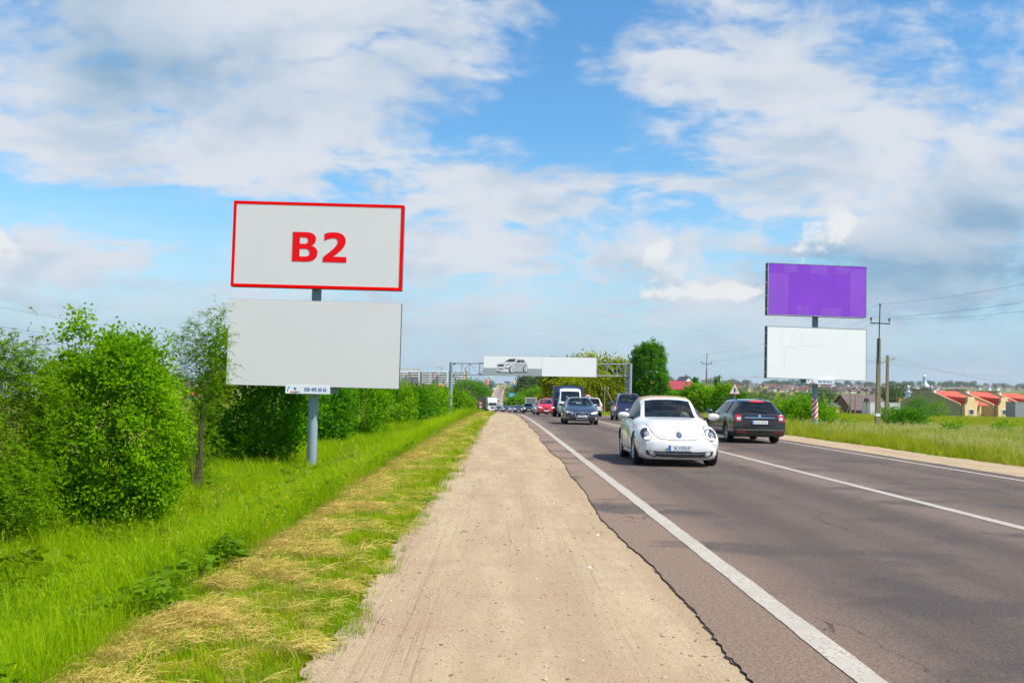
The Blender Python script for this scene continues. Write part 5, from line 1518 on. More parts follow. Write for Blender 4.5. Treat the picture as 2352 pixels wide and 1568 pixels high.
def crown_mesh(name, ells, n_cl, per, ln, m, seed=1, spread=.18, rnd6=False, up=.55, spray=False, lw=.62, inner=.7, wedge=0.0):
    g = np.random.default_rng(seed)
    P, D = clusters(ells, n_cl, g, inner)
    n_cl = len(P)
    tone = g.random(n_cl)
    if spray:
        # feathery leaves: leaflets in two rows along an arching stalk
        ns = per
        ax = unit(D[:, None, :] * .7 + g.normal(size=(n_cl, ns, 3)) * .55 + np.array([0, 0, .1]))
        base = P[:, None, :] + g.normal(size=(n_cl, ns, 3)) * spread
        L = ln * (6 + 4 * g.random((n_cl, ns, 1)))
        t = np.linspace(.15, 1, 8)
        pts = base[:, :, None, :] + ax[:, :, None, :] * L[:, :, None, :] * t[None, None, :, None]
        pts[..., 2] -= (t ** 2)[None, None, :] * L[..., 0][:, :, None] * .35
        sd = unit(np.cross(ax, np.array([0, 0, 1.0]) + g.normal(size=ax.shape) * .3))
        C = np.concatenate([pts.reshape(-1, 3)] * 2)
        A = np.concatenate([np.broadcast_to(sd[:, :, None, :], pts.shape).reshape(-1, 3), -np.broadcast_to(sd[:, :, None, :], pts.shape).reshape(-1, 3)]) + g.normal(size=C.shape) * .25
        tn = np.concatenate([np.repeat(tone, ns * 8)] * 2)
        N = np.array([0, 0, 1.0]) + g.normal(size=C.shape) * .5
        sz = ln * (.8 + .5 * g.random(len(C)))
    else:
        n = n_cl * per
        ci = np.repeat(np.arange(n_cl), per)
        off = g.normal(size=(n, 3)) * spread * np.array([1, 1, .75])
        C = P[ci] + off + D[ci] * (g.random((n, 1)) * spread * 1.6)
        A = D[ci] * .55 + g.normal(size=(n, 3)) * .7 + np.array([0, 0, -.25])
        N = D[ci] * .6 + np.array([0, 0, up]) + g.normal(size=(n, 3)) * .45
        tn = tone[ci]
        sz = ln * (.65 + .7 * g.random(n))
    V, Fq, nv = leaf_geo(C, A, N, sz, sz * lw * .5, rnd6)
    v = np.repeat(np.clip(.5 * tn + .5 * g.random(len(C)), 0, 1), nv)
    return np_mesh(name, V, Fq, m, False, v), P
BARK = mat('brown_bark', (.10, .07, .045), .9, var=.3, vscale=12, bump=.4)
BARK2 = mat('grey_green_bark', (.13, .12, .08), .9, var=.3, vscale=12)
def stems_mesh(name, P, n, r0, spread, seed, m=BARK, z0=-.2, trunk=None):
    g = random.Random(seed)
    mb = MB()
    top = max(p[2] for p in P)
    if trunk:
        h = trunk
        mb.tube([(0, 0, z0), (.04, .02, h * .5), (0.0, .05, h), (.05, 0, h + (top - h) * .6)], [r0, r0 * .85, r0 * .7, r0 * .2], 8)
    idx = g.sample(range(len(P)), min(n, len(P)))
    for i in idx:
        p = Vector(P[i])
        a = g.uniform(0, 2 * math.pi)
        b = Vector((math.cos(a) * spread * g.random(), math.sin(a) * spread * g.random(), z0)) if not trunk else Vector((0, 0.03, trunk * g.uniform(.6, 1.2)))
        mid = b.lerp(p, .5) + Vector((0, 0, (p.z - b.z) * .18))
        r1 = r0 * g.uniform(.25, .5) if trunk else r0 * g.uniform(.5, 1)
        mb.tube([b, b.lerp(mid, .5) + Vector((g.uniform(-.05, .05), g.uniform(-.05, .05), .03)), mid, p], [r1, r1 * .8, r1 * .55, r1 * .15], 5, False)
    return mb.mesh(name, m)
L_HAZEL = leaf_mat('hazel_leaf', (.055, .18, .001), (.235, .43, .002), .44, (.38, .68, .002), wscale=.6)
L_DARK = leaf_mat('dark_green_leaf', (.020, .115, .001), (.10, .29, .002), .36, (.20, .5, .003), wscale=.5)
L_LOCUST = leaf_mat('locust_leaflet', (.06, .17, .002), (.20, .37, .005), .42, (.40, .55, .01), wscale=.5)
L_MIX = leaf_mat('mid_green_leaf', (.042, .165, .001), (.17, .37, .002), .40, (.33, .62, .002), wscale=.35)
L_YEL = leaf_mat('yellow_green_leaf', (.13, .19, .002), (.40, .44, .004), .40, (.50, .52, .01), wscale=.18)
L_BLUE = leaf_mat('grey_green_leaf', (.055, .095, .03), (.135, .18, .06), .3, (.2, .28, .08), wscale=.3)
L_FAR = leaf_mat('distant_green_leaf', (.04, .085, .02), (.10, .165, .035), .25, wscale=.04)
def heap(w_, h, d, seed, n=6, base=.12, low=.35):
    """a lumpy heap of ellipsoids filling a w x d x h box standing on z=0"""
    g = random.Random(seed)
    E = [(0, 0, h * .5, w_ * .40, d * .40, h * .46)]
    for k in range(n):
        a = 2 * math.pi * k / n + g.uniform(-.4, .4)
        hh = h * g.uniform(low, .55)
        E.append((math.cos(a) * w_ * .27, math.sin(a) * d * .27, hh * g.uniform(.8, 1.25), w_ * g.uniform(.18, .27), d * g.uniform(.18, .27), hh * g.uniform(.55, .85)))
    for k in range(max(2, n // 2)):
        E.append((g.uniform(-.25, .25) * w_, g.uniform(-.2, .2) * d, h * g.uniform(.70, .84), w_ * g.uniform(.13, .2), d * g.uniform(.13, .2), h * g.uniform(.14, .2)))
    return E
def shrub(name, label, px0, px1, ptop, Y, m, n_cl, per, ln, seed, cat='shrub', group=None, spread=.18, rnd6=False, spray=False, deep=.9, zb=None, n=6, ells=None, stems=14, r0=.03, inner=.68, trunk=None, extra=None, pbase=None):
    b = on_ground((px0 + px1) / 2, Y)
    if pbase: b = at((px0 + px1) / 2, pbase, Y)
    w_ = (px1 - px0) / ppm(Y)
    t = at((px0 + px1) / 2, ptop, Y)
    h = t.z - b.z
    e = empty(name, b, 0, label, cat, group)
    E = ells(w_, h) if ells else heap(w_, h, w_ * deep, seed, n)
    if extra: E = E + extra(w_, h)
    me, P = crown_mesh('crown', E, n_cl, per, ln, m, seed, spread, rnd6, spray=spray, inner=inner)
    link('crown', me, e)
    link('trunk' if trunk else 'stems', stems_mesh('stems', P, stems, r0, w_ * .06, seed, z0=-.25, trunk=trunk), e)
    return e, w_, h

# near hazel on the left
shrub('hazel_bush', 'large round bright green hazel bush at the left, in front of the others', 62, 408, 772, 20.0, L_HAZEL, 1550, 32, .078, 3, rnd6=True, spread=.11, inner=.60, stems=26, r0=.025,
      extra=lambda w_, h: [(-.22 * w_, 0, h * 1.02, .16, .16, .30), (.02 * w_, 0, h * .98, .13, .13, .18), (.3 * w_, -.1, h * .95, .16, .16, .2), (-.02 * w_, -.5, .55, .5, .5, .5), (.25 * w_, -.35, .75, .5, .5, .6), (-.3 * w_, -.3, .8, .55, .5, .7)])
# feathery locusts at the left edge and by the billboard
shrub('locust_tree', 'feathery pale green locust shrub at the left picture edge', -75, 100, 760, 18.5, L_LOCUST, 380, 8, .042, 5, spray=True, spread=.16, inner=.45, stems=22, r0=.03, trunk=1.2, cat='tree')
shrub('locust_tree', 'low feathery locust growth spreading in front of the large hazel', -50, 95, 1045, 17.6, L_LOCUST, 170, 8, .040, 6, spray=True, spread=.16, inner=.4, stems=16, r0=.02, cat='shrub')
def tall_locust(w_, h):
    return [(-.28 * w_, 0, h * .60, .22, .25, h * .22), (.02 * w_, .1, h * .66, .24, .25, h * .24), (.22 * w_, 0, h * .84, .20, .2, h * .16), (.33 * w_, 0, h * .62, .22, .22, h * .2), (-.1 * w_, 0, h * .86, .15, .15, h * .1), (-.36 * w_, 0, h * .78, .12, .12, h * .1)]
shrub('locust_tree', 'slender open locust tree with bare trunks left of the B2 billboard', 388, 518, 690, 27.0, L_LOCUST, 190, 6, .042, 8, spray=True, spread=.14, inner=.2, stems=10, r0=.022, ells=tall_locust, cat='tree')
shrub('locust_tree', 'short feathery undergrowth beneath the slender locust tree', 385, 500, 905, 28.5, L_LOCUST, 130, 6, .042, 9, spray=True, spread=.2, inner=.3, stems=16, r0=.02)
shrub('broadleaf_bush', 'dense dark green bush behind the lower grey billboard panel', 452, 724, 762, 38.5, L_DARK, 820, 22, .15, 11, rnd6=True, spread=.19, inner=.6, stems=18, r0=.04, n=8)
# row going away behind the billboard
ROW = [(690, 800, 872, 54, L_DARK, 'mid green bush directly behind the billboard pole'), (735, 885, 868, 64, L_MIX, 'wide mid green bush right of the billboard pole'), (850, 952, 882, 80, L_HAZEL, 'bright green bush next right of the wide one'),
       (915, 990, 888, 97, L_DARK, 'green bush below the white apartment block'), (958, 1024, 893, 126, L_HAZEL, 'light green bush just left of the gantry pole'), (1006, 1058, 892, 162, L_MIX, 'bush behind the left gantry pole'),
       (1030, 1075, 895, 168, L_BLUE, 'pale grey-green willow right of the left gantry pole'), (1044, 1080, 890, 178, L_BLUE, 'greyish bush second right of the left gantry pole'), (1045, 1080, 908, 165, L_HAZEL, 'low bright bush before the grey trailer'),
       (1058, 1115, 876, 330, L_DARK, 'dark round tree left of the far hill road'), (1040, 1085, 870, 360, L_DARK, 'taller dark tree behind the gantry pole'), (600, 705, 800, 70, L_DARK, 'dark bush behind the left half of the lower grey panel')]
for i, (a, b, t, Y, m_, lab) in enumerate(ROW):
    s_ = Y / 45
    shrub('roadside_bush', lab, a, b, t, Y, m_, 420 if Y < 70 else 260, 20, .15 * max(.8, s_ ** .6), 20 + i, spread=.20 * s_ ** .7, rnd6=False, inner=.6, stems=8, r0=.04, n=7, group='bushes along the left verge')
shrub('roadside_bush', 'low light bush in front of the dark bush behind the pole', 540, 660, 985, 37.0, L_MIX, 120, 18, .13, 61, spread=.17, stems=6, group='bushes along the left verge')
# trees on the right, beyond the road
def oval(w_, h):
    return [(0, 0, h * .56, w_ * .46, w_ * .46, h * .42), (-.1 * w_, 0, h * .80, w_ * .34, w_ * .34, h * .19), (.12 * w_, 0, h * .84, w_ * .3, w_ * .3, h * .15), (-.2 * w_, -.2, h * .42, w_ * .32, w_ * .3, h * .25), (.22 * w_, -.1, h * .45, w_ * .30, w_ * .3, h * .28), (.1 * w_, -.2, h * .22, w_ * .33, w_ * .3, h * .16)]
shrub('lime_tree', 'tall dark green oval tree right of the gantry', 1450, 1527, 790, 165, L_DARK, 950, 26, .36, 31, spread=.28, inner=.62, ells=oval, trunk=2.0, r0=.25, stems=12, cat='tree')
TR = [(1252, 1330, 836, 190, L_YEL, 'olive green tree behind the white lorry cab', 'tree'), (1300, 1400, 812, 200, L_YEL, 'large yellow-green tree behind the white half of the banner', 'tree'), (1370, 1447, 828, 182, L_YEL, 'yellow-green tree behind the right gantry truss', 'tree'),
      (1345, 1420, 862, 168, L_YEL, 'green tree behind the strutted pole', 'tree'), (1290, 1350, 880, 172, L_YEL, 'lower green tree above the round sign', 'tree'), (1400, 1450, 880, 165, L_YEL, 'yellow-green bush left of the dark oval tree', 'shrub'),
      (1185, 1238, 862, 620, L_FAR, 'dark distant tree below the banner', 'tree'), (1215, 1262, 868, 560, L_FAR, 'rounded distant tree right of the dark one below the banner', 'tree'), (1190, 1270, 898, 430, L_MIX, 'low green bush bank left of the blue tarpaulin lorry', 'shrub'), (1165, 1215, 915, 400, L_MIX, 'low bush right of the far hill road', 'shrub'), (1230, 1285, 905, 380, L_YEL, 'yellowish bush behind the red hatchback', 'shrub'),
      (1528, 1570, 905, 170, L_MIX, 'bush right of the dark oval tree', 'shrub'), (1565, 1625, 885, 150, L_MIX, 'green bush left of the slim concrete pole', 'shrub'), (1600, 1650, 893, 142, L_HAZEL, 'bright bush behind the slim concrete pole', 'shrub'), (1640, 1690, 890, 135, L_MIX, 'green bush left of the warning sign', 'shrub'), (1660, 1712, 905, 128, L_DARK, 'dark low bush behind the warning sign', 'shrub'),
      (1590, 1604, 868, 240, L_DARK, 'pointed little conifer left of the slim pole', 'tree'), (1566, 1580, 876, 250, L_DARK, 'second pointed conifer further left of the slim pole', 'tree'), (1638, 1655, 860, 230, L_DARK, 'slim dark conifer right of the short pole', 'tree')]
for i, (a, b, t, Y, m_, lab, ct) in enumerate(TR):
    s_ = Y / 45
    shrub('roadside_tree' if ct == 'tree' else 'roadside_shrub', lab, a, b, t, Y, m_, 760 if (b - a) > 60 else (400 if b - a > 30 else 120), 22, .16 * max(.8, s_ ** .72), 70 + i, cat=ct, spread=.17 * s_ ** .75 * (1 if b - a > 20 else .35), inner=.62, stems=6, r0=.06, n=8, group='trees and bushes beyond the road',
          ells=(lambda w_, h: [(0, 0, h * .25, w_ * .5, w_ * .5, h * .25), (0, 0, h * .55, w_ * .34, w_ * .34, h * .25), (0, 0, h * .82, w_ * .15, w_ * .15, h * .2)]) if b - a < 20 else None)
RB = [(1785, 1915, 912, 64, L_MIX, 'spreading green bush left of the right billboard pole', 420), (1755, 1830, 925, 72, L_HAZEL, 'light green bush behind the black estate car', 200), (1880, 1930, 935, 66, L_YEL, 'straggly bush right of the right billboard pole', 60),
      (2042, 2124, 945, 96, L_DARK, 'dark spreading bush right of the concrete poles', 240), (2028, 2062, 934, 150, L_MIX, 'round bush behind the shorter concrete pole', 90), (2090, 2122, 915, 230, L_DARK, 'small dark spruce before the white building', 70), (2135, 2172, 925, 235, L_MIX, 'small green trees before the shaded olive gable', 70),
      (2165, 2215, 975, 70, L_MIX, 'little weedy bush in the meadow at the right', 50), (1930, 1962, 957, 75, L_MIX, 'tiny shrub in the meadow right of the billboard', 25), (1700, 1760, 918, 180, L_MIX, 'bush above the roof of the black estate car', 140), (2290, 2330, 968, 80, L_MIX, 'small weed clump at the right edge', 30)]
for i, (a, b, t, Y, m_, lab, nc) in enumerate(RB):
    s_ = Y / 45
    shrub('meadow_bush', lab, a, b, t, Y, m_, nc, 18, .13 * max(.8, s_ ** .6), 110 + i, spread=.18 * s_ ** .7, inner=.5, stems=9, r0=.025, n=7, group='bushes in the right meadow')
# broken stakes near the right billboard
for (px, pt, Y, tl, lab) in ((1899, 906, 70, .3, 'pale leaning stake among the bushes right of the billboard pole'), (1935, 963, 66, .05, 'short weathered stump of a post right of the billboard')):
    b = on_ground(px, Y); h = at(px, pt, Y).z - b.z
    tag(MB().tube([(0, 0, -.2), (-tl * .4, 0, h * .5), (-tl, 0, h)], [.05, .045, .035], 6).build('stake', BARK2, None, b), lab, 'stake')

# ---- grass, straw and weeds as instanced tufts
def blade_mesh(name, n, h0, h1, rad, wd, m, seed, bend=.35, lie=False, seg=3, heads=0.0):
    g = np.random.default_rng(seed)
    V = []; Fq = []; v = []
    for i in range(n):
        a = g.uniform(0, 2 * np.pi); r_ = rad * math.sqrt(g.random())
        b = np.array([r_ * math.cos(a), r_ * math.sin(a), 0.0])
        h = g.uniform(h0, h1)
        d = np.array([math.cos(a + g.normal() * .8), math.sin(a + g.normal() * .8), 0])
        s = np.array([-d[1], d[0], 0]) 
        s = s * math.cos(.6) + np.array([0, 0, math.sin(.6)]) * (1 if lie else 0)
        bn = bend * g.uniform(.3, 1.3)
        w0 = wd * g.uniform(.6, 1.3)
        k0 = len(V)
        z00 = g.uniform(0, rad * .35) if lie else -.02
        tl = g.normal() * .22
        for j in range(seg + 1):
            t = j / seg
            if lie:
                p = b + d * h * (t - .5) + np.array([0, 0, z00 + tl * h * (t - .5) + .02 * math.sin(t * 3.1)])
            else:
                p = b + d * h * bn * t * t + np.array([0, 0, z00 + h * t * (1 - .3 * bn * t)])
            ww = w0 * (1 - .85 * t ** 1.5) if not lie else w0
            V += [p - s * ww / 2, p + s * ww / 2]
        tone = g.random()
        v += [tone] * (2 * (seg + 1))
        for j in range(seg):
            q = k0 + 2 * j
            Fq.append((q, q + 1, q + 3, q + 2))
        if heads and g.random() < heads:
            tip = (V[-1] + V[-2]) / 2
            for q in range(5):
                k0 = len(V)
                o = tip + np.array([g.normal() * .012, g.normal() * .012, -.03 * q])
                d2 = unit(g.normal(size=3) * .5 + np.array([0, 0, 1]))
                s2 = unit(np.cross(d2, g.normal(size=3)))
                V += [o, o + d2 * .02 + s2 * .007, o + d2 * .05, o + d2 * .02 - s2 * .007]
                v += [1.0] * 4
                Fq.append((k0, k0 + 1, k0 + 2, k0 + 3))
    return np_mesh(name, np.array(V), np.array(Fq), m, False, v)
def weed_mesh(name, n, h, ln, m, seed):
    g = np.random.default_rng(seed)
    z = g.uniform(.08, 1, n) * h
    a = g.uniform(0, 2 * np.pi, n)
    r_ = .03 + .05 * (1 - z / h)
    C = np.stack([r_ * np.cos(a), r_ * np.sin(a), z], 1)
    A = np.stack([np.cos(a), np.sin(a), np.full(n, -.15)], 1) + g.normal(size=(n, 3)) * .2
    N = np.array([0, 0, 1.0]) + g.normal(size=(n, 3)) * .3
    sz = ln * g.uniform(.6, 1.2, n)
    V, Fq, nv = leaf_geo(C, A, N, sz, sz * .28, True)
    return np_mesh(name, V, Fq, m, False, np.repeat(g.random(n), nv))
G_TALL = leaf_mat('tall_grass_blade', (.11, .25, .001), (.29, .48, .002), .48, (.58, .80, .002), patch=.5, pcol=(.40, .44, .006), wscale=.45, inst=((.46, .50, .005), (.04, .17, .001)))
G_SHORT = leaf_mat('short_grass_blade', (.11, .24, .001), (.28, .46, .003), .44, (.46, .68, .004), patch=.6, pcol=(.48, .43, .01), wscale=.9, inst=((.46, .42, .01), (.07, .17, .001)))
G_DRY = leaf_mat('meadow_grass_blade', (.15, .23, .002), (.36, .45, .006), .40, (.55, .58, .02), patch=.6, pcol=(.47, .40, .08), wscale=.22, inst=((.50, .44, .07), (.08, .17, .002)))
G_STRAW = leaf_mat('straw', (.42, .29, .06), (.74, .57, .17), .25, (.6, .45, .15), wscale=1.5)
G_STALK = leaf_mat('seed_stalk', (.26, .25, .02), (.48, .42, .06), .3, wscale=.8)
G_WEED = leaf_mat('weed_leaf', (.05, .14, .002), (.16, .28, .006), .35, (.2, .38, .02), wscale=.8)
def gn_scatter(name, label, cat, P, rot, scl, idx, protos):
    """one object of instanced tufts on points"""
    coll = bpy.data.collections.new(name + '_tufts')
    for i, me in enumerate(protos):
        o = bpy.data.objects.new('%s_tuft_%02d' % (name, i), me)
        coll.objects.link(o)
    me = bpy.data.meshes.new(name)
    me.vertices.add(len(P))
    me.vertices.foreach_set('co', np.asarray(P, np.float32).ravel())
    for nm, ty, arr in (('rot', 'FLOAT', rot), ('scl', 'FLOAT', scl), ('idx', 'INT', idx)):
        a = me.attributes.new(nm, ty, 'POINT')
        a.data.foreach_set('value', np.asarray(arr, np.float32 if ty == 'FLOAT' else np.int32))
    o = link(name, me)
    ng = bpy.data.node_groups.new(name, 'GeometryNodeTree')
    ng.interface.new_socket('Geometry', in_out='INPUT', socket_type='NodeSocketGeometry')
    ng.interface.new_socket('Geometry', in_out='OUTPUT', socket_type='NodeSocketGeometry')
    N = ng.nodes
    gi, go = N.new('NodeGroupInput'), N.new('NodeGroupOutput')
    ci = N.new('GeometryNodeCollectionInfo')
    ci.inputs['Collection'].default_value = coll
    ci.inputs['Separate Children'].default_value = True
    ci.inputs['Reset Children'].default_value = True
    ip = N.new('GeometryNodeInstanceOnPoints')
    ip.inputs['Pick Instance'].default_value = True
    def attr(nm, ty):
        a = N.new('GeometryNodeInputNamedAttribute'); a.data_type = ty
        a.inputs[0].default_value = nm
        return a.outputs[0]
    cx_ = N.new('ShaderNodeCombineXYZ')
    ng.links.new(attr('rot', 'FLOAT'), cx_.inputs[2])
    e2r = N.new('FunctionNodeEulerToRotation')
    ng.links.new(cx_.outputs[0], e2r.inputs[0])
    ng.links.new(gi.outputs[0], ip.inputs['Points'])
    ng.links.new(ci.outputs[0], ip.inputs['Instance'])
    ng.links.new(attr('idx', 'INT'), ip.inputs['Instance Index'])
    ng.links.new(e2r.outputs[0], ip.inputs['Rotation'])
    ng.links.new(attr('scl', 'FLOAT'), ip.inputs['Scale'])
    ng.links.new(ip.outputs[0], go.inputs[0])
    md = o.modifiers.new('scatter', 'NODES')
    md.node_group = ng
    return tag(o, label, cat, kind='stuff')
def vnoise(x, y, s, seed=0):
    return (np.sin(x * s * 1.0 + seed) * np.cos(y * s * 1.3 - seed) + np.sin(x * s * 2.3 + y * s * 1.7 + seed * 2) * .6 + np.sin(y * s * 3.1 - x * s * 2.1 + seed * 3) * .4) / 2
def spread(y0, y1, d0, d1, dens, g, front=True):
    n = int((y1 - y0) * (d1 - d0) * dens)
    d = g.uniform(d0, d1, n); y = g.uniform(y0, y1, n)
    x = d + xo(y)
    ok = (x > -.60 * y - 2.0) & (x < .62 * y + 2.0)
    return x[ok], y[ok], d[ok]
g = np.random.default_rng(5)
def collect(parts, protos_n, g):
    P = np.concatenate([p for p, s in parts]); S = np.concatenate([s for p, s in parts])
    n = len(P)
    return P, g.uniform(0, 6.283, n), S, g.integers(0, protos_n, n)
def pts(x, y, dz=0):
    return np.stack([x, y, zg(x, y) + .06 * 0 + dz], 1)
tall = [blade_mesh('tall%d' % i, 34, .28, .62, .16, .0085, G_TALL, 200 + i, .45, heads=.05) for i in range(5)]
parts = []
for (y0, y1, d0, d1, dens, sc) in ((3.2, 9, -9, -2.35, 70, .72), (9, 16, -14, -2.4, 42, .95), (16, 34, -26, -2.45, 26, .95)):
    x, y, d = spread(y0, y1, d0, d1, dens, g)
    s_ = sc * g.uniform(.7, 1.25, len(x)) * np.clip((-2.2 - d) * 2.2, .45, 1.0) * (1 + .25 * vnoise(x, y, .9, 2))
    parts.append((pts(x, y), s_))
P, r_, s_, i_ = collect(parts, 5, g)
gn_scatter('tall_grass', 'uncut tall green grass on the slope left of the mown strip', 'grass', P, r_, s_, i_, tall)
tallf = [blade_mesh('tallfar%d' % i, 36, .35, .75, .34, .022, G_TALL, 230 + i, .45, seg=2) for i in range(4)]
parts = []
for (y0, y1, d0, d1, dens, sc) in ((34, 70, -16, -2.5, 9.5, .9), (70, 150, -14, -2.6, 3.6, 1.45)):
    x, y, d = spread(y0, y1, d0, d1, dens, g)
    parts.append((pts(x, y), sc * g.uniform(.7, 1.25, len(x))))
P, r_, s_, i_ = collect(parts, 4, g)
gn_scatter('tall_grass', 'uncut grass further off below the left bushes', 'grass', P, r_, s_, i_, tallf)
stalk = [blade_mesh('stalk%d' % i, 7, .55, .95, .14, .0042, G_STALK, 250 + i, .35, heads=1.0) for i in range(4)]
parts = []
for (y0, y1, d0, d1, dens, sc) in ((4, 12, -9, -2.5, 1.6, .8), (12, 34, -24, -2.6, .8, .95)):
    x, y, d = spread(y0, y1, d0, d1, dens, g)
    k = vnoise(x, y, .7, 4) > -.15
    parts.append((pts(x[k], y[k]), sc * g.uniform(.7, 1.2, k.sum())))
P, r_, s_, i_ = collect(parts, 4, g)
gn_scatter('seed_stalks', 'pale seeding grass stalks among the tall grass', 'grass', P, r_, s_, i_, stalk)
weed = [weed_mesh('weed%d' % i, 26, .34, .11, G_WEED, 260 + i) for i in range(4)]
parts = []
for (y0, y1, d0, d1, dens, sc) in ((3.2, 10, -7, -2.45, 26, .9), (10, 30, -9, -2.5, 10.0, 1.15)):
    x, y, d = spread(y0, y1, d0, d1, dens, g)
    k = vnoise(x, y, .8, 7) + .5 * np.exp(-((d + 3.0) / .7) ** 2) > .10
    parts.append((pts(x[k], y[k]), sc * g.uniform(.6, 1.3, k.sum())))
P, r_, s_, i_ = collect(parts, 4, g)
gn_scatter('leafy_weeds', 'leafy nettles and weeds growing through the tall grass', 'weeds', P, r_, s_, i_, weed)
short = [blade_mesh('short%d' % i, 42, .035, .105, .10, .0052, G_SHORT, 270 + i, .6, seg=2) for i in range(5)]
parts = []
for (y0, y1, dens, sc) in ((3.0, 8, 210, .9), (8, 15, 130, 1.15), (15, 34, 60, 1.7), (34, 80, 24, 2.4), (80, 140, 9, 3.2)):
    x, y, d = spread(y0, y1, -2.75, -.78, dens, g)
    k = (d < -.92 + .10 * vnoise(x, y, 2.1, 1) + .06 * g.normal(size=len(d))) & (g.random(len(d)) < np.where(d > -1.5, 1, .9))
    parts.append((pts(x[k], y[k], .005), sc * g.uniform(.6, 1.4, k.sum())))
P, r_, s_, i_ = collect(parts, 5, g)
gn_scatter('mown_grass', 'short mown grass strip beside the gravel shoulder', 'grass', P, r_, s_, i_, short)
hay = [blade_mesh('hay%d' % i, 40, .05, .22, .16, .0028, G_STRAW, 280 + i, lie=True, seg=2) for i in range(5)]
parts = []
for (y0, y1, dens, sc) in ((3.0, 8, 210, .72), (8, 15, 120, .95), (15, 34, 50, 1.4), (34, 80, 15, 2.1), (80, 130, 5, 2.8)):
    x, y, d = spread(y0, y1, -3.0, -.95, dens, g)
    u_ = y * .9 + d * .55                     # windrows lie slantwise
    row = np.sin(u_ * 4.3 + 1.2 * np.sin(d * 3 + y * .6)) * .22 + vnoise(x, y, 2.2, 3) * .85 + vnoise(x, y, 7.0, 8) * .35
    bd = np.exp(-((d + 2.25) / .38) ** 2) * 1.1
    k = g.random(len(d)) < np.clip(.16 + .9 * (row + bd * .75 - .45 * (d > -1.35)), .05, .66)
    hh = np.clip(row + bd, 0, 1.2)[k] * .035
    parts.append((pts(x[k], y[k], .015 + hh * g.random(k.sum())), sc * g.uniform(.7, 1.3, k.sum())))
P, r_, s_, i_ = collect(parts, 5, g)
gn_scatter('cut_hay', 'dry yellow cut hay lying in windrows on the mown strip', 'hay', P, r_, s_, i_, hay)
mead = [blade_mesh('mead%d' % i, 36, .25, .62, .30, .017, G_DRY, 290 + i, .4, seg=2, heads=.15) for i in range(5)]
parts = []
for (y0, y1, d0, d1, dens, sc) in ((17, 40, 12.3, 30, 15, .95), (40, 80, 12.4, 44, 6.5, 1.25), (80, 150, 12.6, 70, 2.4, 1.25), (150, 260, 14, 140, .7, 1.3), (80, 150, 12.6, 22, 2.5, 1.3)):
    x, y, d = spread(y0, y1, d0, d1, dens, g)
    s_ = sc * g.uniform(.6, 1.25, len(x)) * np.clip((d - 11.9) * .8, .3, 1) * (1 + .3 * vnoise(x, y, .25, 6))
    parts.append((pts(x, y), s_))
P, r_, s_, i_ = collect(parts, 5, g)
gn_scatter('meadow_grass', 'tall yellowish meadow grass beyond the road on the right', 'grass', P, r_, s_, i_, mead)
mstalk = [blade_mesh('mstalk%d' % i, 12, .5, .95, .3, .013, leaf_mat('pale_seed_stalk', (.40, .37, .12), (.62, .56, .26), .3, wscale=.3), 310 + i, .3, heads=1.0, seg=2) for i in range(3)]
parts = []
for (y0, y1, d0, d1, dens, sc) in ((17, 45, 13.5, 30, 3.4, .95), (45, 100, 13.5, 44, 1.2, 1.2)):
    x, y, d = spread(y0, y1, d0, d1, dens, g)
    k = vnoise(x, y, .3, 4) > -.1
    parts.append((pts(x[k], y[k]), sc * g.uniform(.6, 1.1, k.sum())))
P, r_, s_, i_ = collect(parts, 3, g)
gn_scatter('meadow_stalks', 'dry seeding stalks in the right-hand meadow', 'grass', P, r_, s_, i_, mstalk)
# pebbles on the shoulder
def pebble(name, seed, m):
    gg = np.random.default_rng(seed)
    bm = bmesh.new(); bmesh.ops.create_icosphere(bm, subdivisions=1, radius=1)
    for v in bm.verts:
        v.co = v.co * gg.uniform(.75, 1.2); v.co.z *= .6
    me = bpy.data.meshes.new(name); bm.to_mesh(me); bm.free(); me.materials.append(m)
    return me
peb = [pebble('peb%d' % i, 330 + i, mat('pebble_%d' % i, c, .9, var=.2)) for i, c in enumerate([(.20, .13, .10), (.30, .21, .16), (.13, .09, .075), (.36, .28, .21), (.42, .33, .24), (.62, .58, .52)])]
parts = []
for (y0, y1, dens, sm) in ((2.8, 8, 620, .0034), (8, 20, 150, .0052), (20, 50, 14, .009)):
    x, y, d = spread(y0, y1, -.98, 1.3, dens, g)
    zz_ = zr(y) - .012
    parts.append((np.stack([x, y, zz_], 1), sm * np.exp(g.normal(size=len(x)) * .55)))
P, r_, s_, i_ = collect(parts, 6, g)
i_ = g.choice(6, len(P), p=[.16, .27, .07, .27, .21, .02])
gn_scatter('gravel_stones', 'small loose stones scattered over the gravel shoulder', 'stones', P, r_, s_, i_, peb)

# butterbur: big round leaves on stalks, each leaf a part
B_LEAF = leaf_mat('butterbur_leaf', (.09, .19, .003), (.17, .29, .006), .38, (.38, .55, .008), wscale=2)
def bur_leaf(name, seed):
    gg = np.random.default_rng(seed)
    n = 14; V = [(0, 0, 0)]
    for rr in (.5, 1.0):
        for k in range(n):
            t = 2 * math.pi * (k + .5) / n
            r2 = rr * (1 + .07 * math.sin(5 * t + seed) + .05 * gg.normal())
            notch = .55 if (k in (0, n - 1)) and rr > .6 else 1
            V.append((r2 * notch * math.cos(t), r2 * notch * math.sin(t), .10 * rr * rr * math.sin(3 * t + seed) + .10 * rr - .12 * rr * rr))
    Fq = [(0, 1 + k, 1 + (k + 1) % n) for k in range(n)] 
    F4 = [(1 + k, 1 + n + k, 1 + n + (k + 1) % n, 1 + (k + 1) % n) for k in range(n)]
    return np_mesh(name, V, [np.array(Fq), np.array(F4)], B_LEAF, True, np.full(len(V), gg.random()))
BL = [bur_leaf('leaf', i) for i in range(4)]
STK = {}
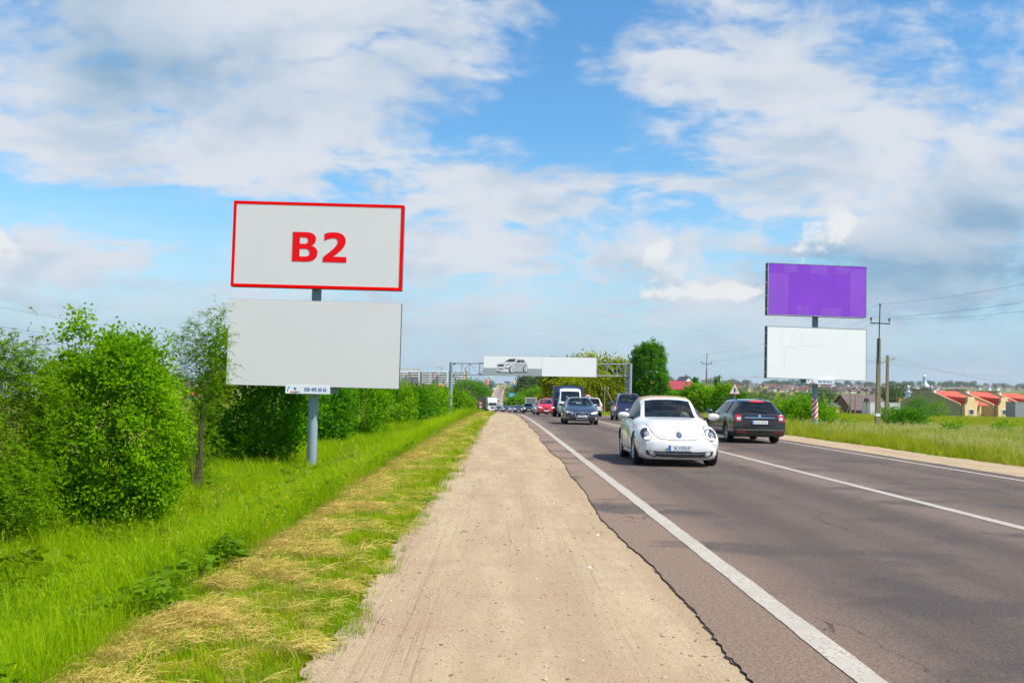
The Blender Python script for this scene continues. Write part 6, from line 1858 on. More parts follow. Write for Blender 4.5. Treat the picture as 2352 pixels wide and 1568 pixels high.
def bur_plant(px, py, Y, n, r0, lab, seed):
    b = at(px, py, Y); b.z = ground_z(b.x, Y)
    e = empty('butterbur_plant', b, rnd.uniform(0, 6), lab, 'weed', 'big-leaved weeds along the mown edge')
    for k in range(n):
        a = 2 * math.pi * k / n + rnd.uniform(-.5, .5)
        r_ = r0 * rnd.uniform(.6, 1.15); h = r0 * rnd.uniform(1.6, 3.2); dd = r0 * rnd.uniform(.4, 1.2)
        o = link('leaf', BL[rnd.randrange(4)], e, (math.cos(a) * dd, math.sin(a) * dd, h), (rnd.uniform(-.45, .45), rnd.uniform(-.45, .45), a))
        o.scale = (r_, r_, r_)
        MB().tube([(0, 0, -.05), (math.cos(a) * dd * .5, math.sin(a) * dd * .5, h * .7), (math.cos(a) * dd, math.sin(a) * dd, h)], .006, 5, False).build('stalk', B_LEAF, e)
BP = [(650, 1185, 0), (608, 1218, 0), (668, 1150, 0), (705, 1128, 0), (730, 1105, 0), (690, 1108, 0), (760, 1100, 0), (790, 1085, 0), (815, 1080, 0), (845, 1072, 0), (870, 1065, 0), (755, 1125, 0), (635, 1170, 0), (660, 1118, 0), (55, 1330, 1), (20, 1350, 1), (95, 1345, 1), (140, 1335, 1), (30, 1390, 1), (210, 1240, 1), (370, 1185, 1), (480, 1150, 1)]
for i, (px, py, k) in enumerate(BP):
    # depth from the ground under the pixel
    Y = 8.0
    for _ in range(30):
        p = at(px, py, Y); zgd = ground_z(p.x, Y)
        Y = max(3, min(60, Y * ((CAM_H - zgd) / max(.05, CAM_H - p.z))))
    bur_plant(px, py, Y, 5 + i % 3, .19 if k == 0 else .17, 'big round-leaved weed plant at the edge of the mown strip' if k == 0 else 'broad-leaved weed plant sunk in the tall grass at the left', i)

# ------------------------------------------------------------------ buildings and far things
WWALL = mat('white_render', (.66, .66, .65), .85, var=.06, vscale=.3)
CREAM = mat('cream_render', (.66, .49, .25), .85, var=.05, vscale=.4)
OLIVE_SHADE = mat('shaded_olive_render', (.37, .33, .18), .9, var=.12, vscale=.6, grime=.3)  # shade of the townhouse end wall put into a darker base colour
ORANGEW = mat('orange_render', (.62, .28, .10), .85, var=.06, vscale=.3)
GREYW = mat('grey_render', (.30, .31, .33), .85, var=.06)
REDROOF = mat('red_metal_roof', (.56, .085, .035), .5, var=.08, vscale=.8)
BROWNROOF = mat('brown_metal_roof', (.085, .05, .045), .6, var=.12, vscale=.5)
TILEROOF = mat('terracotta_roof', (.135, .065, .05), .8, var=.2, vscale=.4)
DKROOF = mat('dark_slate_roof', (.075, .075, .085), .7, var=.2, vscale=.5)
WINGL = mat('building_window_glass', (.06, .08, .10), .15, var=.4, vscale=.5)
WINFR = mat('white_window_frame', (.75, .75, .74), .5)
SILVROOF = mat('silver_sheet_roof', (.50, .53, .56), .32, metal=.7, var=.1)
BRICKW = mat('white_brick', (.74, .73, .71), .9, var=.08, vscale=3, grime=.25)
PLANKB = mat('old_timber', (.17, .105, .07), .9, var=.3, vscale=2)

def facade_block(name, label, zx0, zx1, zt, zb, Y, floors, bays, dep=12, group=None, cut=0, col=WWALL, seed=0):
    """white apartment block; zx/zt in the measured close-up frame"""
    f = lambda x, y: at((1560 + x / 3.92) / 1.7415, (1300 + y / 3.92) / 1.7415, Y)
    a, b = f(zx0, zb), f(zx1, zb)
    top = f(zx0, zt).z
    base = Vector((a.x, Y, min(a.z, b.z) - 3))
    W = b.x - a.x; H = top - base.z
    e = empty(name, base, 0, label, 'building', group)
    MB().box(0, W, 0, dep, 0, H).build('wall', col, e)
    fh = (top - a.z) / floors
    for k in range(floors):
        z0 = 3 + k * fh
        x = .4
        for (bw, kind) in bays:
            bw_ = bw * (W - .8)
            if kind == 'w':
                o = MB().box(x + .35, x + bw_ - .35, -.05, .0, z0 + fh * .42, z0 + fh * .80).build('window', WINGL, e)
                for q in range(1, max(2, int(bw_ / 2.2))):
                    xq = x + .35 + (bw_ - .7) * q / max(2, int(bw_ / 2.2))
                    MB().box(xq - .06, xq + .06, -.075, -.052, z0 + fh * .43, z0 + fh * .79).build('window_bar', WINFR, o)
            elif kind == 'b':      # balcony: slab and parapet standing proud, dark loggia behind
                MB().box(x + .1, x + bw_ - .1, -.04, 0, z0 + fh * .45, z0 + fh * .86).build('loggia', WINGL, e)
                MB().box(x + .05, x + bw_ - .05, -1.0, -.02, z0 - .12, z0 + .14).box(x + .05, x + bw_ - .05, -1.0, -.9, z0 + .14, z0 + fh * .42).build('balcony', col, e)
            elif kind == 'r':
                MB().box(x + .1, x + bw_ - .1, -.06, 0, z0 + fh * .25, z0 + fh * .9).build('brown_panel', mat('red_brown_cladding', (.22, .07, .06), .8), e)
            elif kind == 'd':
                MB().box(x, x + bw_, -.06, 0, z0, z0 + fh).build('stair_glazing', mat('blue_grey_glazing', (.10, .14, .18), .2), e)
            x += bw_
    for k in range(5):
        xx = W * (k + .5) / 5
        MB().box(xx - .6, xx + .6, 2, 4, H, H + 1.4 + (k % 2)).build('roof_vent', col, e)
    return e
GA = 'white apartment blocks beyond the bushes'
facade_block('apartment_building', 'leftmost white apartment block beside the lower grey billboard panel', 150, 265, 735, 950, 1270, 6, [(.5, 'b'), (.5, 'w')], group=GA)
facade_block('apartment_building', 'white apartment block with wide dark balconies behind the dark-roofed house', 268, 452, 728, 950, 1262, 6, [(.3, 'r'), (.7, 'b')], group=GA)
facade_block('apartment_building', 'white apartment block with red-brown panels in the middle of the row', 455, 760, 724, 950, 1270, 6, [(.12, 'd'), (.40, 'b'), (.12, 'w'), (.16, 'r'), (.20, 'w')], group=GA)
facade_block('apartment_building', 'white apartment block just left of the gantry pole', 763, 905, 728, 950, 1258, 6, [(.9, 'b'), (.1, 'w')], group=GA)
facade_block('apartment_building', 'rightmost white apartment block behind the gantry truss', 905, 1165, 722, 950, 1270, 6, [(.15, 'd'), (.45, 'b'), (.22, 'w'), (.18, 'w')], group=GA)
facade_block('apartment_building', 'narrow orange block at the right end of the white apartments', 1168, 1210, 742, 945, 1285, 6, [(1, 'w')], col=ORANGEW, group=GA)
def crane(zx, zt, zb, x0, x1, zj, Y, lab):
    f = lambda x, y: at((1560 + x / 3.92) / 1.7415, (1300 + y / 3.92) / 1.7415, Y)
    b = f(zx, zb); e = empty('tower_crane', b, 0, lab, 'crane')
    YEL = mat('crane_yellow', (.60, .42, .16), .6)
    H = f(zx, zt).z - b.z
    MB().box(-.7, .7, -.7, .7, 0, H).build('mast', YEL, e)
    j0, j1 = f(x0, zj) - b, f(x1, zj) - b
    MB().box(j0.x, j1.x, -.5, .5, j0.z - .5, j0.z + .5).build('jib', YEL, e)
    MB().box(-1, 1, -1, 1, j0.z - 2.6, j0.z - .5).build('cab', YEL, e)
crane(440, 672, 740, 160, 460, 678, 1500, 'pale yellow tower crane with a long jib left above the apartments')
crane(808, 636, 730, 700, 822, 648, 1500, 'smaller tower crane above the middle of the apartments')

def house(name, label, px, pb, Y, w_, d, hw, hr, wall, roof, rot=0.0, hip=0.0, cat='house', group=None, win=2, chim=True, over=.4, z=None):
    p = at(px, pb, Y)
    if z is None: p.z = p.z
    else: p.z = z
    e = empty(name, p, rot, label, cat, group)
    W, D = w_ / 2, d / 2
    MB().add([(-W, -D, -3), (W, -D, -3), (W, D, -3), (-W, D, -3), (-W, -D, hw), (W, -D, hw), (W, D, hw), (-W, D, hw), (-W * (1 - hip), 0, hw + hr - .1), (W * (1 - hip), 0, hw + hr - .1)],
             [(0, 3, 2, 1), (0, 1, 5, 4), (2, 3, 7, 6), (1, 2, 6, 9, 5) if not hip else (1, 2, 6, 5), (3, 0, 4, 8, 7) if not hip else (3, 0, 4, 7)]).build('wall', wall, e)
    o = over; t = .22
    xh = (W + o) * (1 - hip)
    zo = hw - o * hr / D
    R8 = [(-W - o, -D - o, zo), (W + o, -D - o, zo), (W + o, D + o, zo), (-W - o, D + o, zo), (-xh, 0, hw + hr), (xh, 0, hw + hr)]
    R9 = [(x, y, z_ + t) for x, y, z_ in R8]
    fs = [(0, 1, 5, 4), (1, 2, 5), (2, 3, 4, 5), (3, 0, 4)] if hip else [(0, 1, 5, 4), (2, 3, 4, 5)]
    m = MB().add(R8 + R9, [f[::-1] for f in fs] + [tuple(i + 6 for i in f) for f in fs] + [(0, 1, 7, 6), (2, 3, 9, 8)] + ([(1, 2, 8, 7), (3, 0, 6, 9)] if hip else [(1, 5, 11, 7), (5, 2, 8, 11), (3, 4, 10, 9), (4, 0, 6, 10)]))
    rf = m.build('roof', roof, e)
    if chim:
        MB().box(W * .3, W * .3 + .7, -.4, .4, hw + hr * .5, hw + hr + 1.0).build('chimney', TILEROOF, rf)
    for k in range(win):
        x = -W + 2 * W * (k + .5) / win
        MB().box(x - .6, x + .6, -D - .05, -D + .02, hw * .38, hw * .82).build('window', WINGL, e)
    return e
def zp1(x, y):   # measured close-up frame left of centre
    return (1560 + x / 3.92) / 1.7415, (1300 + y / 3.92) / 1.7415
p = zp1(360, 955); house('house', 'dark-roofed house with orange walls before the apartments', p[0], p[1], 700, 7.5, 8, 2.4, 3.2, ORANGEW, DKROOF, hip=.25, win=3)
p = zp1(520, 1000); house('long_shed', 'long low brown-roofed building in front of the apartments', p[0], p[1], 800, 36, 9, 1.5, 2.0, CREAM, TILEROOF, win=0, chim=False, cat='building')
p = zp1(805, 1040); house('house', 'small red-roofed house left of the gantry pole', p[0], p[1], 620, 5.6, 6, 2.4, 2.2, mat('pale_pink_render', (.58, .40, .32), .85), mat('orange_tile_roof', (.55, .19, .09), .7), hip=.35, win=2)
for (zx, zt, zb, lab) in ((482, 735, 1010, 'thin pole standing before the white apartments'), (728, 760, 1040, 'slim lattice mast before the middle apartment block'), (1100, 735, 950, 'thin mast in front of the rightmost apartment block')):
    p, q = zp1(zx, zb), zp1(zx, zt)
    b = at(p[0], p[1], 480); t = at(q[0], q[1], 480)
    tag(MB().tube([(0, 0, -1), tuple(t - b)], [.16, .10], 6).build('mast', CONC, None, b), lab, 'mast')
# left edge, seen through the leaves
house('apartment_building', 'pale building glimpsed through the leaves at the left edge', 45, 905, 330, 11, 9, 4.6, .6, WWALL, DKROOF, cat='building', win=4, chim=False, over=.1)
house('house', 'red-roofed house glimpsed left of the slender locust tree', 447, 915, 420, 6, 6, 1.4, 1.1, WWALL, REDROOF, win=1)
house('house', 'pale house seen behind the slender locust tree', 440, 893, 900, 9, 8, 4, 2.5, WWALL, TILEROOF, win=2)
# left valley town: scattered houses behind the bushes
for i, (px, pb, Y) in enumerate([(1075, 892, 1150), (1084, 889, 1300)]):
    house('house', ('small house at the foot of the shop hill', 'second small house below the shops')[i], px, pb, Y, 10, 8, 4, 3, CREAM, TILEROOF, win=2)

# --- shops and hoardings on the far hill
def hoarding(label, zx0, zx1, zt, zb, Y, cols, post=None, name='hoarding', dep=.5, grid=None, emblem=None):
    f = lambda x, y: at(*zp1(x, y), Y)
    a, b = f(zx0, zb), f(zx1, zt)
    W, H = b.x - a.x, b.z - a.z
    gz_ = f((zx0 + zx1) / 2, post).z if post else a.z - 1
    e = empty(name, (a.x + W / 2, Y, gz_), 0, label, 'hoarding', 'signs on the far hill')
    z0 = a.z - gz_
    MB().box(-W / 2, W / 2, 0, dep, z0, z0 + H).build('panel_back', cols[0], e)
    nx_, nz_ = grid or (len(cols), 1)
    for i in range(nx_):
        for j in range(nz_):
            c = cols[(i + j * nx_) % len(cols)]
            MB().box(-W / 2 + W * i / nx_ + W * .02, -W / 2 + W * (i + 1) / nx_ - W * .02, -.08, -.02, z0 + H * j / nz_ + H * .02, z0 + H * (j + 1) / nz_ - H * .02).build('panel', c, e)
    if emblem:
        link('emblem', curve_mesh('emblem', [ell(0, 0, H * .24, H * .24, 12)], emblem, .02), e, (0, -.12, z0 + H / 2))
    if post:
        for x_ in ((-.3, .3) if W > 6 else (0,)):
            MB().tube([(x_ * W, .25, -1), (x_ * W, .25, z0)], max(.12, W * .02), 6).build('post', POLE, e)
    return e
cm = lambda n_, c: mat('sign_' + n_, c, .6, var=.08, vscale=.3)
hoarding('pink four-panel hoarding on the far hilltop', 1477, 1558, 833, 920, 1450, [cm('pink', (.80, .22, .30)), cm('rose', (.85, .30, .25)), cm('salmon', (.82, .30, .34)), cm('peach', (.85, .42, .20))], post=945, grid=(2, 2))
f = lambda x, y, Y: at(*zp1(x, y), Y)
b = f(1567, 930, 1460); e = empty('sign_pylon', b, 0, 'round pale green sign on a tall pole next to the pink hoarding', 'sign pylon')
z1 = f(1567, 815, 1460).z - b.z
MB().tube([(0, 0, -2), (0, 0, z1)], .5, 8).build('pole', POLE, e)
MB().lathe([(0, -.4), (2.0, -.4), (2.0, .4), (0, .4)], 20, Matrix.Translation((0, 0, z1)) @ Matrix.Rotation(math.pi / 2, 4, 'X')).build('sign_disc', cm('pale_green', (.35, .72, .38)), e)
hoarding('long purple overhead banner on the far hill', 1790, 1893, 875, 901, 1420, [cm('purple', (.16, .10, .42)), cm('violet', (.22, .14, .50)), cm('lilac', (.30, .24, .55))], post=945)
hoarding('orange and white hoarding beside the purple banner', 1911, 1985, 872, 908, 1380, [cm('orange', (.85, .38, .08)), cm('white', (.78, .76, .74)), cm('orange', (.85, .38, .08))], post=960)
hoarding('blue hoarding below the orange one', 1898, 1946, 912, 982, 1200, [cm('blue', (.03, .17, .66))], post=1010, emblem=cm('pale_blue', (.25, .55, .80)))
hoarding('pale pastel hoarding right of the blue one', 1947, 2010, 908, 955, 1250, [cm('pastel_blue', (.50, .68, .78)), cm('white', (.78, .76, .74)), cm('pastel', (.80, .66, .55))], post=1000)
hoarding('grey billboard on a post among the trees right of the far road', 1975, 2063, 995, 1042, 640, [cm('grey', (.36, .38, .40)), cm('light_grey', (.50, .53, .55))], post=1165)
hoarding('bright cyan hoarding below the far hill', 1862, 1963, 1062, 1118, 560, [cm('cyan', (.03, .45, .68)), cm('sky', (.35, .68, .80)), cm('cyan', (.03, .45, .68))], post=1170)
b = f(2001, 1170, 470); t = f(2001, 1085, 470)
tag(MB().tube([(0, 0, -1), tuple(t - b)], .22, 8).build('white_post', WINFR, None, b), 'white post below the grey far billboard', 'post')
hoarding('yellow sign on the far hilltop beside the road', 1782, 1815, 912, 930, 1480, [cm('lime', (.55, .60, .06))], post=945)
SHOPS = [(1320, 1370, 880, 925, WWALL, 'green-white shop left on the far hilltop'), (1375, 1425, 893, 930, CREAM, 'cream shop with brown roof on the far hilltop'), (1430, 1475, 900, 935, WWALL, 'white kiosk left of the pink hoarding'), (1295, 1325, 872, 905, CREAM, 'pale yellow shop at the left end of the hilltop'),
         (1480, 1570, 925, 950, mat('teal_wall', (.08, .24, .22), .8), 'low teal building under the pink hoarding'), (1640, 1700, 915, 935, WWALL, 'white shed at the top of the far road'), (1820, 1890, 905, 935, WWALL, 'white building behind the purple banner'), (1700, 1760, 912, 930, GREYW, 'grey building at the crest of the far road'), (1610, 1655, 955, 975, WWALL, 'white box van body parked on the slope left of the far road')]
for i, (x0, x1, zt, zb, wm, lab) in enumerate(SHOPS):
    Y = 1520 if i < 8 else 1330
    a, b = f(x0, zb, Y), f(x1, zt, Y)
    e = empty('shop_building', (a.x, Y, a.z), 0, lab, 'building', 'shops on the far hilltop')
    W, H = b.x - a.x, b.z - a.z
    MB().box(0, W, 0, 8, -3, H).build('wall', wm, e)
    MB().box(-.3, W + .3, -.4, 8.3, H + .003, H + .5).build('roof', BROWNROOF if i == 1 else GREYW, e)
    for k in range(3):
        MB().box(W * (.08 + .31 * k), W * (.30 + .31 * k), -.06, -.005, H * .15, H * .7).build('window', WINGL, e)
    MB().box(W * .1, W * .9, -.3, -.07, H * .75, H * .95).build('shop_sign', (cm('green', (.2, .5, .12)), cm('peach', (.85, .42, .20)), cm('rose', (.85, .30, .25)))[i % 3], e)
# small red signs by the lorry
for (zx, zt, zb, c, lab) in ((1417, 1188, 1228, SIGNR, 'red sign plate left of the grey trailer'), (1418, 1255, 1285, STRR, 'small red and white marker post left of the grey trailer')):
    a = f(zx, 1340, 250); t = f(zx, zt, 250); w_ = f(zx, zb, 250)
    e = empty('roadside_marker', a, 0, lab, 'traffic sign')
    MB().tube([(0, .05, -1), (0, .05, t.z - a.z)], .05, 6).build('post', PLATE, e)
    MB().box(-.42, .42, -.03, .03, w_.z - a.z, t.z - a.z).build('sign_plate', c, e)
    MB().box(-.36, .36, -.05, -.033, w_.z - a.z + .05, w_.z - a.z + .22).build('sign_band', PLATE, e)

# --- right: barn, townhouses, church, white building
def zp2(x, y): return (3100 + x / 3.36) / 1.7415, (1480 + y / 3.36) / 1.7415
def zp3(x, y): return (3560 + x / 4.388) / 1.7415, (1480 + y / 4.388) / 1.7415
def zp4(x, y): return (2650 + x / 3.92) / 1.7415, (1350 + y / 3.92) / 1.7415
p = zp2(1140, 560)
house('barn', 'large barn with a brown metal roof and timber gable', p[0], p[1], 318, 15.5, 9.5, 1.0, 4.4, PLANKB, BROWNROOF, rot=R(24), win=0, chim=False, cat='barn', over=.5)
p = zp2(700, 540); house('shed', 'low pale shed with a sloping roof left of the barn', p[0], p[1], 300, 5, 5, 1.2, 1.0, CREAM, DKROOF, win=0, chim=False, cat='shed', rot=R(20))
p = zp4(150, 905); house('barn', 'low shed with a crimson metal roof right of the dark oval tree', p[0], p[1], 250, 11.5, 8, 1.6, 1.9, mat('brown_board', (.18, .10, .08), .85), mat('crimson_roof', (.34, .035, .055), .5, var=.08), rot=R(6), win=0, chim=False, cat='shed')
p = zp4(345, 808); house('house', 'house with a bright white gable behind the crimson roof', p[0], p[1], 520, 7.5, 8, 3.2, 3.4, WWALL, DKROOF, rot=R(-62), win=1)
p = zp4(110, 800); house('house', 'pale house at the left end of the hillside village', p[0], p[1], 640, 8, 7, 3, 2.4, CREAM, TILEROOF, win=2)
p = at(2240, 800, 1)  # townhouse row
U = Vector((.92, .39, 0)); Vd = Vector((-.39, .92, 0))
def townhouse(px, pb, Y, label, wallm, W=10.2, D=13.0, last=False):
    b = at(px, pb, Y)
    e = empty('townhouse', b, math.atan2(U.y, U.x), label, 'house', 'row of red-roofed townhouses')
    e.scale = (1, 1.65, 1)
    gw = MB()
    prof = [(0, -1), (0, 3.6), (5.9, 6.95), (5.9, 7.5), (10.2, 7.5), (10.2, 6.0), (13, 4.0), (13, -1)]
    n = len(prof)
    gw.add([(-.2, y, z) for y, z in prof] + [(.2, y, z) for y, z in prof], [tuple(range(n)), tuple(range(n, 2 * n))[::-1]] + [(i, n + i, n + (i + 1) % n, (i + 1) % n) for i in range(n)])
    gw.build('gable_wall', wallm, e)
    cap = MB().box(-.3, .3, 5.8, 10.3, 7.503, 7.7)
    cap.build('parapet_cap', TILEROOF, e)
    MB().box(-.34, .34, 5.3, 5.88, 6.6, 7.3).build('parapet_block', WINFR, e)
    MB().box(.2, W - .2, 1.2, 12.8, -1, 3.3).build('wall', CREAM, e)
    rf = MB()
    rf.add([(.2, -.5, 3.2), (W - .2, -.5, 3.2), (W - .2, 6.6, 7.0), (.2, 6.6, 7.0), (.2, -.5, 3.4), (W - .2, -.5, 3.4), (W - .2, 6.6, 7.2), (.2, 6.6, 7.2)], [(0, 3, 2, 1), (4, 5, 6, 7), (0, 1, 5, 4), (2, 3, 7, 6), (1, 2, 6, 5), (3, 0, 4, 7)])
    rf.add([(.2, 6.62, 7.0), (W - .2, 6.62, 7.0), (W - .2, 13.3, 3.6), (.2, 13.3, 3.6), (.2, 6.62, 7.2), (W - .2, 6.62, 7.2), (W - .2, 13.3, 3.8), (.2, 13.3, 3.8)], [(0, 3, 2, 1), (4, 5, 6, 7), (0, 1, 5, 4), (2, 3, 7, 6), (1, 2, 6, 5), (3, 0, 4, 7)])
    r_ = rf.build('roof', REDROOF, e)
    bay = MB()   # projecting bay with a stepped gable
    prof = [(.25, -1), (.25, 3.5), (1.0, 3.5), (1.0, 4.1), (1.35, 4.1), (1.35, 5.6), (3.9, 5.6), (3.9, 4.4), (5.0, 4.4), (5.0, 3.2), (4.75, 2.2), (4.75, -1)]
    n = len(prof)
    bay.add([(x, -.75, z) for x, z in prof] + [(x, -.35, z) for x, z in prof], [tuple(range(n)), tuple(range(n, 2 * n))[::-1]] + [(i, n + i, n + (i + 1) % n, (i + 1) % n) for i in range(n)])
    bay.build('stepped_gable', CREAM, e)
    MB().box(.4, 4.7, -.34, 1.19, -1, 3.4).build('bay', CREAM, e)
    dr = MB().add([(1.3, -.3, 5.3), (3.95, -.3, 5.3), (3.95, 4.6, 5.9), (1.3, 4.6, 5.9), (1.3, -.3, 3.6), (3.95, -.3, 3.6)], [(0, 1, 2, 3), (0, 3, 4), (1, 5, 2)])
    dr.build('dormer_roof', REDROOF, r_)
    for (x0, x1, z0, z1, y) in ((1.8, 3.3, .9, 2.1, -.77), (6.4, 7.9, .9, 2.0, 1.18)):
        o = MB().box(x0 - .15, x1 + .15, y - .05, y, z0 - .15, z1 + .15).build('window', WINFR, e)
        for q in (0, 1):
            MB().box(x0 + (x1 - x0) * (.52 * q), x0 + (x1 - x0) * (.48 + .52 * q), y - .07, y - .052, z0, z1).build('pane', WINGL, o)
    MB().tube([(W - .6, .9, -1), (W - .6, .9, 3.2)], .07, 6).build('downpipe', OLIVE_SHADE, e)
    rl = MB()
    rl.box(5.2, W - 1, .2, .25, .9, .96)
    for k in range(12):
        xx = 5.3 + k * (W - 6.4) / 11
        rl.box(xx, xx + .04, .2, .24, -.5, .9)
    rl.build('balcony_rail', IRON, e)
    return e
p = zp3(1240, 812); townhouse(p[0], p[1] + 1, 270, 'townhouse with red roof and shaded olive end wall, first of the row', OLIVE_SHADE)
p = zp3(1825, 815); townhouse(p[0], p[1] + 1, 277, 'middle townhouse of the red-roofed row', CREAM)
p = zp3(2395, 830); townhouse(p[0], p[1] + 1, 284, 'townhouse cut by the right picture edge', CREAM)
p = zp3(2200, 830)
b = at(p[0], p[1], 262); tag(MB().box(0, 7, 0, 5, -1, 4.1).box(-.05, 7.05, -.05, 5.05, 4.103, 4.25).build('garage', GREYW, None, b), 'plain grey block before the last townhouse at the right edge', 'building')
# white building with fence posts
p0, p1 = zp3(-350, 760), zp3(618, 760)
a, b = at(p0[0], p0[1], 300), at(p1[0], p1[1], 300)
e = empty('white_building', a, 0, 'long low white brick building below the church', 'building')
W = b.x - a.x
MB().box(0, W, 0, 7, -1, 3.3).build('wall', BRICKW, e)
MB().box(-.1, W + .1, -.1, 7.1, 3.303, 3.5).build('roof', WINFR, e)
for r0_ in range(6):        # courses of large blocks standing slightly proud
    for k in range(int(W / 1.35)):
        xx = .15 + k * 1.35 + (.6 if r0_ % 2 else 0)
        if xx + 1.2 < W:
            MB().box(xx, xx + 1.22, -.03, -.004, .95 + r0_ * .39, 1.28 + r0_ * .39).build('block', BRICKW, e)
MB().box(W * .68, W * .68 + 1.1, -.12, -.035, -.5, 1.6).build('door', PLANKB, e)
for k in range(16):
    xx = .3 + k * (W - 1) / 15
    MB().box(xx, xx + .35, -1.6, -1.3, -1, .75).build('fence_post', BRICKW, e)
MB().box(0, W, -1.75, -1.15, .753, .95).build('fence_cap', WINFR, e)
p = zp3(205, 570); b = at(p[0], p[1], 340)
tag(MB().box(-.9, .9, 0, 1.5, -2, 1.3).box(-1.0, 1.0, -.1, 1.6, 1.303, 1.55).build('chimney_stack', ORANGEW, None, b), 'square ochre chimney stack left of the church', 'chimney')
# church
YC = 520
kc = 1 / (4.388 * 1.7415 * ppm(YC))
b = at(*zp3(607, 800), YC)
ch = empty('church', b, R(14), 'white church with silver domes and a tall bell tower', 'church')
zc = lambda y: (800 - y) * kc
def drum(x, y, prof, m, name, n=8):
    return MB().lathe([(r_ * kc, zc(z_)) for r_, z_ in prof], n, Matrix.Translation((x * kc, y, 0)) @ Matrix.Rotation(math.pi / 8, 4, 'Z'), smooth=False).build(name, m, ch)
MB().box(-80 * kc, 80 * kc, -80 * kc, 80 * kc, -3, zc(385)).build('bell_tower', WWALL, ch)
MB().box(-88 * kc, 88 * kc, -88 * kc, 88 * kc, zc(384), zc(372)).build('cornice', SILVROOF, ch)
for sgn, ax in ((-1, 'y'), (1, 'x')):
    o = curve_mesh('bell_opening', [[(-18 * kc, 0), (18 * kc, 0), (18 * kc, 36 * kc)] + [(18 * kc * math.cos(t), 36 * kc + 18 * kc * math.sin(t)) for t in np.linspace(.3, math.pi - .3, 7)] + [(-18 * kc, 36 * kc)]], WINGL, .2)
    link('bell_opening', o, ch, (0, -81 * kc, zc(470)) if ax == 'y' else (81 * kc, 0, zc(470)), (0, 0, 0 if ax == 'y' else math.pi / 2))
drum(0, 0, [(62, 372), (62, 322)], WWALL, 'belfry')
d1 = drum(0, 0, [(50, 322), (92, 300), (94, 275), (88, 262), (52, 228), (34, 190), (26, 150), (32, 148), (32, 140), (24, 136), (22, 124), (30, 120), (30, 112), (16, 108), (20, 95), (12, 82), (4, 72), (2, 62), (0, 60)], SILVROOF, 'tower_dome')
MB().tube([(0, 0, zc(62)), (0, 0, zc(10))], .06, 5).box(-.5, .5, -.05, .05, zc(30), zc(27)).build('cross', CHROME, ch)
MB().box(-330 * kc, 240 * kc, 40 * kc, 220 * kc, -3, zc(560)).build('nave', WWALL, ch)
for x_ in (-175, 140):
    MB().prism([(x_ * kc + 55 * kc * math.cos(t), zc(570) + 100 * kc * math.sin(t)) for t in np.linspace(0, math.pi, 11)], -40 * kc, 220 * kc).build('rounded_gable', WWALL, ch)
    MB().prism([(x_ * kc + 36 * kc * math.cos(t), zc(570) + 76 * kc * math.sin(t)) for t in np.linspace(0, math.pi, 11)], -43 * kc, -41 * kc).build('gable_window', GREYW, ch)
MB().box(-60 * kc, 130 * kc, -120 * kc, -81 * kc, -3, zc(530)).build('porch', WWALL, ch)
for (x_, y_) in ((-325, 0), (-262, 3.2)):
    MB().box((x_ - 45) * kc, (x_ + 45) * kc, y_ - 45 * kc, y_ + 45 * kc, -3, zc(470)).build('side_tower', WWALL, ch)
    drum(x_, y_, [(48, 470), (40, 440), (38, 405), (70, 392), (68, 384), (20, 365), (12, 325), (18, 318), (12, 300), (16, 290), (6, 276), (0, 262)], SILVROOF, 'side_dome')
for (x_, y_) in ((305, 6), (345, 8)):
    drum(x_, y_, [(24, 480), (24, 330), (22, 300), (14, 272), (6, 255), (0, 238)], SILVROOF, 'side_dome')

# --- hillside village (brown hipped roofs) and the far town
def far_house(i, e0, X, Y, rot, s, label, group):
    c = e0.copy(); COL.objects.link(c)
    z = ground_z(X, Y)
    c.location = (X, Y, z - .3); c.rotation_euler = (0, 0, rot); c.scale = (s, s, s)
    c['label'] = label; c['group'] = group
    for ch_ in e0.children:
        q = ch_.copy(); COL.objects.link(q); q.parent = c
        for d_ in ch_.children:
            r_ = d_.copy(); COL.objects.link(r_); r_.parent = q
    return c
protos = []
for i, (w_, d, hw, hr, wm, rm, hip) in enumerate([(15, 11, 4.6, 4.8, CREAM, BROWNROOF, .45), (13, 10, 5.2, 4.4, WWALL, TILEROOF, .35), (17, 11, 4.2, 5.0, mat('beige_render', (.48, .36, .26), .85), BROWNROOF, .3), (12, 10, 5.5, 4.2, WWALL, mat('rust_roof', (.17, .07, .05), .7, var=.15), 0.0)]):
    e = house('village_house', 'x', 1900, 890, 1700, w_, d, hw, hr, wm, rm, hip=hip, win=3, group='brown-roofed houses on the hillside')
    protos.append(e)
hg = random.Random(3)
VH = []
for i in range(92):
    px = 1535 + (2090 - 1535) * (i % 46 + hg.uniform(-.35, .35)) / 45
    Y = (1520 if i < 46 else 1800) + hg.uniform(-90, 90)
    X = at(px, 890, Y).x
    VH.append((X, Y, hg.uniform(-.5, .5) + (0 if hg.random() < .7 else 1.57), hg.uniform(.6, .9)))
lab_v = ['wide brown hipped-roof house in the hillside village', 'pale house with terracotta roof in the hillside village', 'broad beige house with brown roof in the hillside village', 'white gabled house with rusty roof in the hillside village']
for i, (X, Y, rz, s) in enumerate(VH):
    k = hg.choice((0, 0, 1, 2, 2, 3))
    if i < 4:
        k = i
        e = protos[i]; e.location = (X, Y, ground_z(X, Y) - .3); e.rotation_euler = (0, 0, rz)
        e['label'] = lab_v[i]
    else:
        far_house(i, protos[k], X, Y, rz, s, lab_v[k], 'brown-roofed houses on the hillside')
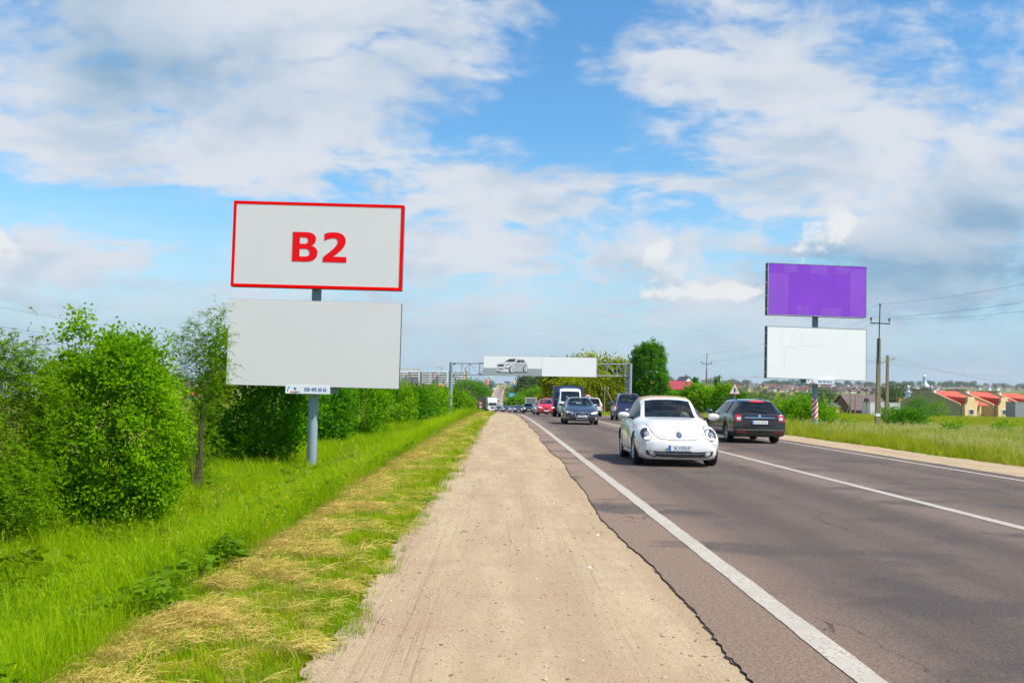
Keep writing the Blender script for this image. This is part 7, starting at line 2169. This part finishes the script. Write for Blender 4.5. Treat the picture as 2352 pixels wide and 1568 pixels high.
for i in range(70):
    px = 1880 + (2400 - 1880) * i / 69 + hg.uniform(-4, 4)
    Y = hg.uniform(3000, 4400)
    X = at(px, 890, Y).x
    k = hg.choice((1, 3, 3))
    far_house(i, protos[k], X, Y, hg.uniform(-.7, .7), hg.uniform(.9, 1.4), 'tiny white-walled house of the far town on the horizon', 'houses of the far town')
# distant trees
fm = [crown_mesh('crown', heap(9, 9, 9, 400 + i, 6), 90, 12, .9, L_FAR, 400 + i, .9)[0] for i in range(4)]
TRK = MB().tube([(0, 0, -1.5), (0, 0, 4)], [.3, .15], 6).mesh('trunk', BARK)
def far_tree(X, Y, s, label, group, sx=1.0, z=None):
    e = empty('distant_tree', (X, Y, ground_z(X, Y) if z is None else z), hg.uniform(0, 6), label, 'tree', group)
    c = link('crown', fm[hg.randrange(4)], e); c.scale = (s * sx, s * sx, s)
    t_ = link('trunk', TRK, e); t_.scale = (s, s, s)
ft_ = []
for (px, Y, s) in [(1755, 1150, 1.1), (1772, 1120, 1.0), (1835, 1000, 1.2), (1850, 1050, 1.0), (1800, 900, 1.2), (1890, 800, 1.6), (1905, 780, 1.5), (1868, 820, 1.3), (2040, 700, 1.8), (2055, 690, 1.6), (2075, 720, 1.7), (2090, 700, 1.4), (2030, 760, 1.4), (1720, 1000, 1.0), (1700, 800, 1.0), (1740, 700, 1.0), (2140, 1100, 1.3), (2160, 1200, 1.2), (2270, 900, 1.3), (2290, 950, 1.4), (2310, 900, 1.3), (2335, 1000, 1.4), (2215, 1300, 1.3), (2100, 1300, 1.2), (1545, 900, 1.1), (1560, 700, .9)]:
    X = at(px, 890, Y).x
    far_tree(X, Y, s, 'distant green tree on the right-hand hillside', 'trees on the right hillside')
for (zx, Y, s) in [(1225, 900, 1.5), (1255, 940, 1.6), (1200, 850, 1.3), (1590, 1460, .9), (1600, 1380, .7), (1880, 1150, 1.2), (1990, 1100, 1.6), (2030, 1000, 1.6), (2060, 950, 1.5), (1960, 900, 1.2), (1840, 900, .9)]:
    X = at(zp1(zx, 900)[0], 890, Y).x
    far_tree(X, Y, s, 'distant green tree beside the far hill road', 'trees on the far hill')
for i in range(26):
    px = 905 + i * 8.2 + hg.uniform(-4, 4)
    Y = hg.uniform(330, 640)
    p = at(px, 900, Y)
    far_tree(p.x, Y, hg.uniform(.7, 1.0) * Y / 620 * 1.1, 'green tree in the valley between bushes and apartments', 'trees of the left valley', z=at(px, 898 + hg.uniform(0, 6), Y).z - 6 * Y / 620)
# woodland on the horizon
wp = []
for i in range(700):
    Y = hg.uniform(4300, 5600); a = hg.uniform(-.45, .58)
    wp.append((a * Y, Y))
wp = np.array(wp)
P = np.stack([wp[:, 0], wp[:, 1], zg(wp[:, 0], wp[:, 1])], 1)
gn_scatter('far_woodland', 'bluish band of woodland along the horizon', 'woodland', P, npr.uniform(0, 6, len(P)), npr.uniform(1.6, 3.2, len(P)), npr.integers(0, 4, len(P)), fm)

# ------------------------------------------------------------------ air between here and the far hills
hm = bpy.data.materials.new('summer_haze')
hm.use_nodes = True
hm.node_tree.nodes.clear()
hn = NT(hm.node_tree)
hv = hn('ShaderNodeVolumePrincipled', {'Color': (.80, .90, 1.0, 1), 'Density': .000045, 'Anisotropy': .2})
ho = hm.node_tree.nodes.new('ShaderNodeOutputMaterial')
hm.node_tree.links.new(hv, ho.inputs['Volume'])
hz = MB().box(-7600, 7600, -60, 9700, -30, 135).build('haze', hm)
tag(hz, 'thin bluish summer haze over the far hills', 'haze', kind='stuff')

# ------------------------------------------------------------------ tell look-alikes apart by their place
ORD = ['first', 'second', 'third', 'fourth', 'fifth', 'sixth', 'seventh', 'eighth', 'ninth', 'tenth', 'eleventh', 'twelfth', 'thirteenth', 'fourteenth', 'fifteenth', 'sixteenth', 'seventeenth', 'eighteenth', 'nineteenth', 'twentieth']
def ordinal(i):
    if i < 20: return ORD[i]
    tens = ('', '', 'twenty', 'thirty', 'forty')[(i + 1) // 10]
    return tens + '-' + ORD[(i + 1) % 10 - 1] if (i + 1) % 10 else {'twenty': 'twentieth', 'thirty': 'thirtieth', 'forty': 'fortieth'}[tens]
same = {}
for o in SC.objects:
    if o.parent is None and 'label' in o and o.get('kind') is None:
        same.setdefault(o['label'], []).append(o)
for lab, obs in same.items():
    if 1 < len(obs) <= 40:
        obs.sort(key=lambda o: (Vector(o.location) - Vector((0, 0, CAM_H))).dot(R_) / max(.1, (Vector(o.location) - Vector((0, 0, CAM_H))).dot(F_)))
        for i, o in enumerate(obs):
            o['label'] = '%s, %s from left' % (lab, ordinal(i))
